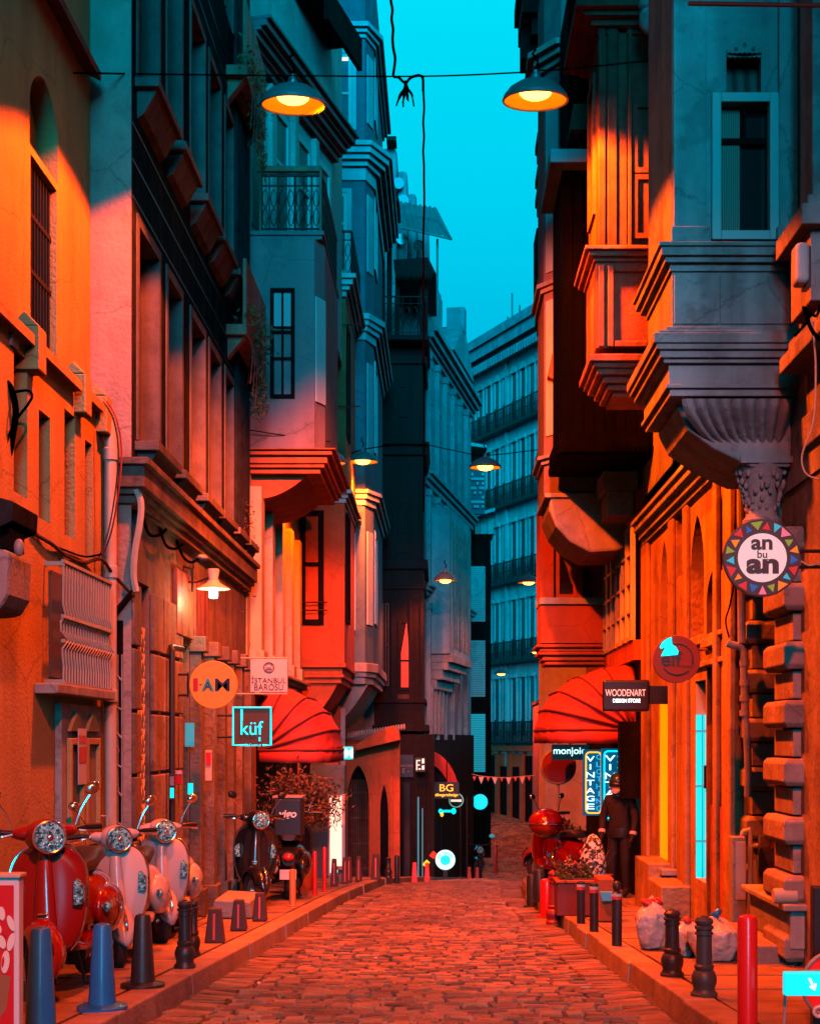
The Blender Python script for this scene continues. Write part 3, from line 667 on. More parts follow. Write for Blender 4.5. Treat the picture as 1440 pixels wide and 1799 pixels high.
# cone lamp on a bracket over the shop
t = thing('wall_lamp', 'cone shaded wall lamp with a bare bright white bulb over the dark shop front', 'lamp', P(375, 1040, 14.2))
Yl = 14.2; c0 = P(375,1035,Yl)
q = MB().lathe(c0, [(0.165,0.0),(0.15,0.012),(0.07,0.06),(0.045,0.10),(0.06,0.19),(0.055,0.2),(0.03,0.2)], 28, caps=False); q.build('shade', M_PIPE, t, smooth=True)
q = MB().lathe(c0, [(0.035,0.03),(0.045,0.0),(0.045,-0.08),(0.035,-0.09)], 16); q.build('bulb', mat('white_bulb_glow', (1,1,1), 0.5, emit=14, ecol=(0.55,0.95,1.0)), t, smooth=True)
q = MB().tube([c0+Vector((0,0,0.13)), P(345,1023,Yl), P(322,1022,Yl)], 0.01); q.tube([P(322,995,Yl),P(318,1030,Yl),P(338,1040,Yl),P(338,1000,Yl),P(322,995,Yl)], 0.012); q.tube([P(318,1010,Yl),Vector((DX,Yl,Z(1010,Yl)))], 0.012); q.build('bracket', M_IRON, t)
L = bpy.data.lights.new('bulb_light', 'POINT'); L.energy = 16; L.color = (1.0,0.62,0.28); L.shadow_soft_size = 0.05
o = bpy.data.objects.new('bulb_light', L); COL.objects.link(o); o.parent = t; o.location = c0-t.location+Vector((0,-0.02,-0.14))
t = thing('security_camera', 'small dark floodlight bracketed under the string course above the cone lamp', 'floodlight', P(355, 990, 14.6))
q = MB().ell(P(355,980,14.6), (0.06,0.07,0.035)); q.build('housing', M_GPIPE, t, smooth=True)
q = MB().tube([P(340,1000,14.6),P(340,985,14.6),P(358,988,14.6)], 0.01); q.build('bracket', M_IRON, t)
# small plates and lit panels on the shop front
def plate(name, label, cat, px0, px1, py0, py1, Y, m, parts=()):
    t = thing(name, label, cat, P((px0+px1)/2, py1, Y))
    q = MB(); bxp(px0, px1, py0, py1, Y, q, 0.03); q.build('panel', m, t, bevel=0.004)
    for (nm, a, c2, d_, e_, mm) in parts:
        q = MB(); q.box(X(a,Y), X(c2,Y), Y-0.006, Y-0.001, Z(e_,Y), Z(d_,Y)); q.build(nm, mm, t)
    return t
plate('door_sign', 'black door plate with a glowing cyan panel beside the black pipe', 'sign', 297, 307, 1360, 1406, 13.0, M_BLACKP, [('lit_panel', 299, 306, 1384, 1402, M_LITC), ('emblem', 299, 306, 1364, 1380, M_CONC)])
t = plate('price_sign', 'small red and white plate beside the glowing door plate', 'sign', 307, 320, 1353, 1378, 13.4, M_REDPL, [('white_band', 307.5, 319.5, 1354, 1360, M_PAINTW)])
plate('lit_panel', 'upper cyan lit display panel in the narrow shop window', 'display', 325, 341, 1270, 1312, 14.3, M_LITT)
plate('lit_panel', 'small cyan lit sticker low on the shop window frame', 'display', 330, 339, 1376, 1396, 14.4, M_LITC)
plate('notice_board', 'framed red and cream notice hung on the shop front pilaster', 'notice', 360, 372, 1318, 1372, 15.0, M_PIPE, [('red_print', 362, 371, 1322, 1345, M_REDPL)])
# ================================================================== LEFT HOUSES WITH BAYS
def win_front(parent, px0, px1, py0, py1, Y, fm, pm, fw=0.06, **k):
    """window in a wall that faces the camera at depth Y: its frame stands 3 cm proud"""
    return window(parent, 'y', Y-0.03, 1, X(px0,Y), X(px1,Y), Z(py1,Y), Z(py0,Y), fm, pm, fw=fw, depth=0.06, **k)
def side_windows(parent, xw, sgn, y0, y1, n, z0, z1, fm, pm, gap=0.35, **k):
    """n windows in the street wall at x = xw (sgn = direction of the street)"""
    p = (y1-y0)/n
    for i in range(n): window(parent, 'x', xw+0.03*sgn, -sgn, y0+i*p+p*gap/2, y0+(i+1)*p-p*gap/2, z0, z1, fm, pm, depth=0.06, **k)
def railing(parent, pts, z0, h, m=None, pitch=0.11, name='railing', curl=True):
    q = MB()
    for (a, c2) in zip(pts, pts[1:]):
        a, c2 = Vector((a[0],a[1],z0)), Vector((c2[0],c2[1],z0)); L = (c2-a).length; n = max(2, int(L/pitch)); d = (c2-a)/n
        for zz, r in ((h, 0.022), (h*0.82, 0.012), (0.06, 0.014)): q.tube([a+Vector((0,0,zz)), c2+Vector((0,0,zz))], r, 6)
        for i in range(n+1):
            p = a+d*i; q.tube([p, p+Vector((0,0,h))], 0.010 if i % 4 else 0.016, 5)
            if curl and i < n:
                m_ = p+d*0.5; u = d.normalized()
                for cz, rr in ((0.28, 0.4), (0.60, 0.4)):
                    ring = [m_+u*(math.cos(t)*pitch*rr)+Vector((0,0,h*cz+math.sin(t)*h*0.15)) for t in [k*math.pi/4 for k in range(9)]]
                    q.tube(ring, 0.008, 4, caps=False)
    return q.build(name, m or M_IRON, parent)
def balcony(parent, x0, x1, y0, y1, z, h=0.9, t=0.12, m=None, open_side='left', wall=None):
    """slab with an iron railing; the side against the house is open"""
    q = MB(); q.box(x0, x1, y0, y1, z-t, z); q.box(x0+0.04, x1-0.04, y0+0.04, y1-0.04, z-t-0.06, z-t-0.002)
    bl = q.build('balcony', m or M_TRIM, parent, bevel=0.01)
    e_ = 0.05
    if open_side == 'left': pts = [(x0, y0+e_), (x1-e_, y0+e_), (x1-e_, y1-e_), (x0, y1-e_)]
    else: pts = [(x1, y0+e_), (x0+e_, y0+e_), (x0+e_, y1-e_), (x1, y1-e_)]
    railing(bl, pts, z, h)
    return bl
STEPS = [(0.08,0.04),(0.06,0.10),(0.10,0.16),(0.07,0.24)]
def corbel(mb, x0, x1, y0, y1, z0, z1, n=8):
    """curved underside of a bay: starts thin at the house wall x0 and swells to the full width x1"""
    pts = [(x0, z0)]+[(x0+(x1-x0)*(i/n)**0.9, z0+(z1-z0)*(i/n)**2.0) for i in range(1, n+1)]+[(x0, z1)]
    return mb.prism(pts, 'y', y0, y1)

# ---- pink house with the bay and the striped cornice ------------------------------------------
b = bld('pink_house', 'pale house with a faded pink bay, iron balcony on top and a deep striped cornice', -2.56, 22)
W3 = -2.57
q = MB(); q.box(-5, W3, 18.8, 25.45, G(20)-1.5, 8.3); q.build('street_wall', M_WARMWH, b)
Yb, xb = 19.0, X(568, 19.0)
z0, z1 = Z(790,Yb), Z(420,Yb)
q = MB(); q.prism([(W3,Yb),(X(552,Yb),Yb),(xb,Yb+0.28),(xb,Yb+2.6),(W3,Yb+2.9)], 'z', z0, z1); q.build('bay', M_PINK, b)
win_front(b, 475, 518, 507, 700, Yb, M_BLACKW, M_GLASS, fw=0.05, bars=(0.64, 0.60, 0.36), vbars=(0.5,))
q = MB(); q.box(X(480,Yb), X(513,Yb), Yb-0.012, Yb-0.004, Z(580,Yb), Z(516,Yb)); q.build('window_blind', mat('grey_blind', (0.36,0.40,0.42), 0.7), b)
q = MB(); q.prism([(X(553.5,Yb),Yb+0.01),(X(567,Yb),Yb+0.25),(X(567,Yb)+0.02,Yb+0.24),(X(553.5,Yb)+0.02,Yb)], 'z', Z(705,Yb), Z(520,Yb)); q.build('side_window', M_PAINTW, b)
q = MB(); cornice(q, W3, xb-0.05, Yb+0.1, Yb+2.7, z0-0.30, [(0.07,0.0),(0.05,0.06),(0.10,0.10),(0.06,0.17),(0.02,0.22)], (0,1,1,1)); q.build('bay_base_moulding', M_TERRA, b, bevel=0.01)
q = MB(); corbel(q, W3, xb-0.25, Yb+0.25, Yb+2.5, z0-0.62, z0-0.302); q.build('bay_corbel', M_TERRA, b)
q = MB(); cornice(q, W3, xb-0.05, Yb+0.05, Yb+2.7, z1+0.002, [(0.05,0.03),(0.06,0.06)], (0,1,1,1)); q.build('bay_cap', M_PINK, b, bevel=0.01)
railing(b, [(X(457,Yb),Yb+0.1),(X(562,Yb),Yb+0.1),(xb-0.02,Yb+0.4),(xb-0.02,Yb+2.6)], z1+0.11, 0.78, pitch=0.10, name='balcony_railing')
q = MB(); q.box(X(457,Yb), X(562,Yb), Yb+0.05, Yb+0.13, z1+0.93, z1+1.0); q.box(X(455,Yb),X(458,Yb),Yb+0.05,Yb+0.13,z1+0.1,z1+1.0); q.box(X(561,Yb),X(564,Yb),Yb+0.05,Yb+0.13,z1+0.1,z1+1.0); q.build('balcony_rail', M_REDW, b)
# canted upper storey under the big cornice
A, B = Vector((-2.70, 19.3)), Vector((-1.78, 23.0)); zt = 10.95
q = MB(); q.prism([(A.x,A.y),(B.x,B.y),(B.x,25.4),(-5,25.4),(-5,19.3)], 'z', 8.3, 15.5); q.build('upper_wall', M_WHITE, b)
d = (B-A).normalized(); nrm = Vector((d.y, -d.x))
def on_cant(s, out, z): p = A+d*s+nrm*out; return (p.x, p.y, z)
def cant_box(mb, s0, s1, o0, o1, z0, z1):
    vs = [on_cant(s0,o0,z0),on_cant(s1,o0,z0),on_cant(s1,o1,z0),on_cant(s0,o1,z0),on_cant(s0,o0,z1),on_cant(s1,o0,z1),on_cant(s1,o1,z1),on_cant(s0,o1,z1)]
    return mb.add(vs, [(0,3,2,1),(4,5,6,7),(0,1,5,4),(1,2,6,5),(2,3,7,6),(3,0,4,7)])
q = MB()
for zz, h_, p_ in ((zt,0.08,0.10),(zt+0.08,0.05,0.16),(zt+0.13,0.08,0.24),(zt+0.21,0.05,0.30),(zt+0.26,0.09,0.38),(zt+0.35,0.05,0.44)): cant_box(q, -0.1, 3.9, -0.05, p_, zz, zz+h_)
q.build('cornice', M_PINK, b, bevel=0.01)
for i in range(4):
    s0 = 0.15+i*0.95
    f = MB(); cant_box(f, s0, s0+0.08, 0, 0.05, 8.7, 10.7); cant_box(f, s0+0.55, s0+0.63, 0, 0.05, 8.7, 10.7); cant_box(f, s0+0.08, s0+0.55, 0, 0.05, 10.6, 10.7); cant_box(f, s0+0.08, s0+0.55, 0, 0.05, 9.9, 9.96)
    wn = f.build('upper_window', M_PAINTW, b); g = MB(); cant_box(g, s0+0.06, s0+0.57, 0.005, 0.02, 8.7, 10.65); g.build('pane', M_CURT, wn)
    f = MB(); cant_box(f, s0-0.2, s0-0.05, -0.02, 0.09, 8.4, 10.9); f.build('pilaster', M_WHITE, b)
f = MB(); cant_box(f, 2.0, 3.7, 0.0, 0.55, 12.7, 12.8); cant_box(f, 2.0, 3.7, 0.48, 0.55, 12.3, 12.72); f.build('roof_awning', M_BLACKW, b)
# lit classical lower front with pilasters and tall windows
q = MB()
for yy in (19.05, 20.3, 21.6, 22.9, 24.2): q.box(W3, W3+0.16, yy, yy+0.34, 2.75, 5.0); q.box(W3, W3+0.20, yy-0.04, yy+0.38, 2.6, 2.8)
q.build('pilaster_row', M_WARMWH, b, bevel=0.01)
q = MB(); cornice(q, W3, W3+0.05, 18.82, 25.4, 2.2, [(0.06,0.12),(0.10,0.06),(0.12,0.03),(0.07,0.12),(0.05,0.18)], (0,1,0,0)); q.build('string_course', M_WARMWH, b, bevel=0.01)
for yy in (19.45, 20.7, 22.0, 23.3): window(b, 'x', W3+0.05, -1, yy, yy+0.8, 2.9, 4.8, M_PAINTW, M_CURT, depth=0.08, bars=(0.66,), vbars=(0.5,), name='tall_window')
q = MB(); wall_holes(q, 'x', W3, W3+0.04, 18.85, 25.4, G(20)-1, 2.2, [(19.4,25.2,G(22)-1,1.95)]); q.build('shop_surround', M_TERRA, b)
q = MB(); q.box(W3+0.005, W3+0.02, 19.4, 25.2, G(22)-1, 1.95); q.build('shop_front', M_BLACKW, b)

# ---- terracotta house ------------------------------------------------------------------------------
b = bld('terracotta_house', 'terracotta house with a tall bay, dark narrow window and iron balcony above', -2.6, 27)
Yb = 25.5; W4 = -2.62; xb = X(607,Yb)
q = MB(); q.box(-6, W4, Yb+0.02, 28.45, G(26)-1.2, 13.2); q.build('street_wall', M_TERRA, b)
zA, zM, zT = Z(1165,Yb), Z(872,Yb), Z(520,Yb)
q = MB(); q.box(W4, xb-0.02, Yb, 28.4, zA, zM); q.box(W4, xb, Yb+0.03, 28.38, zM, zT); q.build('bay', M_TERRA, b)
win_front(b, 527, 569, 897, 1098, Yb, M_BLACKW, M_CURT, fw=0.10, bars=(0.53,), name='tall_window')
q = MB()
for yy in (1058, 1072): q.tube([P(520,yy,Yb-0.09), P(575,yy,Yb-0.09)], 0.012)
q.build('window_guard', M_IRON, b)
q = MB(); cornice(q, W4, xb-0.02, Yb, 28.4, zM-0.12, [(0.08,0.03),(0.07,0.07),(0.08,0.14)], (0,1,1,0)); q.build('middle_moulding', M_WHITE, b, bevel=0.01)
q = MB(); cornice(q, W4, xb-0.02, Yb, 28.4, zT-0.02, [(0.10,0.04),(0.08,0.10),(0.10,0.16),(0.08,0.22)], (0,1,1,0)); q.build('top_moulding', M_WHITE, b, bevel=0.01)
q = MB(); cornice(q, W4, xb-0.08, Yb+0.05, 28.3, zA-0.36, [(0.10,0.0),(0.06,0.05),(0.12,0.02),(0.08,0.09)], (0,1,1,0)); q.build('base_moulding', M_TERRA, b, bevel=0.01)
q = MB(); corbel(q, W4, xb-0.15, Yb+0.1, 28.2, zA-1.05, zA-0.362); q.build('bay_corbel', M_TERRA, b)
window(b, 'x', xb+0.03, -1, Yb+0.25, Yb+0.95, Z(1095,26), Z(905,26), M_BLACKW, M_GLASS, name='side_window')
window(b, 'x', xb+0.03, -1, Yb+0.25, Yb+0.95, Z(772,26), Z(577,26), M_BLACKW, M_GLASS, name='side_window')
railing(b, [(X(566,Yb),Yb+0.1),(xb+0.1,Yb+0.1),(xb+0.1,28.2)], zT+0.34, 0.85, pitch=0.11, name='balcony_railing')
q = MB()
for (yy, x0, x1) in ((571, 566, 634), (714, 566, 634)): q.tube([P(x0,yy,Yb-0.05), P(x1,yy,Yb-0.05)], 0.012)
q.build('flag_rod', M_IRON, b)
q = MB(); q.box(W4, W4+0.05, Yb+0.1, 28.4, G(26)-1, zA-0.9); q.build('shop_front', M_BLACKW, b)
q = MB(); q.box(W4, W4+0.6, 27.9, 28.4, G(28)-1, zA-0.7); q.build('pier', M_TERRA, b)

# ---- slate blue house -------------------------------------------------------------------------------
b = bld('slate_house', 'slate blue house with a tall bay, pale mouldings and white framed windows', -2.3, 31)
Yb = 28.5; xb = X(654,Yb); W5 = -2.6; xc = X(641,Yb)
q = MB(); q.box(-6, W5, Yb+0.02, 33.6, G(30)-1.5, 17.5); q.build('street_wall', M_BLUE, b)
zA = Z(1165,Yb)
q = MB(); q.prism([(W5,Yb),(xc,Yb),(xb,Yb+0.5),(xb,33.4),(W5,33.4)], 'z', zA, 17.4); q.build('bay', M_BLUE, b)
def cant_cornice(mb, z0, steps):
    z = z0
    for h, p in steps: mb.prism([(W5,Yb-p),(xc+p*0.4,Yb-p),(xb+p,Yb+0.5-p*0.4),(xb+p,33.4),(W5,33.4)], 'z', z, z+h); z += h
for nm, py, st in (('top_moulding',68,[(0.08,0.05),(0.08,0.12),(0.10,0.2)]),('main_cornice',318,[(0.25,0.05),(0.10,0.14),(0.10,0.24),(0.12,0.32),(0.10,0.38)]),('middle_moulding',598,[(0.16,0.05),(0.10,0.12),(0.10,0.18),(0.12,0.24)]),('lower_moulding',888,[(0.12,0.05),(0.10,0.12),(0.08,0.18)])):
    q = MB(); cant_cornice(q, Z(py,Yb), st); q.build(nm, M_BLUETR, b, bevel=0.012)
q = MB(); cant_cornice(q, zA-0.42, [(0.14,0.0),(0.10,0.05),(0.18,0.1)]); q.build('base_moulding', M_TRIM, b, bevel=0.012)
q = MB(); corbel(q, W5, xb-0.1, Yb+0.15, 33.2, zA-1.35, zA-0.422); q.build('bay_corbel', M_TRIM, b)
def framed(px0, px1, py0, py1, pm, **k):
    q = MB(); o_ = 0.09; x0, x1, z0, z1 = X(px0,Yb), X(px1,Yb), Z(py1,Yb), Z(py0,Yb)
    q.box(x0-o_,x0,Yb-0.05,Yb,z0-o_,z1+o_); q.box(x1,x1+o_,Yb-0.05,Yb,z0-o_,z1+o_); q.box(x0,x1,Yb-0.05,Yb,z1,z1+o_); q.box(x0,x1,Yb-0.05,Yb,z0-o_,z0); q.build('window_architrave', M_BLUETR, b, bevel=0.008)
    win_front(b, px0, px1, py0, py1, Yb, M_PAINTW, pm, fw=0.07, **k)
framed(584, 618, 95, 222, M_CURT, bars=(0.45,))
q = MB(); q.box(X(588,Yb), X(612,Yb), Yb-0.012, Yb-0.006, Z(107,Yb), Z(101,Yb)); q.build('lit_strip', M_LITW, b)
framed(581, 610, 340, 480, M_CURT, bars=(0.62,)); framed(606, 617, 640, 800, M_CURT); framed(606, 617, 945, 1100, M_CURT)
for (py0, py1) in ((100,220),(345,480),(640,800),(935,1098)):
    window(b, 'x', xb+0.03, -1, Yb+0.75, Yb+1.7, Z(py1,29.5), Z(py0,29.5), M_BLUETR, M_GLASS, name='side_window')
    f = MB(); e0, e1 = Vector((xc,Yb)), Vector((xb,Yb+0.5)); 
    pa, pb = e0.lerp(e1,0.2), e0.lerp(e1,0.8); n_ = Vector((0.86,-0.3)).normalized()*0.03
    f.prism([tuple(pa),tuple(pb),tuple(pb+n_),tuple(pa+n_)], 'z', Z(py1,28.7), Z(py0,28.7)); f.build('canted_window', M_BLUETR, b)
q = MB(); q.box(W5, X(606,Yb), Yb-0.02, Yb+0.1, zA-3.2, zA-0.9); q.build('downstairs_panel', M_WHITE, b)
# lit white shop window in the ground floor
x0, x1 = X(580,24.6), X(601,24.6)
t = thing('shop_window', 'narrow bright white shop window with black script, above a stone sill', 'shop window', P(590,1535,24.6))
q = MB(); q.box(x0-0.35, x1+0.04, 24.62, 25.2, PG(24.6), Z(1345,24.6)); q.build('wall', M_BLUE, t)
w_ = MB(); w_.box(x0, x1, 24.55, 24.615, Z(1533,24.6), Z(1398,24.6)); w_.build('lit_pane', M_LITW, t)
q = MB(); q.box(x1, x1+0.05, 24.52, 24.66, Z(1540,24.6), Z(1395,24.6)); q.box(x0-0.03, x0, 24.52, 24.66, Z(1540,24.6), Z(1395,24.6)); q.build('frame', M_PAINTW, t)
q = MB(); q.box(x0-0.02, x1+0.14, 24.4, 24.7, Z(1543,24.6), Z(1535,24.6)); q.build('sill', M_TRIM, t, bevel=0.01)
for k,(sx_, yy) in enumerate((('Cafe',1405),('Sade',1420),('Tat',1434))): pass
q = MB(); rr = random.Random(3)
for k in range(16):
    px = 583+rr.random()*14; py = 1403+k*2.6; q.tube(smooth([P(px,py,24.54),P(px+rr.uniform(1,4),py-2,24.54),P(px+rr.uniform(0,4),py+3,24.54),P(px+4,py+1,24.54)],3), 0.006, 4)
q.build('script', M_BLACKP, t)

# ---- black timber house ------------------------------------------------------------------------------
b = bld('timber_house', 'black timber house with stacked balconies, thin posts and a carved canopy', -1.5, 36)
Yb = 34.0; xa, xb = X(657,Yb), X(744,Yb)
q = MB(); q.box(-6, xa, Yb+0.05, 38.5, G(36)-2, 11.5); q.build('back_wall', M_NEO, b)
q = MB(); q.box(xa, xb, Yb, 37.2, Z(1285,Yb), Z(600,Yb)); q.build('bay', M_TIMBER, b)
q = MB()
for py, h_, p_ in ((1285,0.16,0.12),(1235,0.10,0.06),(1000,0.22,0.10),(1035,0.08,0.05),(800,0.18,0.1),(782,0.06,0.14),(640,0.16,0.08),(600,0.1,0.14)):
    MB().box(xa-p_*0.3, xb+p_, Yb-p_, 37.2, Z(py,Yb), Z(py,Yb)+h_).build('band_moulding', M_TIMBER, b, bevel=0.01)
q = MB()
for px in (660, 668, 690, 722, 741): q.box(X(px,Yb)-0.04, X(px,Yb)+0.04, Yb-0.05, Yb, Z(1235,Yb), Z(1040,Yb)); q.box(X(px,Yb)-0.04, X(px,Yb)+0.04, Yb-0.05, Yb, Z(985,Yb), Z(812,Yb)); q.box(X(px,Yb)-0.04, X(px,Yb)+0.04, Yb-0.05, Yb, Z(780,Yb), Z(655,Yb))
q.build('wall_stud', M_TIMBER, b)
win_front(b, 696, 720, 676, 788, Yb, M_TIMBER, mat('pale_reflecting_glass', (0.10,0.13,0.15), 0.2), bars=(0.5,))
win_front(b, 697, 720, 880, 972, Yb, M_TIMBER, M_GLASS, bars=(0.4,))
win_front(b, 700, 722, 1090, 1212, Yb, M_TIMBER, M_GLASS, bars=(0.42,))
q = MB(); zt = Yb-0.035; q.prism([(X(703,Yb),Z(1210,Yb)),(X(719,Yb),Z(1210,Yb)),(X(718,Yb),Z(1140,Yb)),(X(714,Yb),Z(1092,Yb)),(X(704,Yb),Z(1150,Yb))], 'y', Yb-0.02, Yb-0.006); q.build('red_curtain', M_LITR, b)
for (p0, p1) in ((669,674),(677,683)):
    win_front(b, p0, p1, 1060, 1205, Yb, M_REDW, M_LITR, fw=0.02, bars=(0.5,), name='narrow_window')
q = MB(); q.box(X(698,Yb), X(724,Yb), Yb-0.04, Yb, Z(1232,Yb), Z(1220,Yb)); q.build('panel', M_BROWNW, b)
# stacked balconies
for k,(py, px0, px1) in enumerate(((600,655,752),(690,0,0))):
    if px0:
        q = MB(); q.box(X(px0,Yb), X(px1,Yb), Yb-0.6, Yb+0.0, Z(py,Yb)-0.12, Z(py,Yb)); o_ = q.build('balcony', M_TIMBER, b)
        railing(o_, [(X(px0,Yb),Yb-0.55),(X(px1,Yb)-0.05,Yb-0.55),(X(px1,Yb)-0.05,Yb+2.5)], Z(py,Yb), 0.9, pitch=0.16)
q = MB()                                       # carved canopy on posts
Yc = Yb-0.2
q.prism([(X(692,Yc),Z(466,Yc)),(X(752,Yc),Z(462,Yc)),(X(766,Yc),Z(490,Yc)),(X(700,Yc),Z(494,Yc))], 'y', Yc-0.4, Yc+3.0)
q.build('canopy_roof', M_TIMBER, b)
q = MB()
for i in range(14): q.prism([(X(698+4.4*i,Yc),Z(492,Yc)),(X(702+4.4*i,Yc),Z(492,Yc)),(X(700+4.4*i,Yc),Z(503,Yc))], 'y', Yc-0.42, Yc-0.38)
q.build('canopy_fringe', M_TIMBER, b)
q = MB()
for px in (698, 741, 748): q.box(X(px,Yb)-0.05, X(px,Yb)+0.05, Yb-0.15, Yb-0.05, Z(600,Yb), Z(490,Yb))
for px in (672, 684): q.box(X(px,Yb)-0.06, X(px,Yb)+0.06, Yb-0.1, Yb+0.02, Z(600,Yb), Z(350,Yb))
q.build('post', M_TIMBER, b)
q = MB(); q.prism([(X(655,Yb),Z(362,Yb)),(X(656,Yb),Z(318,Yb)),(X(690,Yb),Z(320,Yb)),(X(702,Yb),Z(360,Yb))], 'y', Yb-0.3, Yb+1.2); q.build('upper_hood', M_TIMBER, b)
q = MB()
for py in (460, 487, 508): q.box(X(656,Yb), X(676,Yb), Yb-0.5, Yb-0.4, Z(py,Yb)-0.08, Z(py,Yb)+0.02)
for px in (660, 667): q.box(X(px,Yb)-0.02, X(px,Yb)+0.02, Yb-0.5, Yb-0.44, Z(520,Yb), Z(430,Yb))
q.build('drying_rack', M_TIMBER, b)
# arcaded shop front below
Ya = 31.0
t = bld('arched_shop', 'red lit shop front with a pointed arch and lattice gate under the timber house', X(660,Ya), Ya, 'shop')
q = MB(); xa, xb = X(603,Ya), X(702,Ya); zt = Z(1300,Ya)
wall_holes(q, 'y', Ya, Ya+0.3, xa, xb, G(Ya)-0.4, zt, [(X(610,Ya),X(648,Ya),-9,Z(1345,Ya)),(X(667,Ya),X(682,Ya),-9,Z(1380,Ya))])
q.box(-6, xa, Ya+0.1, Ya+0.3, G(Ya)-0.4, zt); q.build('wall', M_TERRA, t)
for (a_, c_2, zz) in ((610,648,1345),(667,682,1380)):
    q = MB(); 
    arch_fill(q, 'y', Ya+0.02, Ya+0.28, X(a_,Ya), X(c_2,Ya), Z(zz+62,Ya), Z(zz,Ya), 1.4); q.build('pointed_arch', M_TERRA, t)
q = MB(); q.box(X(606,Ya), X(690,Ya), Ya+0.35, Ya+0.4, G(Ya)-0.3, zt-0.3); q.build('dark_interior', M_BLACKW, t)
q = MB()
for i in range(12): q.box(X(611+3.1*i,Ya)-0.012, X(611+3.1*i,Ya)+0.012, Ya+0.22, Ya+0.25, G(Ya), Z(1370,Ya))
for py in (1395, 1440, 1485, 1530): q.box(X(611,Ya), X(647,Ya), Ya+0.21, Ya+0.26, Z(py,Ya), Z(py,Ya)+0.05)
q.build('lattice_gate', M_BROWNW, t)
q = MB(); q.prism([(X(628,Ya),Z(1308,Ya)),(X(655,Ya),Z(1290,Ya)),(X(690,Ya),Z(1276,Ya)),(X(702,Ya),Z(1284,Ya)),(X(704,Ya),Z(1300,Ya)),(X(628,Ya),Z(1318,Ya))], 'y', Ya-0.5, Ya-0.01)
q.build('hood', M_TERRA, t, bevel=0.01)
q = MB()
for i in range(22): q.ell((X(614+4.6*i,Ya), Ya-0.45, Z(1292-0.7*i,Ya)), (0.028,0.03,0.07), 8, 6)
q.build('carved_fringe', M_TRIM, t)
q = MB()
for (pa, pz) in ((604,0),(650,0),(664,0),(686,0)): q.box(X(pa,Ya), X(pa+4,Ya), Ya-0.06, Ya, G(Ya)-0.2, Z(1345,Ya))
q.build('shop_pilaster', M_TERRA, t)

# ---- dark shops beyond -------------------------------------------------------------------------------
Ys = 33.0
t = bld('dark_shop', 'dark shop front with black panels, gold lettering and a black sign board', X(722,Ys), Ys, 'shop')
q = MB(); q.box(X(702,Ys), X(762,Ys), Ys, Ys+3.5, G(Ys)-0.5, Z(1290,Ys)); q.build('wall', M_TIMBER, t)
q = MB(); q.box(X(703,Ys), X(726,Ys), Ys-0.08, Ys-0.002, Z(1365,Ys), Z(1326,Ys)); q.build('sign_board', M_BLACKP, t)
txt('ANCIEN', M_TRIM, t, (X(714.5,Ys), Ys-0.085, Z(1345,Ys)), w=X(726,Ys)-X(704,Ys)-0.02)
txt('E -', M_TRIM, t, (X(713,Ys), Ys-0.085, Z(1354,Ys)), w=0.16)
q = MB()
for px in (706, 722, 731, 738, 745, 752): q.box(X(px,Ys)-0.03, X(px,Ys)+0.03, Ys-0.06, Ys, G(Ys), Z(1372,Ys))
q.build('door_post', M_TIMBER, t)
q = MB(); q.box(X(709,Ys), X(720,Ys), Ys-0.03, Ys-0.004, PG(Ys), Z(1375,Ys)); q.build('glass_door', M_GLASS, t)
q = MB(); q.box(X(733,Ys), X(736,Ys), Ys-0.03, Ys-0.004, PG(Ys), Z(1400,Ys)); q.box(X(741,Ys), X(743,Ys), Ys-0.03, Ys-0.004, PG(Ys), Z(1420,Ys)); q.build('lit_slit', M_LITT, t)
gs = thing('gold_sign', 'small gold lettered lit sign board jutting from the dark shop front', 'sign', P(738,1352,32.6))
q = MB(); bxp(729, 747, 1331, 1356, 32.6, q, 0.12); q.build('board', M_BLACKP, gs)
for (a_, c_2, d_, e_) in ((731,733,1335,1353),(734,738,1335,1337),(734,737,1343,1345),(741,745,1333,1341),(741,745,1345,1352),(735,739,1350,1352)): MB().box(X(a_,32.58), X(c_2,32.58), 32.575, 32.59, Z(e_,32.58), Z(d_,32.58)).build('lettering', M_LITW, gs)
# red awning over the next shop
Ya = 35.0
t = thing('awning', 'far dark red round awning over the shop with the yellow neon sign', 'awning', P(775,1330,Ya))
q = MB(); pts = []
n = 10
for i in range(n+1):
    a_ = math.pi/2*i/n; pts.append((X(745,Ya)+ (X(806,Ya)-X(745,Ya))*math.sin(a_), Z(1398,Ya)+(Z(1318,Ya)-Z(1398,Ya))*math.cos(a_)))
vs = []; fs = []
for (x_, z_) in pts: vs += [(x_, Ya+0.1, z_), (x_-0.02, Ya+2.2, z_)]
for i in range(n): fs.append((2*i,2*i+1,2*i+3,2*i+2))
q.add(vs, fs)
o = q.build('canopy', M_AWN, t, smooth=True); md = o.modifiers.new('thick','SOLIDIFY'); md.thickness = 0.03
q = MB(); q.prism([(x_, z_) for (x_,z_) in pts]+[(X(745,Ya)+(x_-X(745,Ya))*0.72, Z(1398,Ya)+(z_-Z(1398,Ya))*0.72) for (x_,z_) in reversed(pts)], 'y', Ya+0.0, Ya+0.09); q.build('front_band', M_AWN, t)
q = MB(); q.prism([(X(745,Ya),Z(1318,Ya)-0.06)]+[(x_-0.22, z_-0.05) for (x_,z_) in pts]+[(X(745,Ya),Z(1398,Ya))], 'y', Ya+0.3, Ya+0.35); q.build('end_panel', M_TIMBER, t)
t = bld('glass_shop', 'dark glazed shop front under the far red awning', X(780,36.5), 37, 'shop')
q = MB(); q.prism([(X(742,36),36.2),(X(832,43.5),43.5),(-3,43.5),(-3,36.2)], 'z', G(40)-1.0, Z(1290,37)); q.build('wall', M_TIMBER, t)
q = MB()
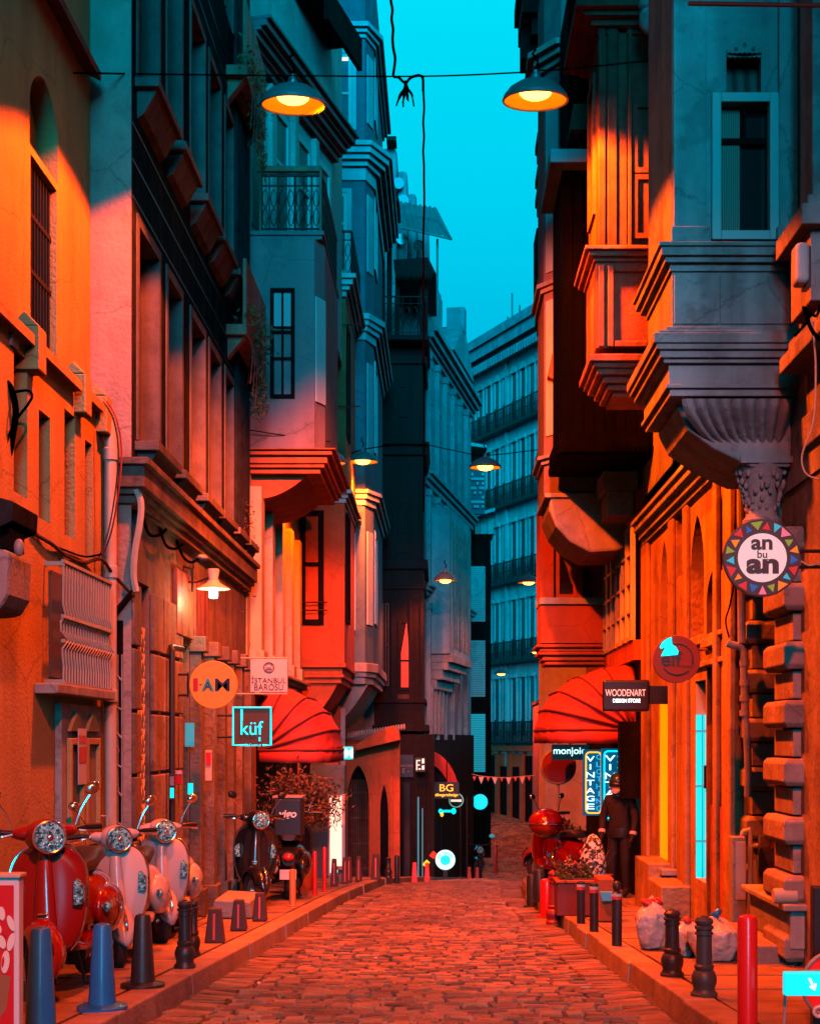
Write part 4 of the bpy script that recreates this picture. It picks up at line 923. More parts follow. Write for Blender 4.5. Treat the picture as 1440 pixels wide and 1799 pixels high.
for k, px in enumerate((758,772,790,806,818)):
    Yk = 36.2+(px-742)/90*7.3; q.box(X(px,Yk)-0.03, X(px,Yk)+0.05, Yk-0.14, Yk, G(Yk), Z(1400,Yk))
q.build('mullion', M_BROWNW, t)

# ---- pale neoclassical house past the bend -------------------------------------------------------------
A, B = Vector((-0.45, 36.2)), Vector((0.90, 44.2))
b = bld('neoclassical_house', 'pale neoclassical house with paired columns and a pediment, past the timber house', 0, 41)
d = (B-A).normalized(); nrm = Vector((d.y, -d.x)); LEN = (B-A).length
def nb(mb, s0, s1, o0, o1, z0, z1):
    vs = []
    for z in (z0, z1):
        for (s, o_) in ((s0,o0),(s1,o0),(s1,o1),(s0,o1)):
            p = A+d*s+nrm*o_; vs.append((p.x,p.y,z))
    return mb.add(vs, [(0,3,2,1),(4,5,6,7),(0,1,5,4),(1,2,6,5),(2,3,7,6),(3,0,4,7)])
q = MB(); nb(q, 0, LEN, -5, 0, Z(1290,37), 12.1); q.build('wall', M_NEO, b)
q = MB()
for z0, st in ((11.6,[(0.12,0.08),(0.10,0.16),(0.15,0.26),(0.14,0.36)]),(8.1,[(0.14,0.08),(0.12,0.16),(0.10,0.24)]),(5.3,[(0.1,0.06),(0.1,0.14),(0.08,0.2)])):
    z = z0
    for h_, p_ in st: nb(q, -0.1, LEN+p_*0.3, -0.05, p_, z, z+h_); z += h_
q.build('cornice', M_NEO, b, bevel=0.012)
for z0, z1 in ((8.7,11.4),(5.7,7.9),(1.8,5.0)):
    for k in range(6):
        s0 = 0.45+k*1.28
        q = MB(); nb(q, s0-0.22, s0-0.06, 0, 0.12, z0-0.2, z1+0.1); nb(q, s0-0.26, s0-0.02, 0, 0.15, z1-0.05, z1+0.12); q.build('column', M_NEO, b, bevel=0.01)
        q = MB(); nb(q, s0+0.05, s0+0.12, 0, 0.03, z0, z1); nb(q, s0+0.75, s0+0.82, 0, 0.03, z0, z1); nb(q, s0+0.12, s0+0.75, 0, 0.03, z1-0.1, z1); nb(q, s0+0.12, s0+0.75, 0, 0.03, z0+(z1-z0)*0.62, z0+(z1-z0)*0.62+0.06)
        f = q.build('window', M_NEO, b); q = MB(); nb(q, s0+0.1, s0+0.77, 0.004, 0.014, z0, z1); q.build('pane', M_GLASS if k % 2 else M_CURT, f)
q = MB(); pA = A+d*3.0; 
for (s0, s1, z0, z1) in ((0,2.3,12.1,13.6),(2.3,LEN,12.1,12.5)): nb(q, s0, s1, -3, 0.05, z0, z1)
q.build('attic', M_NEO, b)
q = MB(); s0, s1 = 3.6, 7.4
base = [A+d*s0+nrm*0.2, A+d*s1+nrm*0.2]; mid = A+d*5.5+nrm*0.2; bk = nrm*-1.2
vs = [(base[0].x,base[0].y,12.5),(base[1].x,base[1].y,12.5),(mid.x,mid.y,13.7)]; vs += [(x_+bk.x,y_+bk.y,z_) for x_,y_,z_ in vs]
q.add(vs, [(0,1,2),(5,4,3),(0,3,4,1),(1,4,5,2),(2,5,3,0)]); nb(q, 5.3, 5.7, -0.3, 0.22, 13.5, 14.2); q.build('pediment', M_NEO, b)
q = MB(); nb(q, 0.6, 4.2, 0.0, 0.55, Z(1150,37.2), 7.6); q.build('oriel', M_NEO, b)
for k in range(4):
    q = MB(); nb(q, 0.8+k*0.85, 0.9+k*0.85, 0.55, 0.6, 4.0, 7.3); nb(q, 1.35+k*0.85, 1.45+k*0.85, 0.55, 0.6, 4.0, 7.3); q.build('oriel_pilaster', M_TRIM, b)
q = MB(); z = Z(1150,37.2)
for k,(h_, p_) in enumerate(((0.22,0.62),(0.2,0.5),(0.25,0.36),(0.25,0.2))): nb(q, 0.7, 4.1-k*0.25, 0.0, p_, z-h_, z); z -= h_
q.build('oriel_corbel', M_TRIM, b, bevel=0.02)
q = MB()
for k in range(4): nb(q, 0.3+k*0.55, 0.52+k*0.55, 0.0, 0.16, Z(1290,37), 3.0)
q.build('pier_row', M_TRIM, b)

# ---- rooftops above the timber house ---------------------------------------------------------------------
b = bld('stepped_roof_house', 'white stepped roof house rising behind the timber house with a corrugated canopy', -2, 41)
Yr = 40.0
for k,(p0,p1,pt,pb) in enumerate(((600,697,258,620),(697,715,293,620),(715,731,328,620),(731,753,370,620),(753,777,505,640))):
    q = MB(); q.box(X(p0,Yr), X(p1,Yr), Yr+0.2*k, Yr+4, Z(pb,Yr), Z(pt,Yr)); q.build('roof_block', M_NEO, b, bevel=0.12)
q = MB()
for k,(px,py) in enumerate(((700,322),(708,352),(722,372),(735,432),(706,420))): MB().lathe((X(px,Yr-0.02),Yr-0.02+0.0,Z(py,Yr)), [(0.16,0),(0.16,0.05)], 18, axis='y').build('round_window', M_GLASS, b)
q = MB(); q.box(X(680,Yr), X(697,Yr), Yr-0.6, Yr, Z(262,Yr), Z(255,Yr)); q.build('roof_edge', M_BROWNW, b)
q = MB()
vs = []; fs = []
for i in range(17):
    t_ = i/16; wob = 0.06*(i % 2); vs += [(X(702,Yr)+ (X(768,Yr)-X(702,Yr))*t_, Yr-0.9, Z(377,Yr)+(Z(388,Yr)-Z(377,Yr))*t_+wob), (X(712,Yr)+(X(792,Yr)-X(712,Yr))*t_, Yr-3.0, Z(404,Yr-3)+(Z(418,Yr-3)-Z(404,Yr-3))*t_+wob)]
for i in range(16): fs.append((2*i,2*i+2,2*i+3,2*i+1))
q.add(vs, fs); o = q.build('canopy_sheet', mat('clear_corrugated', (0.25,0.3,0.32), 0.4, alpha=0.75), b); md = o.modifiers.new('thick','SOLIDIFY'); md.thickness = 0.02
q = MB(); q.tube([P(702,377,Yr-0.9), P(768,388,Yr-0.9), P(792,420,Yr-3)], 0.04); q.tube([P(768,420,Yr-2.6), P(768,510,Yr-2.6)], 0.03); q.tube([P(706,400,Yr-3), P(792,420,Yr-3)], 0.03); q.build('canopy_frame', M_GPIPE, b)

# ---- narrow shuttered house -------------------------------------------------------------------------------
Yn = 52.0
b = bld('narrow_house', 'narrow dark house with pale teal roller shutters stacked between dark bands', X(842,Yn), Yn)
q = MB(); q.box(X(815,Yn), X(862,Yn), Yn, Yn+4, G(Yn)-1, Z(925,Yn)); q.build('wall', M_BLACKW, b)
for (pa, pb_, m_) in ((995,1092,M_FARW),(1125,1224,M_FARW),(1254,1356,M_LITT)):
    q = MB(); x0, x1 = X(825,Yn), X(852,Yn)
    n = 26
    for i in range(n):
        zz = Z(pb_,Yn)+(Z(pa,Yn)-Z(pb_,Yn))*i/n; q.box(x0, x1, Yn-0.07, Yn-0.003, zz, zz+(Z(pa,Yn)-Z(pb_,Yn))/n*0.86)
    q.build('roller_shutter', m_, b)
q = MB(); q.prism([(X(826,Yn),Z(910,Yn)),(X(868,Yn),Z(898,Yn)),(X(868,Yn),Z(904,Yn)),(X(826,Yn),Z(916,Yn))], 'y', Yn-0.8, Yn+2); q.build('lean_to_roof', M_FARW, b)
q = MB(); q.box(X(834,Yn), X(866,Yn), Yn-0.1, Yn+1.5, Z(940,Yn), Z(908,Yn)); q.build('roof_room', M_FARW, b)
railing(b, [(X(830,Yn),Yn-0.5),(X(868,Yn),Yn-0.5)], Z(945,Yn), 0.8, pitch=0.2, curl=False)
b = bld('roof_shed', 'small white roof shed with a broken tiled gable before the far pale building', X(820,50), 50, 'shed')
q = MB(); q.box(X(797,50), X(826,50), 49.5, 52, Z(960,50), Z(785,50)); q.build('wall', M_FARW, b)
q = MB(); q.prism([(X(797,50),Z(783,50)),(X(853,50),Z(792,50)),(X(853,50),Z(797,50)),(X(797,50),Z(790,50))], 'y', 49.0, 52); q.build('roof', M_FARW, b)
q = MB(); rr = random.Random(5); q.box(X(821,50), X(850,50), 49.38, 49.6, Z(908,50), Z(828,50)); q.build('dark_gable', M_BLUE, b); q = MB()
for r_ in range(9):
    for c_2 in range(6):
        if rr.random() < 0.62: MB().box(X(822+4.6*c_2,50), X(826+4.6*c_2,50), 49.3, 49.37, Z(834+8*r_,50), Z(829+8*r_,50)).build('roof_tile', M_FARW, b)

# ---- far pale building with rows of balconies ---------------------------------------------------------------
A, B = Vector((0.6, 70.2)), Vector((5.4, 59.3))
b = bld('far_palazzo', 'far pale classical building with rows of long iron balconies and a dark cornice', 3, 66)
d = (B-A).normalized(); nrm = Vector((d.y, -d.x)); nrm = nrm if nrm.y < 0 else -nrm; LEN = (B-A).length
def fb(mb, s0, s1, o0, o1, z0, z1):
    vs = []
    for z in (z0, z1):
        for (s, o_) in ((s0,o0),(s1,o0),(s1,o1),(s0,o1)):
            p = A+d*s+nrm*o_; vs.append((p.x,p.y,z))
    return mb.add(vs, [(0,3,2,1),(4,5,6,7),(0,1,5,4),(1,2,6,5),(2,3,7,6),(3,0,4,7)])
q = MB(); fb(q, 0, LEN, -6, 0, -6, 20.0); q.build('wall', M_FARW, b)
q = MB(); z = 18.9
for h_, p_ in ((0.15,0.12),(0.3,0.25),(0.5,0.6),(0.18,0.75),(0.4,0.5)): fb(q, -0.3, LEN, -0.05, p_, z, z+h_); z += h_
for k in range(46): fb(q, k*0.26, k*0.26+0.12, 0.2, 0.55, 18.72, 19.1)
q.build('cornice', M_NEO, b)
floors = [(16.0,18.1),(12.5,15.0),(9.0,11.4),(5.4,7.9),(1.8,4.4),(-1.6,1.0)]
NW = 13
for fi, (z0, z1) in enumerate(floors):
    for k in range(NW):
        s0 = 0.35+k*(LEN-0.5)/NW
        f = MB(); fb(f, s0-0.07, s0, 0, 0.08, z0, z1); fb(f, s0+0.42, s0+0.49, 0, 0.08, z0, z1); fb(f, s0-0.1, s0+0.52, 0, 0.14, z1, z1+0.16)
        if fi == 0: fb(f, s0+0.05, s0+0.37, 0, 0.12, z1+0.16, z1+0.3)
        wn = f.build('window', M_FARW, b)
        g = MB(); fb(g, s0, s0+0.42, 0.01, 0.03, z0, z1); g.build('pane', M_GLASS, wn)
    if fi in (0, 1, 2, 3, 4):
        q = MB(); zz = z0-0.35; fb(q, 0.1, LEN, 0, 0.45, zz, zz+0.10); fb(q, 0.1, LEN, 0.40, 0.43, zz+0.92, zz+0.98); fb(q, 0.1, LEN, 0.41, 0.42, zz+0.5, zz+0.54)
        for k in range(78): s_ = 0.15+k*(LEN-0.3)/78; fb(q, s_, s_+0.05, 0.40, 0.43, zz+0.10, zz+0.92)
        for k in range(NW+1): s_ = 0.1+k*(LEN-0.3)/NW; fb(q, s_, s_+0.07, 0.39, 0.44, zz+0.10, zz+1.05)
        q.build('balcony_railing', M_IRON, b)
q = MB()
for s_ in (0.25, LEN*0.5, LEN-0.3): fb(q, s_-0.1, s_+0.1, 0, 0.12, -4, 18.8)
q.build('wall_pier', M_FARW, b)
q = MB(); fb(q, -0.2, LEN, 0, 0.3, 1.1, 1.35); fb(q, -0.2, LEN, 0, 0.12, -6, 1.1); q.build('base_storey', M_TERRA, b)
for k in range(9):
    s0 = 0.4+k*(LEN-0.6)/9; q = MB(); fb(q, s0, s0+0.65, 0.10, 0.14, -4.5, 0.4 if k % 3 else 0.9); q.build('ground_opening', M_BLACKW, b)
    q = MB(); fb(q, s0-0.12, s0-0.02, 0.12, 0.22, -5, 1.05); q.build('ground_pilaster', M_TERRA, b)
for k,(s_, h_) in enumerate(((1.2,1.2),(2.4,2.6),(3.2,1.8),(5.0,1.9),(6.7,2.1),(9.0,2.4),(1.9,1.6))):
    q = MB(); p = A+d*s_-nrm*2; q.tube([(p.x,p.y,20),(p.x,p.y,20.6+h_)], 0.045, 5); q.build('antenna', M_GPIPE, b)
for k in range(1):
    q = MB(); fb(q, -1.5, 2.5, -8, -3, 18, 22.3); q.build('roof_house', M_NEO, b)
# ================================================================== RIGHT SIDE OF THE STREET
# ---- stone house with the great bay (nearest on the right) ---------------------------------
b = bld('stone_house', 'grey stone house with a corbelled bay on a fluted shell bracket, nearest right', 2.5, 11)
WX = 2.5; Yb = 10.0; xl, xr = X(1180,Yb), X(1400,Yb)
q = MB(); q.box(WX, 6, 3.0, 10.5, 3.4, 12); q.box(WX, 6, 10.5, 17.66, 4.15, 12); q.build('upper_wall', M_STONE, b)
DY0r, DY1r = 10.58, 11.95
q = MB(); q.box(2.52, 6, 3.0, 10.56, -1, 3.398); q.box(WX+0.72, 6, 10.56, 12.0, -1, 4.148); q.build('lower_wall', M_RUST, b)
# bay walls: window side faces the viewer
wx0, wx1, wz0, wz1 = X(1262,Yb), X(1352,Yb), Z(410,Yb), Z(180,Yb)
ux0, ux1, uz0, uz1 = X(1275,Yb), X(1336,Yb), Z(162,Yb), Z(95,Yb)
q = MB(); wall_holes(q, 'y', Yb, Yb+0.3, xl, WX+0.1, Z(440,Yb), 7.6, [(wx0,wx1,wz0,wz1),(ux0,ux1,uz0,uz1)]); q.box(xl, WX, Yb+0.3, 11.15, Z(440,Yb), 7.6); q.build('bay', M_STONE, b)
q = MB()
o_ = 0.055
q.box(wx0-o_,wx0+0.01,Yb-0.04,Yb+0.06,wz0-o_,wz1+o_); q.box(wx1-0.01,wx1+o_,Yb-0.04,Yb+0.06,wz0-o_,wz1+o_); q.box(wx0+0.01,wx1-0.01,Yb-0.04,Yb+0.06,wz1-0.01,wz1+o_); q.box(wx0+0.01,wx1-0.01,Yb-0.04,Yb+0.06,wz0-o_,wz0+0.01)
wn = q.build('window', M_PAINTW, b, bevel=0.006)
g = MB(); g.box(wx0-0.01,wx1+0.01,Yb+0.10,Yb+0.12,wz0-0.01,wz1+0.01); g.build('pane', M_GLASS, wn)
q = MB(); q.box(wx0+0.01,wx0+0.16,Yb+0.07,Yb+0.09,wz0+0.02,wz1-0.02); q.build('curtain', mat('pale_curtain', (0.35,0.28,0.22), 0.85, wave=('X', 20, 0.3)), wn)
q = MB(); q.box(wx0+0.01,wx1-0.01,Yb+0.05,Yb+0.085,wz1-0.27,wz1-0.23); q.box(wx0+0.17,wx0+0.20,Yb+0.05,Yb+0.085,wz1-0.23,wz1); q.build('glazing_bar', M_BLACKW, wn)
g = MB(); g.box(ux0-0.01,ux1+0.01,Yb+0.12,Yb+0.14,uz0,uz1+0.01); uw = g.build('upper_window', M_GLASS, b)
q = MB()                                        # lace-like pelmet over the upper window
zc = uz1
q.prism([(ux0,zc-0.02),(ux0,zc+0.02),(ux0+0.05,zc+0.06),((ux0+ux1)/2-0.03,zc+0.12),((ux0+ux1)/2,zc+0.15),((ux0+ux1)/2+0.03,zc+0.12),(ux1-0.05,zc+0.06),(ux1,zc+0.02),(ux1,zc-0.02),((ux0+ux1)/2,zc-0.035)], 'y', Yb-0.03, Yb-0.002)
for k in range(7): q.lathe((ux0+0.02+(ux1-ux0-0.04)*k/6, Yb-0.03, zc-0.02), [(0.018,0),(0.018,0.03)], 10, axis='y')
q.build('pelmet', M_TRIM, b)
q = MB()
for (dx, dz_) in ((0,0.05),(-0.06,0.02),(0.06,0.02)): q.lathe(((ux0+ux1)/2+dx, Yb-0.036, zc+dz_), [(0.014,0),(0.014,0.005)], 10, axis='y')
q.build('pelmet_hole', M_BLACKP, uw)
# pilaster strips beside the window
q = MB()
for (p0, p1, pr) in ((1180,1238,0.05),(1365,1398,0.05)):
    q.box(X(p0,Yb)+ (0.002 if p0==1180 else 0), X(p1,Yb), Yb-pr, Yb-0.001, Z(404,Yb), 7.5)
    q.box(X(p0,Yb)-0.02, X(p1,Yb)+0.02, Yb-pr-0.03, Yb-0.001, Z(432,Yb), Z(404,Yb)+0.001)
q.build('pilaster_strip', M_STONE, b, bevel=0.008)
q = MB(); q.tube([(X(1208,6.5),6.5,Z(6,6.5)),(X(1470,6.5),6.5,Z(10,6.5))], 0.011); rod = q.build('iron_rod', M_IRON, b)
# mouldings below the window: sill course, panel, ledge, cornice
def ring(mb, z0, steps, x0=xl, y0=Yb, y1=11.15):
    z = z0
    for h, p in steps: mb.box(x0-p, WX+0.05, y0-p, y1+p, z, z+h); z += h
    return z
q = MB(); ring(q, Z(478,Yb), [(0.05,0.02),(0.04,0.06),(0.06,0.09),(0.03,0.11)]); q.build('sill_course', M_STONE, b, bevel=0.006)
q = MB(); q.box(xl, WX, Yb, 11.15, Z(575,Yb), Z(478,Yb)); q.build('bay_panel', M_STONE, b)
q = MB(); q.box(X(1183,Yb), X(1262,Yb), Yb-0.012, Yb-0.001, Z(570,Yb), Z(484,Yb)); q.box(X(1264,Yb), X(1390,Yb), Yb-0.012, Yb-0.001, Z(570,Yb), Z(484,Yb)); q.build('panel_block', M_STONE, b, bevel=0.006)
q = MB(); z = ring(q, Z(697,Yb), [(0.05,0.02),(0.03,0.05),(0.14,0.03),(0.03,0.07),(0.05,0.10),(0.04,0.13),(0.07,0.15),(0.03,0.11),(0.04,0.05)]); q.build('main_cornice', M_STONE, b, bevel=0.006)
# fluted shell bracket
zt, zb = Z(703,Yb), Z(812,Yb)
vs = []; fs = []; nx, nz = 90, 12
for j in range(nz+1):
    v = j/nz; zz = zt+(zb-zt)*(1-(1-v)**1.0); tcut = v**1.6
    xa = xl+0.06+(X(1330,Yb)-xl-0.06)*tcut; xb_ = X(1392,Yb)-0.05*v
    for i in range(nx+1):
        u = i/nx; flute = abs(math.sin(u*math.pi*9)); x_ = xa+(xb_-xa)*u
        pr = (0.10*(1-v)**0.6+0.0)+0.05*flute*(1-v*0.5)*min(1, v*8+0.1)
        vs.append((x_, Yb+0.06+v*0.35-pr, zz))
for j in range(nz):
    for i in range(nx): a_ = j*(nx+1)+i; fs.append((a_, a_+1, a_+nx+2, a_+nx+1))
q = MB().add(vs, fs); q.build('shell_bracket', M_STONE, b, smooth=True)
q = MB()
q.prism([(xl+0.06,zt),(WX,zt),(WX,zb),(X(1330,Yb),zb),(X(1262,Yb),zb+0.13),(X(1215,Yb),zt-0.17)], 'y', Yb+0.18, 11.1); q.build('bracket_core', M_STONE, b, bevel=0.02)
# capital and shaft under the bracket
q = MB(); cx_, cy_ = X(1345,10.2), 10.35
q.lathe((cx_,cy_,0), [(0.10,3.12),(0.13,3.14),(0.14,3.19),(0.11,3.23),(0.105,3.30),(0.12,3.42),(0.17,3.54),(0.19,3.58)], 24); 
q.box(cx_-0.19, cx_+0.19, cy_-0.19, cy_+0.19, 3.58, 3.63)
rr = random.Random(11)
for k in range(60):
    a_ = rr.uniform(math.pi*0.85, math.pi*2.15); zz = rr.uniform(3.26, 3.55); r_ = 0.105+0.075*((zz-3.26)/0.3)
    q.ell((cx_+math.cos(a_)*r_, cy_+math.sin(a_)*r_, zz), (0.016,0.016,0.026), 7, 5)
q.build('capital', M_STONE, b, smooth=True)
# rusticated jambs: alternating blocks
def rust(nm, x0, x1, y0, y1, zA, zB, pr, phase=0.0, jut=0.0):
    mb = MB(); k = 0; z = zA
    while z < zB:
        h = 0.205; p = pr if k % 2 == 0 else 0.0
        z1 = min(z+h, zB); g = 0.006; c_h = 0.03*(k % 2 == 0)
        a0, a1, e0 = x0-p, x1, y0-p
        # chamfered block
        vs = []
        for zz, c_2 in ((z+g, c_h), (z+0.04, 0), (z1-0.04, 0), (z1-g, c_h)):
            vs += [(a0+c_2, e0+c_2, zz), (a1, e0+c_2, zz), (a1, y1, zz), (a0+c_2, y1, zz)]
        fs = [(0,3,2,1), (12,13,14,15)]
        for r_ in range(3):
            for s_ in range(4): fs.append((r_*4+s_, r_*4+(s_+1) % 4, (r_+1)*4+(s_+1) % 4, (r_+1)*4+s_))
        mb.add(vs, fs); z += h; k += 1
    return mb.build(nm, M_RUST, b, bevel=0.008)
rust('rusticated_jamb', X(1392,10.0), 2.9, 10.0, 10.56, PG(10)+0.02, 3.1, 0.085)
rust('rusticated_jamb', X(1318,12.0), 3.3, 11.95, 12.15, PG(12)+0.02, 3.9, 0.06)
rust('rusticated_jamb', 2.74, 3.2, 9.60, 9.99, PG(10)+0.02, 3.3, 0.035)
q = MB(); q.box(2.50, 3.2, 10.585, 10.95, 3.1, 3.4); q.box(X(1330,11.9), 3.2, 11.6, 11.95, 3.95, 4.15); q.build('lintel', M_STONE, b)
# upper right: second order of mouldings nearer the viewer
q = MB()
for (py0, py1, pr) in ((560,600,0.05),(600,628,0.12),(628,655,0.18),(735,790,0.04)): q.box(WX-pr, WX+0.01, 8.2, 9.80, Z(py1,9.75), Z(py0,9.75))
q.build('side_moulding', M_STONE, b, bevel=0.008)
q = MB(); q.box(WX-0.12, WX+0.01, 9.2, 9.72, Z(560,9.6), Z(440,9.6)); q.box(WX-0.2, WX+0.01, 9.1, 9.82, Z(440,9.6), Z(405,9.6)); q.box(WX-0.15, WX+0.01, 9.15, 9.77, Z(405,9.6), Z(385,9.6)); q.box(WX-0.08, WX+0.01, 9.3, 9.62, Z(385,9.6), 7.5); q.build('side_pilaster', M_STONE, b, bevel=0.01)
ac = thing('wall_unit', 'rounded white plastic box fixed on the stone pilaster right of the big window', 'wall box', P(1405,500,9.0))
q = MB(); q.box(X(1394,9), X(1419,9), 8.95, 9.1, Z(500,9), Z(428,9)); q.build('case', M_PAINTW, ac, bevel=0.035, seg=4)
q = MB(); q.box(X(1415,9), X(1424,9), 9.0, 9.12, Z(503,9), Z(432,9)); q.build('mounting', M_BLACKP, ac)
cable('thin pale cable hanging in a loop on the stone house, under the white box', [P(1425,560,8.8),P(1432,640,8.8),P(1428,740,8.8),P(1408,800,8.85),P(1415,832,8.85),P(1438,842,8.8)], 0.006, M_PIPE)
cable('black cable tangle above the moulding at the right edge', [P(1395,590,9.0),P(1420,560,8.9),P(1410,540,8.9),P(1432,555,8.8),P(1440,535,8.8)], 0.010)
cable('loose black cable hooked over the moulding at the right edge', [P(1413,545,8.7),P(1425,580,8.7),P(1442,598,8.7)], 0.012)

# ---- warm ashlar house with pointed windows -------------------------------------------------
b = bld('ashlar_house', 'warm orange lit ashlar house with tall pointed windows and a cyan lit doorway', WX, 15)
def zs(py, px): return Z(py, YW(px, WX))
aw = [(1212,1236,905,1118),(1240,1259,1005,1118),(1188,1205,860,1010),(1160,1172,950,1120),(1262,1278,860,1000)]
holes = []
for (p0,p1,t0,t1) in aw: holes.append((YW(p1,WX), YW(p0,WX), zs(t1,(p0+p1)/2), zs(t0,(p0+p1)/2)))
doors = [(YW(1262,WX),YW(1241,WX),PG(13)-0.5,zs(1170,1252)),(YW(1241,WX)+0.06,YW(1220,WX),PG(14)+0.42,zs(1195,1230)),(YW(1187,WX),YW(1157,WX),PG(15)+0.45,zs(1222,1172))]
q = MB(); wall_holes(q, 'x', WX, WX+0.35, 12.16, 17.66, -1.5, 4.6, holes+doors)
for h_ in holes: arch_fill(q, 'x', WX+0.001, WX+0.349, h_[0], h_[1], h_[3]-min(0.75, (h_[3]-h_[2])*0.5), h_[3], 1.5)
q.box(WX, 6, 17.36, 17.66, -1.5, 4.6); q.build('wall', M_ASHLAR, b)
for i, h_ in enumerate(holes): window(b, 'x', WX+0.16, 1, h_[0]-0.02, h_[1]+0.02, h_[2]-0.01, h_[3], M_BROWNW, M_GLASS if i != 2 else M_ASHLAR, depth=0.05, bars=(0.6,), name='pointed_window')
q = MB()
for h_ in holes[:2]:
    q.box(WX-0.05, WX, h_[0]-0.05, h_[1]+0.05, h_[2]-0.10, h_[2]-0.01)
q.build('window_sill', M_ASHLAR, b, bevel=0.01)
q = MB(); cornice(q, WX, WX+0.3, 12.2, 17.4, 3.98, [(0.06,0.05),(0.08,0.10),(0.08,0.16),(0.05,0.2)], (1,0,0,0)); q.build('string_course', M_STONE, b, bevel=0.01)
q = MB()                                        # shallow pilasters and engaged arches
for (p0, p1) in ((1278,1292),(1260,1266),(1206,1212),(1180,1187),(1132,1142)): ya, yb = YW(p1,WX), YW(p0,WX); q.box(WX-0.05, WX, ya, yb, PG(ya)-0.2, 3.97)
q.build('pilaster', M_ASHLAR, b, bevel=0.012)
q = MB(); 
for zc in (zs(1130,1230), zs(1168,1252)): q.box(WX-0.035, WX, 12.2, 14.6, zc, zc+0.05)
q.build('band', M_ASHLAR, b, bevel=0.01)
d0 = doors[0]; q = MB(); q.box(WX+0.2, WX+0.24, d0[0], d0[1], -1, d0[3]); q.build('door', M_ASHLAR, b)
d1 = doors[1]
dd = MB(); dd.box(WX+0.13, WX+0.16, d1[0], d1[1]-0.04, d1[2], d1[3]-0.33); dd.box(WX+0.01, WX+0.16, d1[1]-0.035, d1[1]-0.002, d1[2], d1[3]-0.33); dr = dd.build('lit_door', M_LITC, b)  # the far jamb is given the door's glow as well
q = MB(); q.box(WX+0.01, WX+0.16, d1[1]-0.035, d1[1]-0.002, d1[3]-0.328, d1[3]-0.02); q.box(WX+0.13, WX+0.16, d1[0], d1[1]-0.04, d1[3]-0.328, d1[3]-0.02); q.build('transom', M_PAINTW, dr)
q = MB()
for zz in (0.18, 0.46, 0.74): q.box(WX+0.004, WX+0.10, d1[1]-0.042, d1[1]-0.036, d1[2]+(d1[3]-d1[2])*zz, d1[2]+(d1[3]-d1[2])*zz+0.025)
q.box(WX+0.06, WX+0.075, d1[1]-0.0425, d1[1]-0.036, d1[2], d1[3]-0.33); q.build('glazing_bar', M_LITT, dr)
q = MB(); q.box(WX-0.02, WX+0.02, d1[0]-0.04, d1[0], d1[2]+0.9, d1[2]+1.12); q.build('door_handle', M_IRON, dr)
d2 = doors[2]; ym = d2[0]+(d2[1]-d2[0])*0.42
q = MB(); q.box(WX+0.01, WX+0.17, d2[1]-0.06, d2[1]-0.003, d2[2], d2[3]); q.box(WX+0.16, WX+0.19, ym, d2[1]-0.062, d2[2], d2[3]); q.build('amber_window_jamb_glow', M_LITY, b)  # window pane plus a glowing far jamb, standing for window light on it
q = MB(); q.box(WX+0.17, WX+0.30, ym-0.14, ym, d2[2], d2[3]); q.build('window_post', M_BROWNW, b)
q = MB(); q.box(WX+0.2, WX+0.22, d2[0], ym-0.14, d2[2], d2[3]); q.build('dark_pane', M_GLASS, b)
q = MB(); q.box(WX-0.16, WX+0.1, d2[0]-0.05, d2[1]+0.1, d2[2]-0.07, d2[2]); q.build('lit_sill', M_TRIM, b, bevel=0.01)
q = MB(); q.box(WX-0.30, WX-0.002, 14.3, 15.2, PG(15)-0.1, PG(15)+0.36); q.box(WX-0.28, WX-0.002, 15.32, 16.4, PG(16)-0.1, PG(16)+0.55); q.build('plinth_step', M_ASHLAR, b, bevel=0.015)
q = MB(); q.box(WX-0.012, WX, 12.35, 13.2, PG(13), 1.0); q.build('metal_door', M_TERRA, b)
# service pipes and cabinet at the corner
pp = thing('service_pipes', 'run of cream service pipes with bends and clamps at the corner of the ashlar house', 'pipes', P(1312,1660,11.9))
def PP(px, py): return P(px, py, 11.85)
q = MB(); q.tube(smooth([PP(1313,1400),PP(1313,1330),PP(1308,1250),PP(1306,1185),PP(1306,1150),PP(1300,1137),PP(1285,1133),PP(1276,1130)],4), 0.032, 10); q.build('gas_pipe', M_GPIPE, pp, smooth=True)
q = MB(); q.tube(smooth([PP(1303,1480),PP(1304,1463),PP(1312,1460),PP(1317,1468),PP(1316,1560),PP(1313,1600),PP(1306,1606),PP(1304,1590),PP(1306,1500)],4), 0.022, 10); q.tube([PP(1318,1486),PP(1330,1486)], 0.022, 10); q.tube([PP(1325,1510),PP(1326,1580),PP(1334,1582)], 0.024, 10); q.build('bent_pipe', M_PIPE, pp, smooth=True)
for py in (1170, 1205, 1232, 1258): MB().lathe(PP(1307,py), [(0.042,0),(0.042,0.05)], 12).build('pipe_collar', M_GPIPE, pp)
q = MB(); q.box(X(1318,12), X(1327,12)+0.04, 11.88, 11.94, PG(12), Z(1590,12)); q.build('black_conduit', M_BLACKP, pp)
q = MB(); q.tube(smooth([PP(1290,920),PP(1293,990),PP(1282,1060),PP(1274,1090),PP(1280,1120)],5), 0.008, 5); q.build('wire', M_CABLE, pp)
q = MB(); q.tube([PP(1300,800),PP(1302,1130)], 0.035, 10); q.build('downpipe', M_GPIPE, pp)
cb = thing('gas_cabinet', 'grubby pale metal gas cabinet beside the bent pipes at the corner', 'cabinet', P(1297,1660,11.8))
q = MB(); q.box(X(1284,11.8), X(1308,11.8), 11.76, 11.93, PG(11.8), Z(1470,11.8)); q.build('body', M_CONC, cb, bevel=0.008)
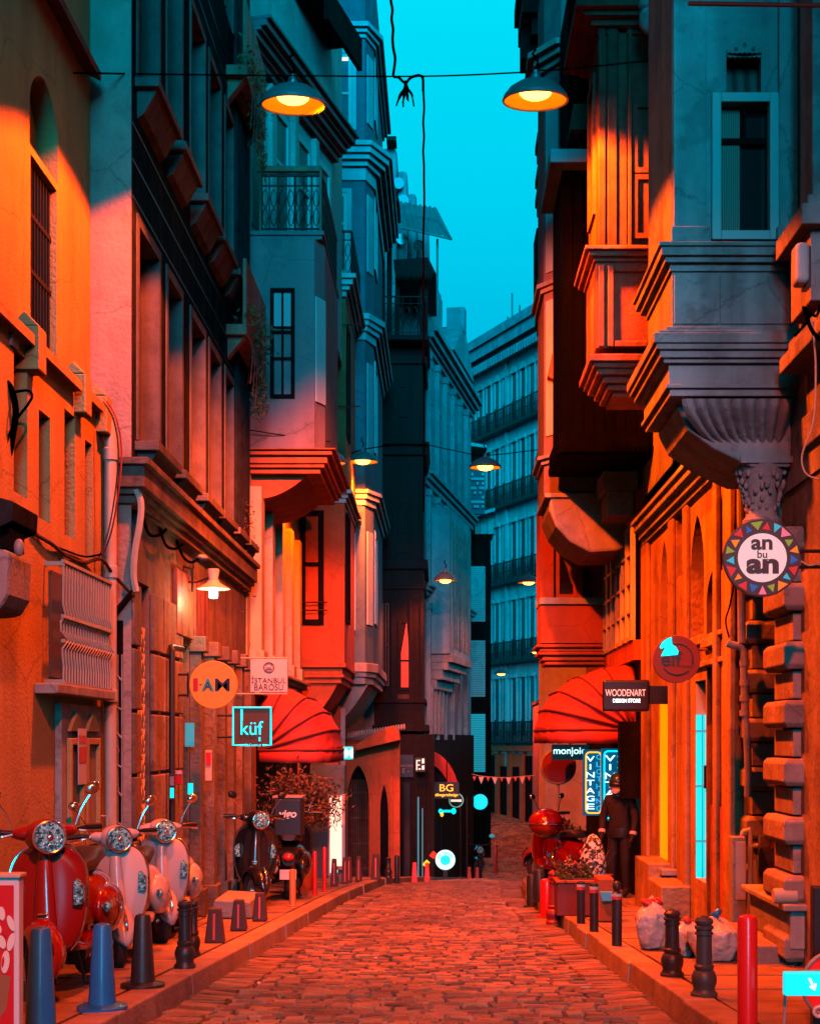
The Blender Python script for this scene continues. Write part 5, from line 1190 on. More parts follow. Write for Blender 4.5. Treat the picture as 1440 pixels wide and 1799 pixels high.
q = MB(); q.box(X(1290,11.8), X(1307,11.8), 11.745, 11.758, Z(1580,11.8), Z(1478,11.8)); q.build('door', M_PIPE, cb, bevel=0.004)
ps = thing('poster_frame', 'framed dark poster on the recess wall above the stone steps', 'poster', P(1352,1538,11.9))
q = MB(); q.box(X(1331,11.9), X(1371,11.9), 11.89, 11.945, Z(1540,11.9), Z(1465,11.9)); q.build('frame', M_GPIPE, ps, bevel=0.004)
q = MB(); q.box(X(1334,11.9), X(1369,11.9), 11.882, 11.889, Z(1537,11.9), Z(1469,11.9)); q.build('print', mat('dark_print', (0.12,0.08,0.08), 0.6, var=0.6, scale=14), ps)
q = MB(); q.prism([(X(1352,11.9),Z(1490,11.9)),(X(1360,11.9),Z(1490,11.9)),(X(1356,11.9),Z(1478,11.9))], 'y', 11.876, 11.881); q.build('red_mark', M_REDPL, ps)
st = thing('doorstep', 'two pale stone doorsteps leading up to the recess on the right', 'steps', (2.6, 10.9, PG(11)))
q = MB(); q.box(2.12, 2.95, 10.1, 11.4, PG(11)-0.2, PG(11)+0.17); q.build('lower_step', M_KERB, st, bevel=0.015)
q = MB(); q.box(2.42, 3.2, 9.9, 11.2, PG(11)+0.171, PG(11)+0.44); q.build('riser', M_TRIM, st, bevel=0.01)
q = MB(); q.box(2.36, 3.2, 9.84, 11.25, PG(11)+0.442, PG(11)+0.49); q.build('tread_slab', M_TRIM, st, bevel=0.012)
pc = thing('wall_spout', 'short tan drain spout sticking out of the rusticated pier above the steps', 'pipe', P(1375,1575,10.0))
q = MB(); q.lathe(P(1357,1574,9.95), [(0.05,0),(0.055,0.02),(0.055,0.16)], 16, axis='x'); q.build('spout', M_PIPE, pc, smooth=True)

# ---- red varnished oriel of the timber house -----------------------------------------------------
b = bld('oriel_house', 'weathered timber house with a red lit panelled oriel and a black boarded bay behind it', 2.5, 16)
Yo = 14.0; xl_ = X(1050,Yo); zB, zP0, zP1 = Z(690,Yo), Z(612,Yo), Z(462,Yo)
q = MB(); q.box(WX+0.01, 6, 17.7, 24.8, 2.6, 13); q.build('street_wall', M_PINK, b)
q = MB(); q.box(xl_, WX, Yo, 14.9, zP1, 11); q.build('oriel', M_BROWNW, b)
q = MB(); q.box(xl_-0.02, WX, Yo-0.02, 14.92, zP0, zP1-0.002); q.build('oriel_apron', M_REDW, b)
q = MB()
for px in (1050, 1066): q.box(X(px,Yo), X(px+10,Yo), Yo-0.07, Yo-0.02, zP0, zP1-0.04)
q.box(X(1137,Yo), X(1146,Yo), Yo-0.07, Yo-0.02, zP0, zP1-0.04); q.box(X(1150,Yo), WX, Yo-0.05, Yo-0.02, zP0, zP1-0.04)
for (za, zb_) in ((zP0, zP0+0.06), (zP1-0.10, zP1-0.041)): q.box(X(1077,Yo), X(1136,Yo), Yo-0.06, Yo-0.02, za, zb_)
q.build('apron_frame', M_REDW, b, bevel=0.008)
q = MB()
for k,(h_, p_) in enumerate(((0.05,-0.16),(0.06,-0.10),(0.07,-0.05),(0.06,0.01),(0.05,0.05),(0.07,0.09))):
    zz = zB+sum(h for h, _ in ((0.05,0),(0.06,0),(0.07,0),(0.06,0),(0.05,0),(0.07,0))[:k]); q.box(xl_-p_, WX, Yo-p_, 14.9+p_, zz, zz+h_)
q.build('oriel_base', M_REDW, b, bevel=0.008)
q = MB()
for k,(h_, p_) in enumerate(((0.04,0.05),(0.05,0.10),(0.04,0.14))):
    zz = zP1+[0,0.04,0.09][k]; q.box(xl_-p_, WX, Yo-p_, 14.9+p_, zz, zz+h_)
q.build('oriel_sill', M_REDW, b, bevel=0.008)
q = MB()
for px, w_ in ((1050,12),(1066,16),(1102,6)): q.box(X(px,Yo), X(px+w_,Yo), Yo-0.05, Yo-0.002, zP1+0.14, 9)
q.box(X(1084,Yo), X(1100,Yo), Yo-0.03, Yo-0.002, zP1+0.14, 9); q.build('oriel_stud', M_BROWNW, b, bevel=0.006)
win_front(b, 1110, 1148, 182, 305, Yo, M_BROWNW, M_CURT, fw=0.05); win_front(b, 1110, 1148, 308, 420, Yo, M_BROWNW, M_CURT, fw=0.05)
for yy in (14.2,): window(b, 'x', xl_-0.03, 1, yy, yy+0.55, Z(425,15), Z(190,15), M_BROWNW, M_GLASS, name='side_window')
q = MB(); cornice(q, xl_+0.04, WX, Yo+0.02, 14.9, Z(62,Yo), [(0.05,0.05),(0.06,0.12),(0.05,0.2),(0.08,0.28)], (1,0,1,1)); q.build('oriel_cornice', M_BROWNW, b, bevel=0.008)
q = MB(); q.ell((X(1140,13.6),13.6,Z(35,13.6)), (0.10,0.1,0.14)); q.ell((X(1144,13.6),13.6,Z(10,13.6)), (0.13,0.12,0.08)); q.build('carved_boss', M_STONE, b, smooth=True)
# black boarded bay
Yk = 16.9; xk = X(987,Yk); zb_, zt_ = Z(800,Yk), Z(300,Yk)
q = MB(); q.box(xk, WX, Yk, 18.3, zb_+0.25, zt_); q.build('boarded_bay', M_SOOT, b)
q = MB()
for k in range(9): q.box(xk+0.02+k*0.125, xk+0.12+k*0.125, Yk-0.015, Yk-0.001, zb_+0.25, zt_)
q.build('board', M_SOOT, b)
q = MB(); q.box(xk-0.05, WX, Yk-0.05, 18.3, zb_, zb_+0.26); q.box(xk-0.06, WX, Yk-0.07, 18.3, zb_+0.02, zb_+0.09)
for k in range(20): q.box(xk+k*0.055, xk+0.03+k*0.055, Yk-0.09, Yk-0.071, zb_+0.03, zb_+0.09)
q.build('carved_base', M_SOOT, b)
q = MB(); q.box(xk-0.16, WX, Yk-0.25, 18.3, zt_+0.002, zt_+0.16); q.build('bay_roof', M_BLUETR, b, bevel=0.01)
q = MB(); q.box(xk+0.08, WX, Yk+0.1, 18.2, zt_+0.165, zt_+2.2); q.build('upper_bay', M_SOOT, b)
q = MB(); q.prism([(X(997,Yk),Z(250,Yk)),(X(1002,Yk),Z(205,Yk)),(2.4,Z(205,Yk)),(2.4,Z(250,Yk))], 'y', Yk-0.35, Yk+0.1); q.build('balcony_box', M_BROWNW, b, bevel=0.01)
for k,(py0,py1) in enumerate(((453,463),(490,545),(555,590),(600,640))):
    q = MB(); q.box(X(1033,Yk), X(1043,Yk), Yk-0.03, Yk-0.016, Z(py1,Yk), Z(py0,Yk)); q.build('pale_slat', M_CURT, b)

# ---- pink cornered house with the swelling bay --------------------------------------------------------
b = bld('corner_house', 'faded pink house with a white swelling bay base above a red lit bay window', 2.4, 21)
Yc = 18.5; xl_ = X(958,Yc)
q = MB(); q.prism([(xl_,Yc+0.3),(X(985,Yc),Yc),(WX,Yc),(WX,20.0),(xl_,20.0)], 'z', Z(868,Yc), Z(-80,Yc)); q.build('bay', M_PINK, b)
zt_, zb_ = Z(868,Yc), Z(972,Yc)
q = MB()
pts = [(xl_+0.06,zt_-0.002),(WX,zt_-0.002),(WX,zb_+0.1),(X(1080,Yc),zb_+0.02),(X(1035,Yc),zb_),(X(1000,Yc),zb_+0.14),(X(975,Yc),zb_+0.34),(xl_+0.04,zb_+0.55)]
q.prism(pts, 'y', Yc-0.06, 19.9); q.build('swelling_base', M_TRIM, b, bevel=0.04)
q = MB(); q.box(xl_-0.02, X(1090,Yc), Yc-0.1, 19.95, zt_-0.06, zt_); q.build('base_fillet', M_TRIM, b, bevel=0.01)
q = MB(); q.box(X(1058,17.7), X(1120,17.7), 17.66, 18.4, Z(862,17.7), Z(828,17.7)); q.box(X(1066,17.7), X(1118,17.7), 17.7, 18.4, Z(905,17.7), Z(862,17.7)-0.002); q.build('bracket_block', M_TRIM, b, bevel=0.015)
q = MB(); 
for (z0, st) in ((Z(810,Yc),[(0.06,0.04),(0.05,0.09)]),(Z(112,Yc),[(0.08,0.06),(0.08,0.14),(0.08,0.22)]),(Z(505,Yc),[(0.06,0.05),(0.06,0.1)])):
    z = z0; q = MB()
    for h_, p_ in st: q.prism([(xl_-p_,Yc+0.3-p_*0.4),(X(985,Yc)-p_*0.4,Yc-p_),(2.4,Yc-p_),(2.4,19.9),(xl_-p_,19.9)], 'z', z, z+h_); z += h_
    q.build('moulding', M_TRIM, b, bevel=0.008)
for (py0, py1) in ((150,300),(520,760),(330,470)):
    f = MB(); e0, e1 = Vector((xl_,Yc+0.3)), Vector((X(985,Yc),Yc)); pa, pb = e0.lerp(e1,0.15), e0.lerp(e1,0.85); n_ = Vector((-0.6,-0.8)).normalized()*0.02
    f.prism([tuple(pa),tuple(pb),tuple(pb+n_),tuple(pa+n_)], 'z', Z(py1,Yc), Z(py0,Yc)); f.build('corner_window', M_BLUETR, b)
q = MB(); q.prism([(X(962,Yc),Z(660,Yc)),(X(970,Yc),Z(620,Yc)),(X(974,Yc),Z(625,Yc)),(X(974,Yc),Z(668,Yc))], 'y', Yc-0.0, Yc+0.2); q.build('corner_bracket', M_TERRA, b)
# red lit first floor: bay window and long row of casements
Yd = 21.0; xd = X(945,Yd); z0, z1, z2 = Z(1062,Yd), Z(935,Yd), Z(1130,Yd)
q = MB(); q.box(X(949,Yd), WX, Yd, 21.8, z2+0.002, z0-0.002); q.build('window_apron', M_TERRA, b)
q = MB(); cornice(q, X(952,Yd), WX, Yd, 21.8, Z(1168,Yd), [(0.06,-0.04),(0.08,0.0),(0.05,0.06),(0.06,0.04),(0.05,0.09)], (1,0,1,0)); q.build('apron_base', M_TERRA, b, bevel=0.02)
q = MB(); q.box(X(947,Yd), WX, Yd-0.05, 21.8, z0, z0+0.10); q.build('window_sill', M_WHITE, b, bevel=0.01)
q = MB(); q.box(X(948,Yd), X(972,Yd), Yd, 21.8, z0+0.10, z1+0.4); q.box(X(1012,Yd), X(1022,Yd), Yd, Yd+0.2, z0+0.10, z1+0.4); q.box(X(972,Yd), WX, Yd+0.3, 21.8, z0+0.1, z1+0.4); q.build('bay_post', M_TERRA, b)
win_front(b, 976, 1012, 930, 1050, Yd, M_TERRA, M_GLASS, fw=0.05)
q = MB(); q.prism([(X(990,Yd),Z(945,Yd)),(X(1008,Yd),Z(940,Yd)),(X(1007,Yd),Z(1030,Yd)),(X(1003,Yd),Z(1025,Yd)),(X(996,Yd),Z(1000,Yd)),(X(990,Yd),Z(985,Yd))], 'y', Yd-0.018, Yd-0.010); q.build('curtain', M_REDW, b)
XW = 2.38
ys0, ys1 = 18.6, 20.9
q = MB(); zf0, zf1 = Z(1140,19.5), Z(955,19.5); q.box(XW, WX+0.02, 17.7, 20.9, zf0-0.25, zf0); q.box(XW, WX+0.02, 17.7, 20.9, zf1, zf1+0.5); q.build('casement_wall', M_TERRA, b)
for i in range(6):
    ya = 17.75+i*0.53; window(b, 'x', XW-0.03, 1, ya, ya+0.45, zf0, zf1, M_WHITE, M_GLASS, fw=0.05, bars=(0.25,0.5,0.75), name='casement')
q = MB(); q.box(WX-0.02, 3.2, 17.7, 24.5, G(20)-1, zf0-0.26); q.build('shop_front', M_BLACKW, b)
q = MB(); q.box(X(1086,17.9), X(1126,17.9), 17.72, 18.0, Z(1402,17.9), Z(1268,17.9)); q.build('black_signbox', M_BLACKW, b)
# strip of more distant facades above the street
b = bld('end_house', 'tall pale house ending the right hand row, under a dark bracketed cornice', 1.9, 27)
Ye = 25.2; 
q = MB(); q.prism([(X(948,Ye),Ye+0.3),(X(957,Ye),Ye),(6,Ye),(6,33),(2.75,33)], 'z', G(30)-1, Z(85,Ye)); q.build('wall', M_WHITE, b)
q = MB()
for k,(h_, p_) in enumerate(((0.15,0.06),(0.3,0.2),(0.35,0.38),(0.3,0.45))): q.box(X(952,Ye)-p_, 4, Ye-p_, Ye+0.9, Z(85,Ye)+0.15*k+[0,0,0.15,0.35][k], Z(85,Ye)+0.15*k+[0,0,0.15,0.35][k]+h_)
q.build('cornice', M_BLACKW, b)
q = MB()
for k in range(2): q.box(X(952,Ye)-0.36, X(952,Ye)-0.05, Ye+0.1+k*0.4, Ye+0.3+k*0.4, Z(85,Ye)-0.12, Z(85,Ye)+0.5)
q.build('cornice_bracket', M_BLACKW, b)
q = MB(); q.box(X(943,Ye), X(957,Ye), Ye+0.02, 26.2, Z(500,Ye), Z(490,Ye)); bl_ = q.build('balcony', M_TERRA, b)
railing(bl_, [(X(957,Ye),Ye+0.05),(X(944,Ye),Ye+0.05),(X(944,Ye),26.1)], Z(490,Ye), 0.9, pitch=0.07)
for py in (250, 310, 345, 810, 560):
    q = MB(); q.box(X(943,Ye), X(957,Ye), Ye-0.08, Ye+0.6, Z(py,Ye), Z(py,Ye)+0.16); q.box(X(946,Ye), X(957,Ye), Ye-0.04, Ye+0.6, Z(py,Ye)-0.16, Z(py,Ye)-0.002); q.build('ledge', M_TERRA, b, bevel=0.01)
for (py0, py1) in ((150,235),(360,470),(590,780),(840,1000)): win_front(b, 949.5, 956.5, py0, py1, Ye+0.0, M_WHITE, M_GLASS, fw=0.02)
b = bld('low_house', 'dim red plastered house closing the right of the street past the awning', 4.6, 42)
q = MB(); q.box(3.7, 9, 40, 58, G(48)-1, Z(1215,41)); q.build('wall', M_TERRA, b)
q = MB(); q.box(3.62, 9, 39.9, 58, Z(1215,41), Z(1208,41)); q.build('roof_edge', M_BROWNW, b)
for k in range(4): window(b, 'x', 3.67, 1, 42+k*3.2, 43.4+k*3.2, G(46)+0.2, G(46)+2.6, M_BROWNW, M_GLASS, name='door')
# ================================================================== STREET FURNITURE
def bollard(kind, name, label, px, py, Y, h, group, s=1.0, m=None):
    """kind of bollard standing on the pavement at photo column px, depth Y"""
    x = X(px, Y); k_in = kl(Y)+0.02 < x < kr(Y)-0.02
    z = G(Y)+0.02 if k_in else PG(Y)
    t = thing(name, label, 'bollard', (x, Y, z), group=group)
    if kind == 'cone':
        MB().lathe((0,0,0), [(0.135*s,0),(0.135*s,0.02),(0.09*s,0.035)], 24).build('base', m, t, smooth=True, local=True)
        MB().lathe((0,0,0), [(0.075*s,0.03),(0.05*s,h-0.03),(0.042*s,h-0.008),(0.02*s,h)], 24).build('post', m, t, smooth=True, local=True)
    elif kind == 'ornate':
        MB().lathe((0,0,0), [(0.078*s,0),(0.078*s,0.02),(0.064*s,0.035),(0.062*s,0.05),(0.072*s,0.08),(0.074*s,0.11),(0.062*s,0.145),(0.05*s,0.155),(0.057*s,0.165),(0.057*s,0.18),(0.047*s,0.19),(0.044*s,h*0.76)], 24).build('shaft', m, t, smooth=True, local=True)
        MB().lathe((0,0,0), [(0.044*s,h*0.76),(0.053*s,h*0.77),(0.053*s,h*0.795),(0.046*s,h*0.80),(0.046*s,h*0.83),(0.055*s,h*0.84),(0.056*s,h*0.87),(0.043*s,h*0.885),(0.052*s,h*0.91),(0.054*s,h*0.94),(0.042*s,h*0.975),(0.018*s,h*0.985),(0.014*s,h)], 24).build('finial', m, t, smooth=True, local=True)
    elif kind == 'wedge':
        a, b_ = 0.10*s, 0.06*s
        q = MB(); q.add([(-a,-a*0.8,0),(a,-a*0.8,0),(a,a*0.8,0),(-a,a*0.8,0),(-b_,-b_*0.8,h),(b_,-b_*0.8,h),(b_,b_*0.8,h),(-b_,b_*0.8,h)], [(0,3,2,1),(4,5,6,7),(0,1,5,4),(1,2,6,5),(2,3,7,6),(3,0,4,7)])
        q.build('body', m, t, bevel=0.012, local=True)
        q = MB(); g = lambda zz: -(a+(b_-a)*zz/h)*0.8-0.003
        q.add([(-0.012*s,g(h*.1),h*.1),(0.012*s,g(h*.1),h*.1),(0.012*s,g(h*.85),h*.85),(-0.012*s,g(h*.85),h*.85)]+[(u,v-0.003,w) for (u,v,w) in [(-0.012*s,g(h*.1),h*.1),(0.012*s,g(h*.1),h*.1),(0.012*s,g(h*.85),h*.85),(-0.012*s,g(h*.85),h*.85)]], [(0,1,2,3),(7,6,5,4),(0,4,5,1),(1,5,6,2),(2,6,7,3),(3,7,4,0)])
        q.build('reflector_strip', M_REFL, t, local=True)
    elif kind == 'banded':
        MB().lathe((0,0,0), [(0.05*s,0),(0.05*s,h*0.80)], 20).build('post', m, t, smooth=True, local=True)
        MB().lathe((0,0,0), [(0.052*s,h*0.80),(0.052*s,h*0.87)], 20).build('red_band', M_REFL, t, local=True)
        MB().lathe((0,0,0), [(0.052*s,h*0.872),(0.052*s,h*0.93)], 20).build('pale_band', M_PAINTW, t, local=True)
        MB().lathe((0,0,0), [(0.05*s,h*0.932),(0.05*s,h*0.98),(0.03*s,h)], 20).build('cap', m, t, smooth=True, local=True)
    elif kind == 'ball':
        MB().lathe((0,0,0), [(0.055*s,0),(0.055*s,h*0.72)], 20).build('post', m, t, smooth=True, local=True)
        MB().lathe((0,0,0), [(0.057*s,h*0.72),(0.057*s,h*0.765)], 20).build('red_band', M_REFL, t, local=True)
        MB().lathe((0,0,0), [(0.057*s,h*0.767),(0.057*s,h*0.81)], 20).build('pale_band', M_PAINTW, t, local=True)
        q = MB().lathe((0,0,0), [(0.055*s,h*0.812),(0.03*s,h*0.85)], 20); q.ell((0,0,h*0.92), (0.048*s,0.048*s,h*0.085)); q.build('ball_top', m, t, smooth=True, local=True)
    elif kind == 'tube':
        MB().lathe((0,0,0), [(0.05*s,0),(0.05*s,h-0.03),(0.043*s,h-0.01),(0.02*s,h)], 22).build('post', m, t, smooth=True, local=True)
        MB().lathe((0,0,0), [(0.08*s,0.0),(0.08*s,0.012)], 20).build('base_plate', m, t, local=True)
    return t
BG = 'bollards along the left kerb'; BR = 'bollards along the right kerb'
bollard('cone', 'bollard', 'blue tapered bollard in front of the red scooter wheel, cut by the bottom edge', 72, 1799, 6.9, 0.52, BG, m=M_BLUEPL)
bollard('cone', 'bollard', 'blue tapered bollard with a flanged base, right of the red scooter', 180, 1790, 7.75, 0.47, BG, m=M_BLUEPL)
bollard('cone', 'bollard', 'black tapered bollard with a flanged base in front of the cream scooter', 251, 1738, 8.75, 0.45, BG, m=M_BOLL)
bollard('ornate', 'bollard', 'black ornate bollard with a turned head on the left kerb', 325, 1697, 9.8, 0.47, BG, 0.95, m=M_BOLL)
bollard('ornate', 'bollard', 'slim dark bollard half hidden behind the ornate one on the left', 340, 1668, 10.6, 0.42, BG, 0.7, m=M_BOLL)
wd = mat('brown_rubber', (0.07,0.035,0.03), 0.7, var=0.2)
bollard('wedge', 'bollard', 'wedge shaped brown bollard with red strip, nearest of the three by the concrete block', 378, 1637, 11.7, 0.285, BG, 0.8, m=wd)
bollard('wedge', 'bollard', 'wedge shaped brown bollard with red strip, middle one in front of the concrete block', 420, 1615, 12.9, 0.28, BG, 0.74, m=wd)
bollard('wedge', 'bollard', 'wedge shaped brown bollard with red strip, in front of the black scooter wheel', 457, 1603, 14.0, 0.28, BG, 0.72, m=wd)
bollard('tube', 'bollard', 'orange painted round bollard in front of the delivery scooter plate', 514, 1587, 16.2, 0.42, BG, 0.75, m=mat('orange_paint', (0.6,0.25,0.06), 0.5, var=0.2))
bollard('tube', 'bollard', 'tall thin red post left of the other, below the awning tree', 553, 1572, 18.4, 0.56, BG, 0.55, m=M_REDPL)
bollard('tube', 'bollard', 'tall thin red post beside the white lit shop window', 570, 1569, 19.2, 0.60, BG, 0.55, m=M_REDPL)
for k,(px,Y) in enumerate(((587,20.6),(606,21.5),(613,22.0),(630,22.4))):
    bollard('wedge', 'bollard', ['small red striped bollard under the lit window sill','small red striped bollard at the pale stone stool','small red striped bollard just right of the stone stool','small red striped bollard before the lattice gate'][k], px, 1560, Y, 0.40, BG, 0.55, m=wd)
bollard('wedge', 'bollard', 'dark wedge bollard with red strip at the foot of the red arch pillar', 660, 1558, 23.4, 0.42, BG, 0.85, m=wd)
bollard('ornate', 'bollard', 'squat dark bollard just right of the red arch pillar', 682, 1558, 24.5, 0.36, BG, 0.9, m=M_BOLL)
bollard('tube', 'bollard', 'taller black bollard at the corner of the dark shop front', 697, 1557, 24.9, 0.5, BG, 0.9, m=M_BOLL)
for k,(px,Y) in enumerate(((728,27.0),(750,28.4),(824,38),(838,40))):
    bollard('wedge', 'bollard', ['red lit small post before the dark shop with gold letters','red lit small post just left of the glowing round ground sign','red lit small post under the parked dark motorbike','red lit small post right of the dark motorbike front wheel'][k], px, 1550, Y, 0.38, BG, 0.62, m=M_REFL)
bollard('tube', 'bollard', 'red post standing alone on the far rising street', 870, 1533, 47, 1.0, BG, 1.2, m=M_REDPL)
bollard('tube', 'bollard', 'large glossy red bollard at the bottom right corner beside the steps', 1312, 1850, 6.6, 0.60, BR, 0.92, m=M_REDPL)
bollard('ornate', 'bollard', 'grey green ornate bollard before the right hand rubbish bag', 1236, 1745, 8.3, 0.47, BR, 1.0, m=mat('grey_green_paint', (0.05,0.06,0.06), 0.45, var=0.2))
bollard('ornate', 'bollard', 'black ornate bollard between the two rubbish bags', 1180, 1706, 9.3, 0.44, BR, 1.0, m=M_BOLL)
bollard('ball', 'bollard', 'ball topped black bollard with red and white bands, nearest the plinth steps', 1083, 1645, 11.4, 0.52, BR, 0.75, m=M_BOLL)
bollard('banded', 'bollard', 'black bollard with red and white bands, right one in front of the planter', 1043, 1621, 12.7, 0.44, BR, 0.8, m=M_BOLL)
bollard('banded', 'bollard', 'black bollard with red and white bands, left one in front of the planter', 1020, 1607, 13.6, 0.41, BR, 0.8, m=M_BOLL)
bollard('ornate', 'bollard', 'dark red ornate bollard with flared foot left of the planter', 972, 1595, 15.0, 0.56, BR, 1.1, m=mat('dark_red_paint', (0.28,0.02,0.015), 0.45))
bollard('tube', 'bollard', 'thick red bollard beside the ornate red one', 960, 1588, 16.0, 0.42, BR, 1.5, m=M_REDPL)
bollard('tube', 'bollard', 'grey black cylinder bollard, left of the pair before the red moped', 934, 1576, 17.6, 0.40, BR, 1.35, m=M_BOLL)
bollard('tube', 'bollard', 'grey black cylinder bollard, right of the pair before the red moped', 947, 1580, 17.0, 0.39, BR, 1.35, m=M_BOLL)

bl = thing('concrete_block', 'low grey concrete block on the left pavement behind the wedge bollards', 'block', P(402, 1596, 14.3))
q = MB(); x0, x1 = X(368,14.3), X(442,14.3); z0 = PG(14.3)
q.prism([(x0,z0),(x1,z0),(x1-0.02,z0+0.17),(x0+0.05,z0+0.19)], 'y', 14.3, 15.2); q.build('block', M_CONC, bl, bevel=0.015)
stl = thing('stone_stool', 'small pale stone stool beneath the white lit shop window', 'stool', P(599,1560,22.2))
q = MB(); p = P(599,1560,22.2); q.lathe((p.x,22.2,PG(22.2)), [(0.05,0),(0.05,0.2)], 12); q.build('leg', M_CONC, stl)
q = MB(); q.lathe((p.x,22.2,PG(22.2)), [(0.12,0.201),(0.12,0.24)], 18); q.build('seat', M_TRIM, stl)

# ---- signs ------------------------------------------------------------------------------------
def sign(label, px, py, Y, name='shop_sign', cat='sign'): return thing(name, label, cat, P(px, py, Y))
def disc(mb, c, r, th, n=48): return mb.lathe((c[0], c[1], c[2]), [(r,0),(r,th)], n, axis='y')
# I-AM
Y = 13.7; s = sign('round orange hanging sign reading I-AM', 375, 1203, Y); c0 = P(375,1203,Y); r = 42*Y/F
M_SORG = mat('orange_sign_face', (0.80,0.22,0.01), 0.5, emit=0.35, ecol=(1.0,0.16,0.0))
disc(MB(), c0, r, 0.05).build('board', M_SORG, s, bevel=0.006)
M_NAVY = mat('navy_ink', (0.01,0.02,0.04), 0.6)
txt('I', M_REDPL, s, c0+Vector((-0.17,-0.004,0)), h=0.125, w=0.045); txt('-', M_NAVY, s, c0+Vector((-0.122,-0.004,0)), w=0.022, h=0.01)
txt('A', mat('teal_ink', (0.05,0.42,0.45), 0.6), s, c0+Vector((-0.052,-0.004,0)), h=0.12, w=0.12, bold=0.03); txt('A', M_NAVY, s, c0+Vector((-0.052,-0.008,-0.012)), h=0.08, w=0.07); txt('M', M_NAVY, s, c0+Vector((0.088,-0.004,0)), h=0.12, w=0.14, bold=0.012)
q = MB(); q.tube([c0+Vector((-r-0.02,0.03,0.1)), Vector((DX-0.02,Y+0.03,c0.z+0.1))], 0.012); q.tube([c0+Vector((-r-0.02,0.03,-0.1)), Vector((DX-0.02,Y+0.03,c0.z-0.1))], 0.012); q.tube([c0+Vector((-r-0.02,0.03,-0.12)), c0+Vector((-r-0.02,0.03,0.12))], 0.01); q.build('bracket', M_IRON, s)
# ISTANBUL BAROSU
Y = 17.2; s = sign('pale square plate reading ISTANBUL BAROSU under a round emblem', 472, 1187, Y); x0, x1, z0, z1 = X(440,Y), X(505,Y), Z(1216,Y), Z(1158,Y)
MB().box(x0,x1,Y,Y+0.03,z0,z1).build('plate', mat('pink_plate', (0.62,0.46,0.42), 0.5), s, bevel=0.004)
M_GREYI = mat('grey_ink', (0.04,0.035,0.04), 0.6)
txt('İSTANBUL', M_GREYI, s, (X(472.5,Y),Y-0.004,Z(1194,Y)), w=0.42, h=0.082); txt('BAROSU', M_GREYI, s, (X(472.5,Y),Y-0.004,Z(1207,Y)), w=0.35, h=0.075)
q = MB().torus((X(472.5,Y),Y-0.004,Z(1173,Y)), 0.062, 0.006, 'y', 28, 6); q.torus((X(472.5,Y),Y-0.004,Z(1173,Y)), 0.046, 0.003, 'y', 28, 5)
for k in range(5): q.box(X(472.5,Y)-0.03+k*0.013, X(472.5,Y)-0.023+k*0.013, Y-0.008, Y-0.002, Z(1173,Y)-0.02, Z(1173,Y)+0.005+0.006*(k%2))
q.box(X(472.5,Y)-0.034, X(472.5,Y)+0.036, Y-0.008, Y-0.002, Z(1173,Y)-0.026, Z(1173,Y)-0.02); q.build('emblem', M_GREYI, s)
for zz in (z1+0.015, z0-0.02): MB().tube([(DX+0.0,Y+0.015,zz),(x1+0.0,Y+0.015,zz)], 0.009).build('bracket', M_PIPE, s)
# kuf
Y = 15.6; s = sign('square cyan neon sign reading küf', 443, 1276, Y, 'neon_sign'); x0, x1, z0, z1 = X(408,Y), X(478,Y), Z(1311,Y), Z(1241,Y)
MB().box(x0,x1,Y,Y+0.06,z0,z1).build('board', mat('brown_board', (0.05,0.025,0.015), 0.6), s, bevel=0.006)
q = MB(); e_ = 0.012
q.tube([(x0+0.17,Y-0.01,z0+e_),(x0+e_,Y-0.01,z0+e_),(x0+e_,Y-0.01,z1-e_),(x1-e_,Y-0.01,z1-e_),(x1-e_,Y-0.01,z0+e_),(x1-0.10,Y-0.01,z0+e_)], 0.011, 8); q.build('neon_frame', M_NEONC, s)
q = MB(); xk_ = x0+0.105; q.tube([(xk_,Y-0.01,z1-0.03),(xk_,Y-0.01,z1-0.16)], 0.011, 8); xf_ = x1-0.135; q.tube([(xf_,Y-0.01,z0+0.10),(xf_,Y-0.01,z0+0.055)], 0.009, 8); q.build('neon_stem', M_NEONC, s)
txt('küf', M_NEONC, s, ((x0+x1)/2,Y-0.012,Z(1279,Y)), w=0.245, h=0.15); txt('kuf.com.tr', M_NEONC, s, ((x0+x1)/2+0.02,Y-0.012,z0+0.014), w=0.17)
for zz in (z1-0.1, z0+0.1): MB().tube([(x0,Y+0.03,zz),(DX+0.08,Y+0.03,zz)], 0.012).build('bracket', M_IRON, s)
# an bu an
Y = 9.0; s = sign('round sign reading an bu an ringed with coloured triangles', 1338, 980, Y); c0 = P(1338,980,Y); r = 68*Y/F
M_SG = mat('slate_sign', (0.06,0.06,0.065), 0.5)
disc(MB(), c0, r, 0.04, 64).build('board', M_SG, s, bevel=0.005)
disc(MB(), c0+Vector((0,-0.006,0)), r*0.63, 0.005, 48).build('white_face', mat('glowing_white_face', (0.74,0.72,0.72), 0.5, emit=0.42, ecol=(1,0.88,0.86)), s)  # white face emits, to read brighter than the lamps make it
txt('an', M_SG, s, c0+Vector((-0.005,-0.009,0.083)), w=0.135, h=0.068, bold=0.03); txt('bu', M_SG, s, c0+Vector((-0.002,-0.009,0.022)), w=0.062, h=0.048, bold=0.01); txt('an', M_SG, s, c0+Vector((0,-0.009,-0.055)), w=0.205, h=0.095, bold=0.045)
cols = {'red':(0.55,0.02,0.02),'blue':(0.01,0.12,0.45),'cyan':(0.02,0.55,0.72),'green':(0.22,0.36,0.03),'orange':(0.75,0.25,0.01),'pink':(0.72,0.20,0.30)}
seq = ['cyan','red','green','blue','red','orange','green','cyan','red','orange','red','blue','pink','green','orange','cyan','red','blue','orange','green','pink']
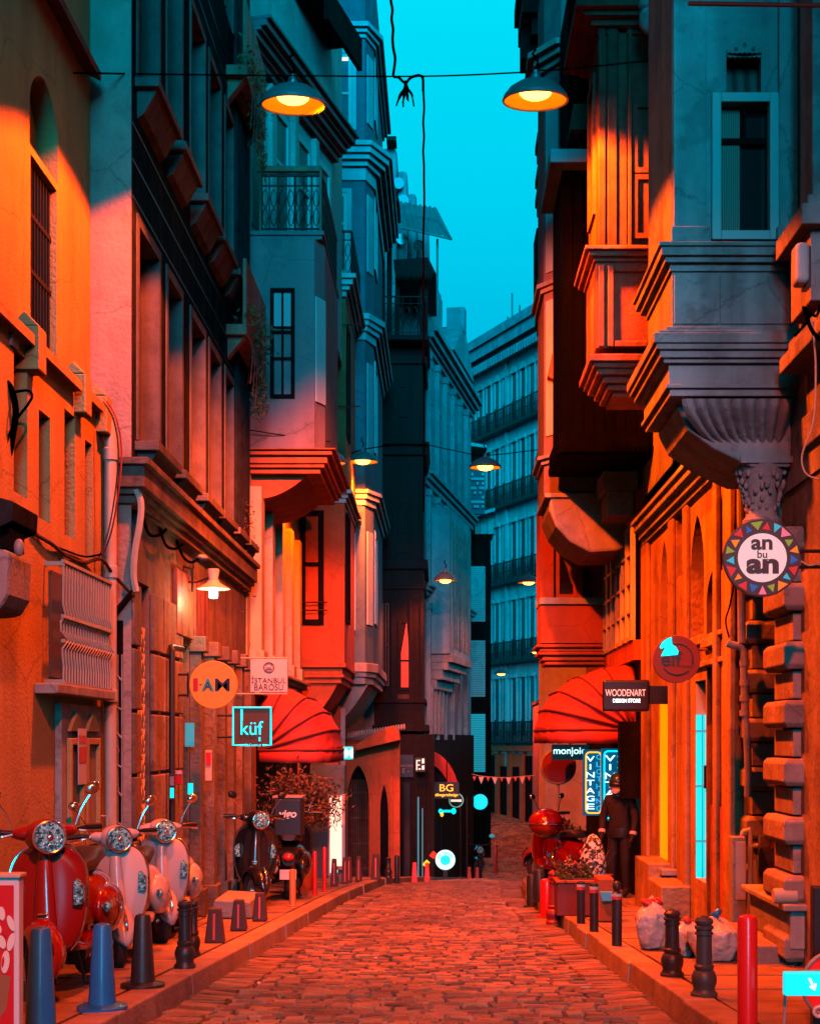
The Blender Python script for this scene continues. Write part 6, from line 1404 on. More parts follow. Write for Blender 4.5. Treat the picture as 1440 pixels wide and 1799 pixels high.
for k, cn in enumerate(seq):
    a = math.pi*0.36+2*math.pi*k/len(seq); w_ = 0.11+0.03*(k % 3)
    ro, ri = (0.95, 0.72) if k % 2 == 0 else (0.74, 0.93)
    pts = [(c0.x+math.cos(a-w_)*r*ro, c0.z+math.sin(a-w_)*r*ro), (c0.x+math.cos(a+w_)*r*ro, c0.z+math.sin(a+w_)*r*ro), (c0.x+math.cos(a)*r*ri, c0.z+math.sin(a)*r*ri)]
    MB().prism(pts, 'y', Y-0.004, Y-0.001).build('triangle', mat(cn+'_glowing_sign_paint', cols[cn], 0.5, emit=0.5), s)  # triangle paint glows by itself for brightness the lamps do not give
for dz_ in (0.045, -0.055): MB().tube([c0+Vector((r-0.01,0.02,dz_)), (2.52,Y+0.02,c0.z+dz_)], 0.012).build('bracket', M_IRON, s)
q = MB(); q.tube(smooth([c0+Vector((r,0.0,-0.02)),c0+Vector((r+0.05,-0.01,-0.05)),c0+Vector((r+0.12,0,-0.03))]), 0.006); q.build('wire', M_PIPE, s)
# elf
Y = 13.2; s = sign('round terracotta sign reading elf with a cyan cap', 1188, 1158, Y); c0 = P(1188,1158,Y); r = 42*Y/F
disc(MB(), c0, r, 0.05).build('board', mat('terracotta_sign', (0.36,0.06,0.02), 0.6), s, bevel=0.005)
q = MB()
for (a0, a1) in ((-20, 122), (215, 320)): q.tube([c0+Vector((math.cos(R(a))*r*0.66, -0.004, math.sin(R(a))*r*0.66)) for a in range(a0, a1+1, 6)], 0.006, 6)
M_TIN = mat('teal_grey_ink', (0.04,0.09,0.11), 0.5); q.build('ring_line', M_TIN, s)
txt('elf', M_TIN, s, c0+Vector((-0.05,-0.005,0.005)), w=0.19, h=0.13); txt('GOZDES', M_REFL, s, c0+Vector((0.085,-0.005,-0.055)), w=0.12)
q = MB(); q.prism([(c0.x+u*r, c0.z+v*r) for u, v in ((-0.66,0.12),(0.04,0.18),(0.06,0.34),(-0.04,0.5),(-0.2,0.62),(-0.22,0.92),(-0.40,0.86),(-0.62,0.7),(-0.72,0.5),(-0.66,0.42),(-0.48,0.5),(-0.58,0.3))], 'y', Y-0.012, Y-0.006); q.build('cap_emblem', M_NEONC, s)
q = MB().tube([c0+Vector((r-0.01,0.025,0.09)), (WX,Y+0.025,c0.z+0.09)], 0.012); q.build('bracket', M_REDW, s)
# woodenart
Y = 15.6; s = sign('black rounded sign reading WOODENART DESIGN STORE', 1099, 1222, Y); x0, x1, z0, z1 = X(1058,Y), X(1141,Y), Z(1250,Y), Z(1194,Y)
MB().box(x0,x1,Y,Y+0.08,z0,z1).build('board', M_BLACKP, s, bevel=0.03, seg=4)
txt('WOODENART', mat('pale_pink_neon', (0.9,0.7,0.7), 0.5, emit=0.8, ecol=(1,0.6,0.55)), s, (X(1098,Y),Y-0.004,Z(1217,Y)), w=0.44, h=0.075); txt('DESIGN STORE', M_NEONW, s, (X(1100,Y),Y-0.004,Z(1231,Y)), w=0.30, h=0.042, bold=0.02)
MB().box(x1+0.001, WX, Y+0.02, Y+0.06, Z(1237,Y), Z(1205,Y)).build('bracket', M_BLACKP, s)
# monjoie
Y = 19.6; s = sign('dark teal signboard with glowing white word monjoie under the red awning', 998, 1321, Y); x0, x1, z0, z1 = X(969,Y), X(1034,Y), Z(1335,Y), Z(1308,Y)
MB().box(x0,x1,Y,Y+0.06,z0,z1).build('board', mat('teal_board', (0.0,0.07,0.09), 0.5, emit=0.05, ecol=(0,0.3,0.4)), s, bevel=0.004)
txt('monjoie', M_NEONW, s, (X(1000,Y),Y-0.004,Z(1321,Y)), w=0.44)
q = MB().tube([((x0+x1)/2,Y+0.03,z1),((x0+x1)/2,Y+0.03,z1+0.18)], 0.012); q.build('hanger', M_IRON, s)
# VINTAGE signs
def vintage(label, px0, px1, py0, py1, Y, frame, second, px2):
    s = sign(label, (px0+px1)/2, (py0+py1)/2, Y, 'neon_sign'); x0, x1, z0, z1 = X(px0,Y), X(px1,Y), Z(py1,Y), Z(py0,Y)
    MB().box(x0,x1,Y,Y+0.10,z0,z1).build('lightbox', mat('blue_lightbox', (0.0,0.10,0.25), 0.4, emit=0.22, ecol=(0.0,0.30,0.62)), s, bevel=0.01)
    e_ = 0.035; r_ = 0.05; pts = []
    for (cx_, cz_, a0) in ((x1-e_-r_, z1-e_-r_, 0), (x0+e_+r_, z1-e_-r_, 90), (x0+e_+r_, z0+e_+r_, 180), (x1-e_-r_, z0+e_+r_, 270)):
        pts += [(cx_+r_*math.cos(R(a0+k*15)), Y-0.012, cz_+r_*math.sin(R(a0+k*15))) for k in range(7)]
    MB().tube(pts+[pts[0]], 0.010, 8).build('neon_frame', frame, s)
    n = 7; H = (z1-z0-0.14)/n
    for k, ch in enumerate('VINTAGE'): txt(ch, M_NEONW, s, (x0+(x1-x0)*0.34,Y-0.012,z1-0.07-H*(k+0.5)), h=H*0.68, w=(0.115 if ch != 'I' else 0.018)*(x1-x0)/0.28)
    for k, ch in enumerate(second):
        H2 = (z1-z0-0.10)/len(second); txt(ch, M_NEONB if second != 'STORE' else M_NEONC, s, (x0+(x1-x0)*0.76,Y-0.012,z1-0.05-H2*(k+0.5)), h=H2*0.70, w=(0.075 if ch != 'I' else 0.016)*(x1-x0)/0.28)
    return s
vintage('blue neon sign reading VINTAGE CLOTHING in a yellow neon frame', 1024, 1060, 1317, 1433, 18.9, M_NEONY, 'CLOTHING', 0)
vintage('larger blue neon sign reading VINTAGE STORE in a cyan neon frame', 1056, 1100, 1315, 1442, 18.5, M_NEONC, 'STORE', 0)
# round red traffic disc on a pole
Y = 21.6; s = sign('round dark red disc sign with a pale rim on a thin pole', 980, 1347, Y, 'traffic_sign'); c0 = P(980,1347,Y); r = 31*Y/F
disc(MB(), c0, r*0.93, 0.02).build('disc', mat('sign_red', (0.22,0.01,0.01), 0.5), s); MB().torus(c0+Vector((0,0.0,0)), r*0.96, 0.018, 'y', 40, 8).build('rim', M_TRIM, s)
MB().tube([c0+Vector((0,0.04,r)), (c0.x,Y+0.04,PG(Y))], 0.025).build('pole', M_PIPE, s)
# small cyan M sign
Y = 22.4; s = sign('small bright cyan lightbox sign with a white letter M', 607, 1323, Y); x0, x1, z0, z1 = X(595,Y), X(620,Y), Z(1334,Y), Z(1312,Y)
MB().box(x0,x1,Y,Y+0.06,z0,z1).build('lightbox', M_LITC, s, bevel=0.01); txt('M', M_NEONW, s, (X(613,Y),Y-0.004,Z(1323,Y)), h=0.13, bold=0.03)
MB().tube([(x0,Y+0.03,(z0+z1)/2),(x0-0.5,Y+0.03,(z0+z1)/2)], 0.014).build('bracket', M_IRON, s)
# yellow neon BG
Y = 34.6; s = sign('black board with yellow neon letters BG and #bogartdesign', 784, 1388, Y, 'neon_sign'); x0, x1, z0, z1 = X(763,Y), X(806,Y), Z(1403,Y), Z(1374,Y)
MB().box(x0,x1,Y,Y+0.08,z0,z1).build('board', M_BLACKP, s); txt('BG', M_NEONY, s, (X(784,Y),Y-0.006,Z(1384,Y)), w=0.33, h=0.17); txt('#bogartdesign', M_NEONY, s, (X(784,Y),Y-0.006,Z(1397,Y)), w=0.55, h=0.09, bold=0.02)
MB().tube([((x0+x1)/2,Y+0.04,z1),((x0+x1)/2,Y+0.04,z1+0.5)], 0.015).build('hanger', M_IRON, s)
# green round sign, cyan arrow sign with bulb, blank cyan disc
Y = 36.0; s = sign('small round green ringed sign with a white bar below the yellow neon board', 801, 1406, Y); c0 = P(801,1406,Y); r = 12.5*Y/F
disc(MB(), c0, r, 0.06).build('board', mat('dark_green', (0.01,0.05,0.04), 0.5), s); MB().torus(c0, r*0.97, 0.014, 'y', 32, 6).build('ring', mat('pale_green_glow', (0.3,0.6,0.5), 0.5, emit=0.4, ecol=(0.3,0.8,0.6)), s); MB().box(c0.x-r*0.75, c0.x+r*0.75, Y-0.01, Y-0.002, c0.z-0.035, c0.z+0.02).build('white_bar', M_LITW, s)
Y = 37.5; s = sign('small cyan bone shaped neon sign above an amber bulb', 783, 1426, Y, 'neon_sign'); c0 = P(784,1425,Y)
q = MB().tube([c0+Vector((-0.14,0,0.0)), c0+Vector((0.16,0,0))], 0.03, 8); q.ell(c0+Vector((-0.16,0,0)), (0.05,0.03,0.06)); q.ell(c0+Vector((0.19,0,0)), (0.06,0.03,0.08)); q.build('neon_shape', M_NEONC, s); MB().ell(c0+Vector((-0.12,0,-0.09)), (0.045,0.045,0.06)).build('amber_bulb', M_NEONY, s, smooth=True); MB().tube([c0, c0+Vector((0,0.5,0.1))], 0.015).build('bracket', M_IRON, s)
Y = 45.0; s = sign('blank round cyan glowing disc sign hanging over the far street', 843, 1409, Y); c0 = P(843,1409,Y)
disc(MB(), c0, 13.5*Y/F, 0.1).build('lit_disc', M_LITC, s, bevel=0.02); MB().tube([c0+Vector((-0.25,0.05,0)), c0+Vector((-1.2,0.05,0.1))], 0.03).build('bracket', M_IRON, s)
# glowing round sign on the ground
Y = 32.4; s = sign('glowing white and cyan round sign standing on the pavement edge', 782, 1511, Y, 'ground_sign'); c0 = P(782,1511,Y); r = 17.5*Y/F
disc(MB(), c0, r, 0.12).build('lit_disc', mat('pale_cyan_glow', (0.5,1,1), 0.5, emit=1.0, ecol=(0.50,1.0,0.98)), s, bevel=0.02); q = MB(); disc(q, c0+Vector((0,-0.01,0)), r*0.5, 0.008); q.build('cyan_centre', M_LITC, s)
for k, ch in enumerate('NEW PAKENDE'):
    a = R(160-k*14)
    if ch != ' ': txt(ch, M_NEONB, s, c0+Vector((math.cos(a)*r*0.74,-0.012,math.sin(a)*r*0.74)), h=0.055)
q = MB().torus(c0+Vector((-0.05,-0.014,0)), 0.042, 0.010, 'y', 16, 5); q.torus(c0+Vector((0.05,-0.014,0)), 0.042, 0.010, 'y', 16, 5); q.build('symbol', M_NEONB, s)
q = MB(); q.box(c0.x-0.05, c0.x+0.05, Y+0.02, Y+0.10, G(Y)+0.1, c0.z-r); q.build('stand', M_BLACKP, s)
sp = thing('barrier_lamp', 'slanting red and amber glowing warning light left of the round ground sign', 'lamp', P(755,1510,31.5))
q = MB().tube([P(758,1506,31.5), P(764,1498,31.5)], 0.06, 8); q.build('red_light', mat('red_glow', (1,0.05,0.02), 0.5, emit=1.2, ecol=(1,0.03,0.01)), sp); q = MB().tube([P(745,1521,31.5), P(752,1513,31.5)], 0.05, 8); q.build('amber_light', M_NEONY, sp); MB().tube([P(752,1515,31.55), (X(752,31.5),31.55,PG(31.5))], 0.03).build('stand', M_BLACKP, sp)
# ice cream board at the left edge
Yd_ = 6.2; t = thing('ice_cream_board', 'red pavement board picturing cream swirls on a waffle cone, cut by the left edge', 'signboard', (X(0,Yd_), Yd_, PG(Yd_)))
xa_, xb_ = X(-70,Yd_), X(34,Yd_); za_, zb_ = PG(Yd_), Z(1535,Yd_)
q = MB(); q.box(xa_, xb_, Yd_, Yd_+0.07, za_+0.02, zb_-0.02); q.build('box', M_PAINTW, t, bevel=0.008)
q = MB(); q.box(xa_-0.01, xb_+0.008, Yd_-0.012, Yd_+0.09, zb_-0.019, zb_); q.build('lid', M_PIPE, t, bevel=0.005)
M_RED = mat('red_print', (0.50,0.008,0.012), 0.35, emit=0.12)
q = MB(); q.box(xa_+0.02, xb_-0.022, Yd_-0.004, Yd_-0.001, za_+0.06, zb_-0.05); q.build('print', M_RED, t)
M_CREAM = mat('cream_print', (0.72,0.58,0.50), 0.5, emit=0.08); M_WAF = mat('waffle_print', (0.28,0.12,0.04), 0.6)
def petal(px, py, rx, rz_, rot, m_):
    c_3 = P(px, py, Yd_-0.006); a_ = [(rx*math.cos(k*math.pi/8), rz_*math.sin(k*math.pi/8)) for k in range(16)]
    MB().prism([(c_3.x+u*math.cos(rot)-v*math.sin(rot), c_3.z+u*math.sin(rot)+v*math.cos(rot)) for u, v in a_], 'y', Yd_-0.008-0.002*(m_ is M_RED), Yd_-0.005).build('printed_petal', m_, t)
for (px, py, rx, rz_, ro) in ((4,1605,0.014,0.03,0.1),(20,1622,0.014,0.036,0.35),(20,1655,0.015,0.04,-0.25),(4,1655,0.016,0.03,0.3),(10,1690,0.018,0.05,-0.1),(-6,1630,0.02,0.03,0.6)): petal(px, py, rx, rz_, ro, M_CREAM)
petal(10, 1638, 0.008, 0.02, 0.2, M_RED); petal(6, 1690, 0.006, 0.025, -0.1, M_RED)
c_3 = P(10,1740,Yd_); q = MB(); q.prism([(X(20,Yd_),Z(1715,Yd_)),(X(12,Yd_),Z(1775,Yd_)),(X(-6,Yd_),Z(1795,Yd_)),(X(-12,Yd_),Z(1700,Yd_)),(X(4,Yd_),Z(1712,Yd_))], 'y', Yd_-0.0065, Yd_-0.005); q.build('printed_cone', M_WAF, t)
# bottom right: arrow board on a thin stand in front of a round no-entry disc
Yd_ = 6.4; t = thing('arrow_board', 'bright cyan panel with a white arrow on a thin dark stand, bottom right corner', 'sign', P(1408,1799,Yd_)); x0, x1 = X(1378,Yd_), X(1462,Yd_)
MB().box(x0,x1,Yd_,Yd_+0.05,Z(1750,Yd_),Z(1709,Yd_)).build('lit_panel', M_LITC, t, bevel=0.006)
q = MB().tube([P(1421,1719,Yd_-0.008), P(1430,1738,Yd_-0.008)], 0.005, 6); q.tube([P(1422,1733,Yd_-0.008), P(1430,1739,Yd_-0.008), P(1432,1728,Yd_-0.008)], 0.005, 6); q.build('arrow', M_NEONW, t)
q = MB().tube([P(1380,1712,Yd_+0.06),(x0+0.005,Yd_+0.06,PG(Yd_))], 0.007); q.tube([(x1-0.01,Yd_+0.06,Z(1712,Yd_)),(x1-0.01,Yd_+0.06,PG(Yd_))], 0.007); q.tube([P(1376,1708,Yd_+0.06),(x1,Yd_+0.06,Z(1708,Yd_))], 0.006); q.build('stand', M_GPIPE, t)
Yd_ = 6.75; t = thing('round_board', 'large round red disc with pale lettering, half outside the right edge', 'sign', P(1460,1730,Yd_)); c0 = P(1466,1730,Yd_); r = 0.155
disc(MB(), c0, r, 0.03).build('disc', mat('bright_sign_red', (0.62,0.01,0.01), 0.4, emit=0.3, ecol=(1,0.01,0.005)), t); MB().torus(c0, r, 0.010, 'y', 40, 8).build('rim', M_GPIPE, t)
q = MB().tube(smooth([P(1440,1768,Yd_-0.008),P(1431,1772,Yd_-0.008),P(1429,1780,Yd_-0.008),P(1436,1786,Yd_-0.008),P(1444,1782,Yd_-0.008)]), 0.009, 8); q.build('lettering', M_PAINTW, t); MB().tube([c0+Vector((0.02,0.05,0)),(c0.x+0.02,Yd_+0.05,PG(Yd_))], 0.03).build('post', M_BLACKP, t)
t = thing('sign_post', 'thick black post rising at the right edge beside the red disc', 'post', (X(1440,7.0),7.0,PG(7.0)))
MB().box(X(1428,7.0), X(1460,7.0), 7.0, 7.07, PG(7.0), Z(1558,7.0)).build('post', M_BLACKP, t, bevel=0.008)

# ---- awnings -----------------------------------------------------------------------------------
def hood(label, xw, sgn, Rx, Rz, zh, y0, y1, ribs, val=0.16):
    t = thing('awning', label, 'awning', (xw, (y0+y1)/2, zh)); yc, L_ = (y0+y1)/2, (y1-y0)/2; n = 28
    def rib(a, k=1.0):
        pts = []
        for i in range(n+1):
            th = math.pi*i/n; e = 2/5.0
            cy = -math.copysign(abs(math.cos(th))**e, math.cos(th)); rr = abs(math.sin(th))**e
            pts.append(Vector((xw+sgn*Rx*k*rr*math.cos(a), yc+L_*k*cy, zh+Rz*k*rr*math.sin(a))))
        return pts
    A_ = [math.pi/2*j/24 for j in range(25)]; vs = []; fs = []
    for j, a in enumerate(A_):
        sag = 1-0.025*abs(math.sin(j/24*ribs*math.pi)); vs += rib(a, sag)
    for j in range(24):
        for i in range(n): fs.append((j*(n+1)+i, j*(n+1)+i+1, (j+1)*(n+1)+i+1, (j+1)*(n+1)+i))
    o = MB().add(vs, fs).build('canvas', M_AWN, t, smooth=True); md = o.modifiers.new('thick', 'SOLIDIFY'); md.thickness = 0.008
    tx = bpy.data.textures.new('canvas_folds', 'CLOUDS'); tx.noise_scale = 0.28; dp = o.modifiers.new('d', 'DISPLACE'); dp.texture = tx; dp.strength = 0.055; dp.texture_coords = 'LOCAL'
    base = rib(0, 1.0); vs = []; fs = []
    for i, p in enumerate(base):
        for f_ in range(3): vs.append(p+Vector((0.012*math.sin(i*2.1+f_)*sgn, 0.01*math.cos(i*1.7+f_), -val*f_/2-(0.02*abs(math.sin(i*1.3)) if f_ == 2 else 0))))
    for i in range(n):
        for f_ in range(2): fs.append((i*3+f_, i*3+3+f_, i*3+4+f_, i*3+1+f_))
    o = MB().add(vs, fs).build('valance', M_AWN, t, smooth=True); md = o.modifiers.new('thick', 'SOLIDIFY'); md.thickness = 0.006
    for j in range(ribs+1):
        a = math.pi/2*j/ribs; MB().tube(rib(a, 1.004), 0.014, 6).build('seam', M_AWNS, t)
    return t
hood('red quarter dome awning with dark ribs on the left, under the pale plate sign', W3+0.06, 1, 1.02, 0.92, Z(1318,19.6), 19.5, 22.4, 5)
hood('red quarter dome awning with dark ribs on the right, above the neon signs', 2.44, -1, 1.14, 0.86, Z(1282,18.1), 18.0, 20.8, 5)

# ---- overhead wires --------------------------------------------------------------------------
Yw = 13.5
q = MB(); pts = [Vector((UX,11.2,Z(128,11.2))), P(320,131,12.4), P(515,133,Yw), P(742,134,Yw), P(900,128,Yw), P(940,124,Yw), P(1000,121,Yw), P(1143,106,Yw)]
q.tube(smooth(pts), 0.008, 6); w_ = q.build('span_wire', M_CABLE); tag(w_, 'thin span wire crossing the street from wall to wall, carrying the lamps', 'wire')
q = MB(); rr = random.Random(8)
pts = [P(683,-40,Yw)]+[P(687+rr.uniform(-1.5,1.5)+k*0.9, k*17, Yw) for k in range(8)]+[P(691,134,Yw),P(700,136,Yw),P(712,146,Yw),P(722,136,Yw),P(741,134,Yw),P(743,160,Yw)]
q.tube(smooth(pts,3), 0.014, 6); w_ = q.build('hanging_cable', M_CABLE); tag(w_, 'twisted black cable dropping from the top onto the span wire', 'cable')
t = thing('cable_knot', 'frayed knot of cable ends dangling from the span wire against the sky', 'cable', P(713,150,Yw)); q = MB()
for k in range(9):
    a = rr.uniform(-1.2,1.2); q.tube(smooth([P(712,142,Yw),P(713+a*3,156,Yw),P(713+a*9+rr.uniform(-2,2),168+rr.uniform(-6,8),Yw),P(712+a*14,176+rr.uniform(-8,12),Yw)],3), [0.012]*7+[0.008]*3, 5)
q.build('frayed_ends', M_CABLE, t)
q = MB(); pts = [P(743,136,Yw)]+[P(744+rr.uniform(-1.2,1.2), 140+k*25, Yw) for k in range(1,21)]+[P(745,690,Yw+0.2),P(744,900,Yw+0.4)]
q.tube(smooth(pts,3), 0.011, 6); w_ = q.build('hanging_cable', M_CABLE); tag(w_, 'long straight cable hanging down from the span wire before the timber house', 'cable')
cable('thin wire sloping across the pink bay toward the dim lamp', [Vector((W3,18.9,Z(755,18.9))), P(500,765,19), P(580,776,19.5)], 0.007, cat='wire', name='wire')
cable('thin wire running up from the dim lamp to the slate house', [P(608,800,27.2), P(637,790,27.3), P(700,780,28.5)], 0.012, cat='wire', name='wire')
cable('span wire of the distant lamp before the pale balconies', [P(745,780,27.5), P(800,792,27.5), P(852,800,27.5), P(945,790,27.5)], 0.010, cat='wire', name='wire')
cable('sloping wire with a red clamp to the glaring lamp on the neoclassical house', [P(752,880,37.5), P(790,960,37.5), P(783,1000,37.5)], 0.014, cat='wire', name='wire')
# bunting over the far street
t = thing('bunting', 'string of pink and white triangular flags across the far street', 'bunting', P(880,1364,31)); Yf = 31.0
q = MB().tube(smooth([P(829,1360,Yf),P(850,1364,Yf),P(890,1366,Yf),P(940,1362,Yf)]), 0.008, 5); q.build('string', M_PIPE, t)
for k in range(9):
    px = 833+k*12.0; py = 1364+1.5*math.sin(k/8*math.pi); w2 = 5 if k % 2 else 3.4; hh = 13 if k % 2 else 8
    MB().prism([(X(px-w2,Yf),Z(py,Yf)),(X(px+w2,Yf),Z(py,Yf)),(X(px,Yf),Z(py+hh,Yf))], 'y', Yf-0.004, Yf+0.004).build('flag', M_PAINTW if k % 2 else mat('pink_flag', (0.6,0.12,0.12), 0.7), t)
# ================================================================== SCOOTERS
M_LENS = mat('headlamp_glint_glass', (0.5,0.8,0.85), 0.12, metal=0.25)
def glint_facets(m):  # paints bright cyan and dark cells into the lens colour as glints
    n = m.node_tree.nodes; l = m.node_tree.links; b = n['Principled BSDF']; t = n.new('ShaderNodeTexCoord'); v = n.new('ShaderNodeTexVoronoi'); v.inputs['Scale'].default_value = 75
    l.new(t.outputs['Object'], v.inputs['Vector']); s = n.new('ShaderNodeSeparateColor'); l.new(v.outputs['Color'], s.inputs[0]); r = n.new('ShaderNodeValToRGB'); l.new(s.outputs[0], r.inputs[0])
    e = r.color_ramp.elements; e[0].color = (0.02,0.10,0.12,1); e[0].position = 0.2; e[1].color = (0.30,0.95,1.0,1); e[1].position = 0.7; l.new(r.outputs[0], b.inputs['Base Color'])
    bp = n.new('ShaderNodeBump'); bp.inputs['Strength'].default_value = 0.8; bp.inputs['Distance'].default_value = 0.01; l.new(v.outputs['Distance'], bp.inputs['Height']); l.new(bp.outputs[0], b.inputs['Normal'])
glint_facets(M_LENS)
M_LAMPR = mat('tail_lamp_red', (0.5,0.02,0.01), 0.2)
M_SEAT = mat('scooter_seat_vinyl', (0.03,0.022,0.02), 0.45)
M_SILVER = mat('silver_alloy', (0.5,0.5,0.5), 0.3, metal=0.8)
def wheel(t, y, steer=0.0, rim=M_SILVER, r=0.225, x=0.0):
    T = Matrix.Translation((x, y, r)) @ Matrix.Rotation(steer, 4, 'Z')
    q = MB().torus((0,0,0), r-0.052, 0.054, 'x', 40, 12); q.xf(T); w = q.build('wheel', M_RUBBER, t, smooth=True, local=True)
    q = MB().lathe((0,0,0), [(r-0.085,-0.035),(r-0.10,-0.02),(0.05,-0.012),(0.04,-0.045),(0.0,-0.045)], 32, axis='x', caps=False); q.lathe((0,0,0), [(r-0.085,0.035),(r-0.10,0.02),(0.05,0.012),(0.04,0.045),(0.0,0.045)], 32, axis='x', caps=False); q.torus((0,0,0), r-0.086, 0.012, 'x', 36, 6); q.xf(T); q.build('rim', rim, w, smooth=True, local=True)
    return w
def scooter(label, x, y, rz, paint, rim=M_SILVER, s=1.0, lean=0.0, extra=(), seatm=None, dark=False, mirror=True, panel=None, group='scooters parked on the pavement'):
    t = thing('scooter', label, 'scooter', (x, y, PG(y)+0.005), rz, group); t.scale = (s, s, s); t.rotation_euler = (0, lean, rz)
    st = R(24)
    SP = Matrix.Translation((0,0.60,0)) @ Matrix.Rotation(st, 4, 'Z') @ Matrix.Translation((0,-0.60,0))
    fy = 0.66
    wheel(t, fy, st, rim); wheel(t, -0.60, 0, rim)
    # front mudguard: an arched shell over the wheel
    vs = []; fs = []; na, nb_ = 18, 14
    for i in range(na+1):
        a = R(-8+190*i/na); 
        for j in range(nb_+1):
            u = -1+2*j/nb_; wd = 0.105*math.sin(max(0.08, min(1, (i+1.5)/5, (na-i+1.5)/5))*math.pi/2)
            rr = 0.285-0.085*abs(u)**2.6
            vs.append((u*wd, fy+math.cos(a)*rr*1.02, 0.225+math.sin(a)*rr*0.98+0.02))
    for i in range(na):
        for j in range(nb_): k = i*(nb_+1)+j; fs.append((k, k+1, k+nb_+2, k+nb_+1))
    q = MB().add(vs, fs); q.xf(SP); o = q.build('front_mudguard', paint, t, smooth=True, local=True); md = o.modifiers.new('t','SOLIDIFY'); md.thickness = 0.008
    q = MB(); q.tube(smooth([(0,0.86,0.50),(0,0.93,0.44),(0,0.955,0.37),(0,0.945,0.335)],4), 0.013, 8); q.xf(SP); q.build('mudguard_crest', M_CHROME, o, smooth=True, local=True)
    # leg shield: a curved sheet, widest in the middle, rolled back at the edges
    prof = [(0.30,0.13),(0.36,0.18),(0.45,0.215),(0.55,0.235),(0.66,0.243),(0.76,0.238),(0.84,0.215),(0.90,0.17),(0.935,0.10)]
    def shield(off, shr):
        vs = []; fs = []; nj = 20
        for (zz, w_) in prof:
            for j in range(nj+1):
                u = -1+2*j/nj; yy = 0.475-(zz-0.3)*0.18-0.075*abs(u)**2.4+0.018*math.exp(-(u/0.22)**2)
                vs.append((u*w_*shr, yy+off, zz))
        for i in range(len(prof)-1):
            for j in range(nj): k = i*(nj+1)+j; fs.append((k, k+1, k+nj+2, k+nj+1))
        return MB().add(vs, fs)
    o = shield(0, 1).build('leg_shield', paint, t, smooth=True, local=True); md = o.modifiers.new('t','SOLIDIFY'); md.thickness = 0.03; md.offset = -1; sd = o.modifiers.new('s','SUBSURF'); sd.levels = 1; sd.render_levels = 2
    edge = []
    for sg in (-1, 1): edge.append([(sg*w_, 0.475-(zz-0.3)*0.18-0.072, zz) for zz, w_ in prof])
    q = MB()
    q.tube(smooth(edge[0]+list(reversed(edge[1])),3), 0.008, 6); q.build('shield_trim', M_CHROME if not dark else M_BLACKP, o, smooth=True, local=True)
    # steering column cover with grille
    q = MB(); q.loft([(0.0,0,0.0,0.075,0.04),(0.10,0,0.0,0.07,0.045),(0.28,0,0.0,0.058,0.04),(0.44,0,0.0,0.045,0.035),(0.52,0,0.0,0.03,0.02)], 16, 2.2)
    M_ = Matrix.Translation((0,0.475,0.40)) @ Matrix.Rotation(R(100), 4, 'X'); q.xf(M_); cv = q.build('column_cover', panel or paint, t, smooth=True, local=True)
    for k in range(3): MB().box(-0.03, 0.03, 0.505-0.003*k, 0.525-0.003*k, 0.475+0.027*k, 0.490+0.027*k).build('grille_bar', M_CHROME, cv, bevel=0.004, local=True)
    q = MB(); q.prism([(-0.018,0.80),(0.018,0.80),(0.022,0.835),(0,0.85),(-0.022,0.835)], 'y', 0.405, 0.425); q.build('badge', M_CHROME, cv, local=True)
    for sg in (-1, 1):
        q = MB(); q.prism([(sg*0.165,0.57),(sg*0.225,0.575),(sg*0.232,0.68),(sg*0.19,0.735),(sg*0.175,0.72)], 'y', 0.36, 0.435); q.build('indicator', M_LENS, t, bevel=0.012, local=True, smooth=True)
    # head set, headlamp, bars, mirrors
    HM = Matrix.Translation((0,0.34,1.0)) @ Matrix.Rotation(st, 4, 'Z')
    q = MB(); q.ell((0,0.0,0), (0.13,0.145,0.105), 24, 14); q.ell((0,-0.03,0.02), (0.21,0.085,0.058), 20, 10); q.lathe((0,0.05,-0.005), [(0.098,0),(0.102,0.06),(0.098,0.085)], 28, axis='y', caps=False); q.lathe((0,0.0,-0.12), [(0.05,0),(0.06,0.08)], 16); q.xf(HM); hs = q.build('headset', paint, t, smooth=True, local=True)
    q = MB(); q.lathe((0,0.135,-0.005), [(0.092,0),(0.085,0.012),(0.05,0.022),(0.0,0.026)], 32, axis='y'); q.xf(HM); q.build('headlamp', M_LENS if not dark else M_BLACKP if panel is None else M_LENS, hs, smooth=True, local=True)
    q = MB().torus((0,0.135,-0.005), 0.095, 0.009, 'y', 32, 8); q.xf(HM); q.build('headlamp_ring', M_CHROME, hs, smooth=True, local=True)
    q = MB().ell((0,0.155,-0.005), (0.024,0.014,0.024), 14, 8); q.xf(HM); q.build('bulb_cap', M_CHROME, hs, smooth=True, local=True)
    for sg in (-1, 1):
        q = MB(); q.tube([(sg*0.18,-0.03,0.025),(sg*0.25,-0.055,0.035)], 0.018, 10); q.tube([(sg*0.25,-0.055,0.035),(sg*0.36,-0.10,0.03)], [0.019,0.021], 10); q.xf(HM); h_ = q.build('handlebar_grip', M_BLACKP, hs, smooth=True, local=True)
        q = MB(); q.tube(smooth([(sg*0.20,0.02,0.02),(sg*0.27,0.02,0.01),(sg*0.35,-0.03,0.0)],4), 0.008, 6); q.xf(HM); q.build('brake_lever', M_CHROME, hs, smooth=True, local=True)
        if mirror:
            q = MB(); q.tube(smooth([(sg*0.19,-0.03,0.05),(sg*0.23,-0.02,0.15),(sg*0.29,-0.01,0.24)],4), 0.007, 6); q.xf(HM); mr = q.build('mirror_stalk', M_CHROME, hs, smooth=True, local=True)
            q = MB(); q.ell((sg*0.30,0.0,0.275), (0.055,0.028,0.04), 16, 10, Matrix.Rotation(R(-20*sg), 3, 'Y')); q.xf(HM); q.build('mirror', M_CHROME if not dark else M_BLACKP, hs, smooth=True, local=True)
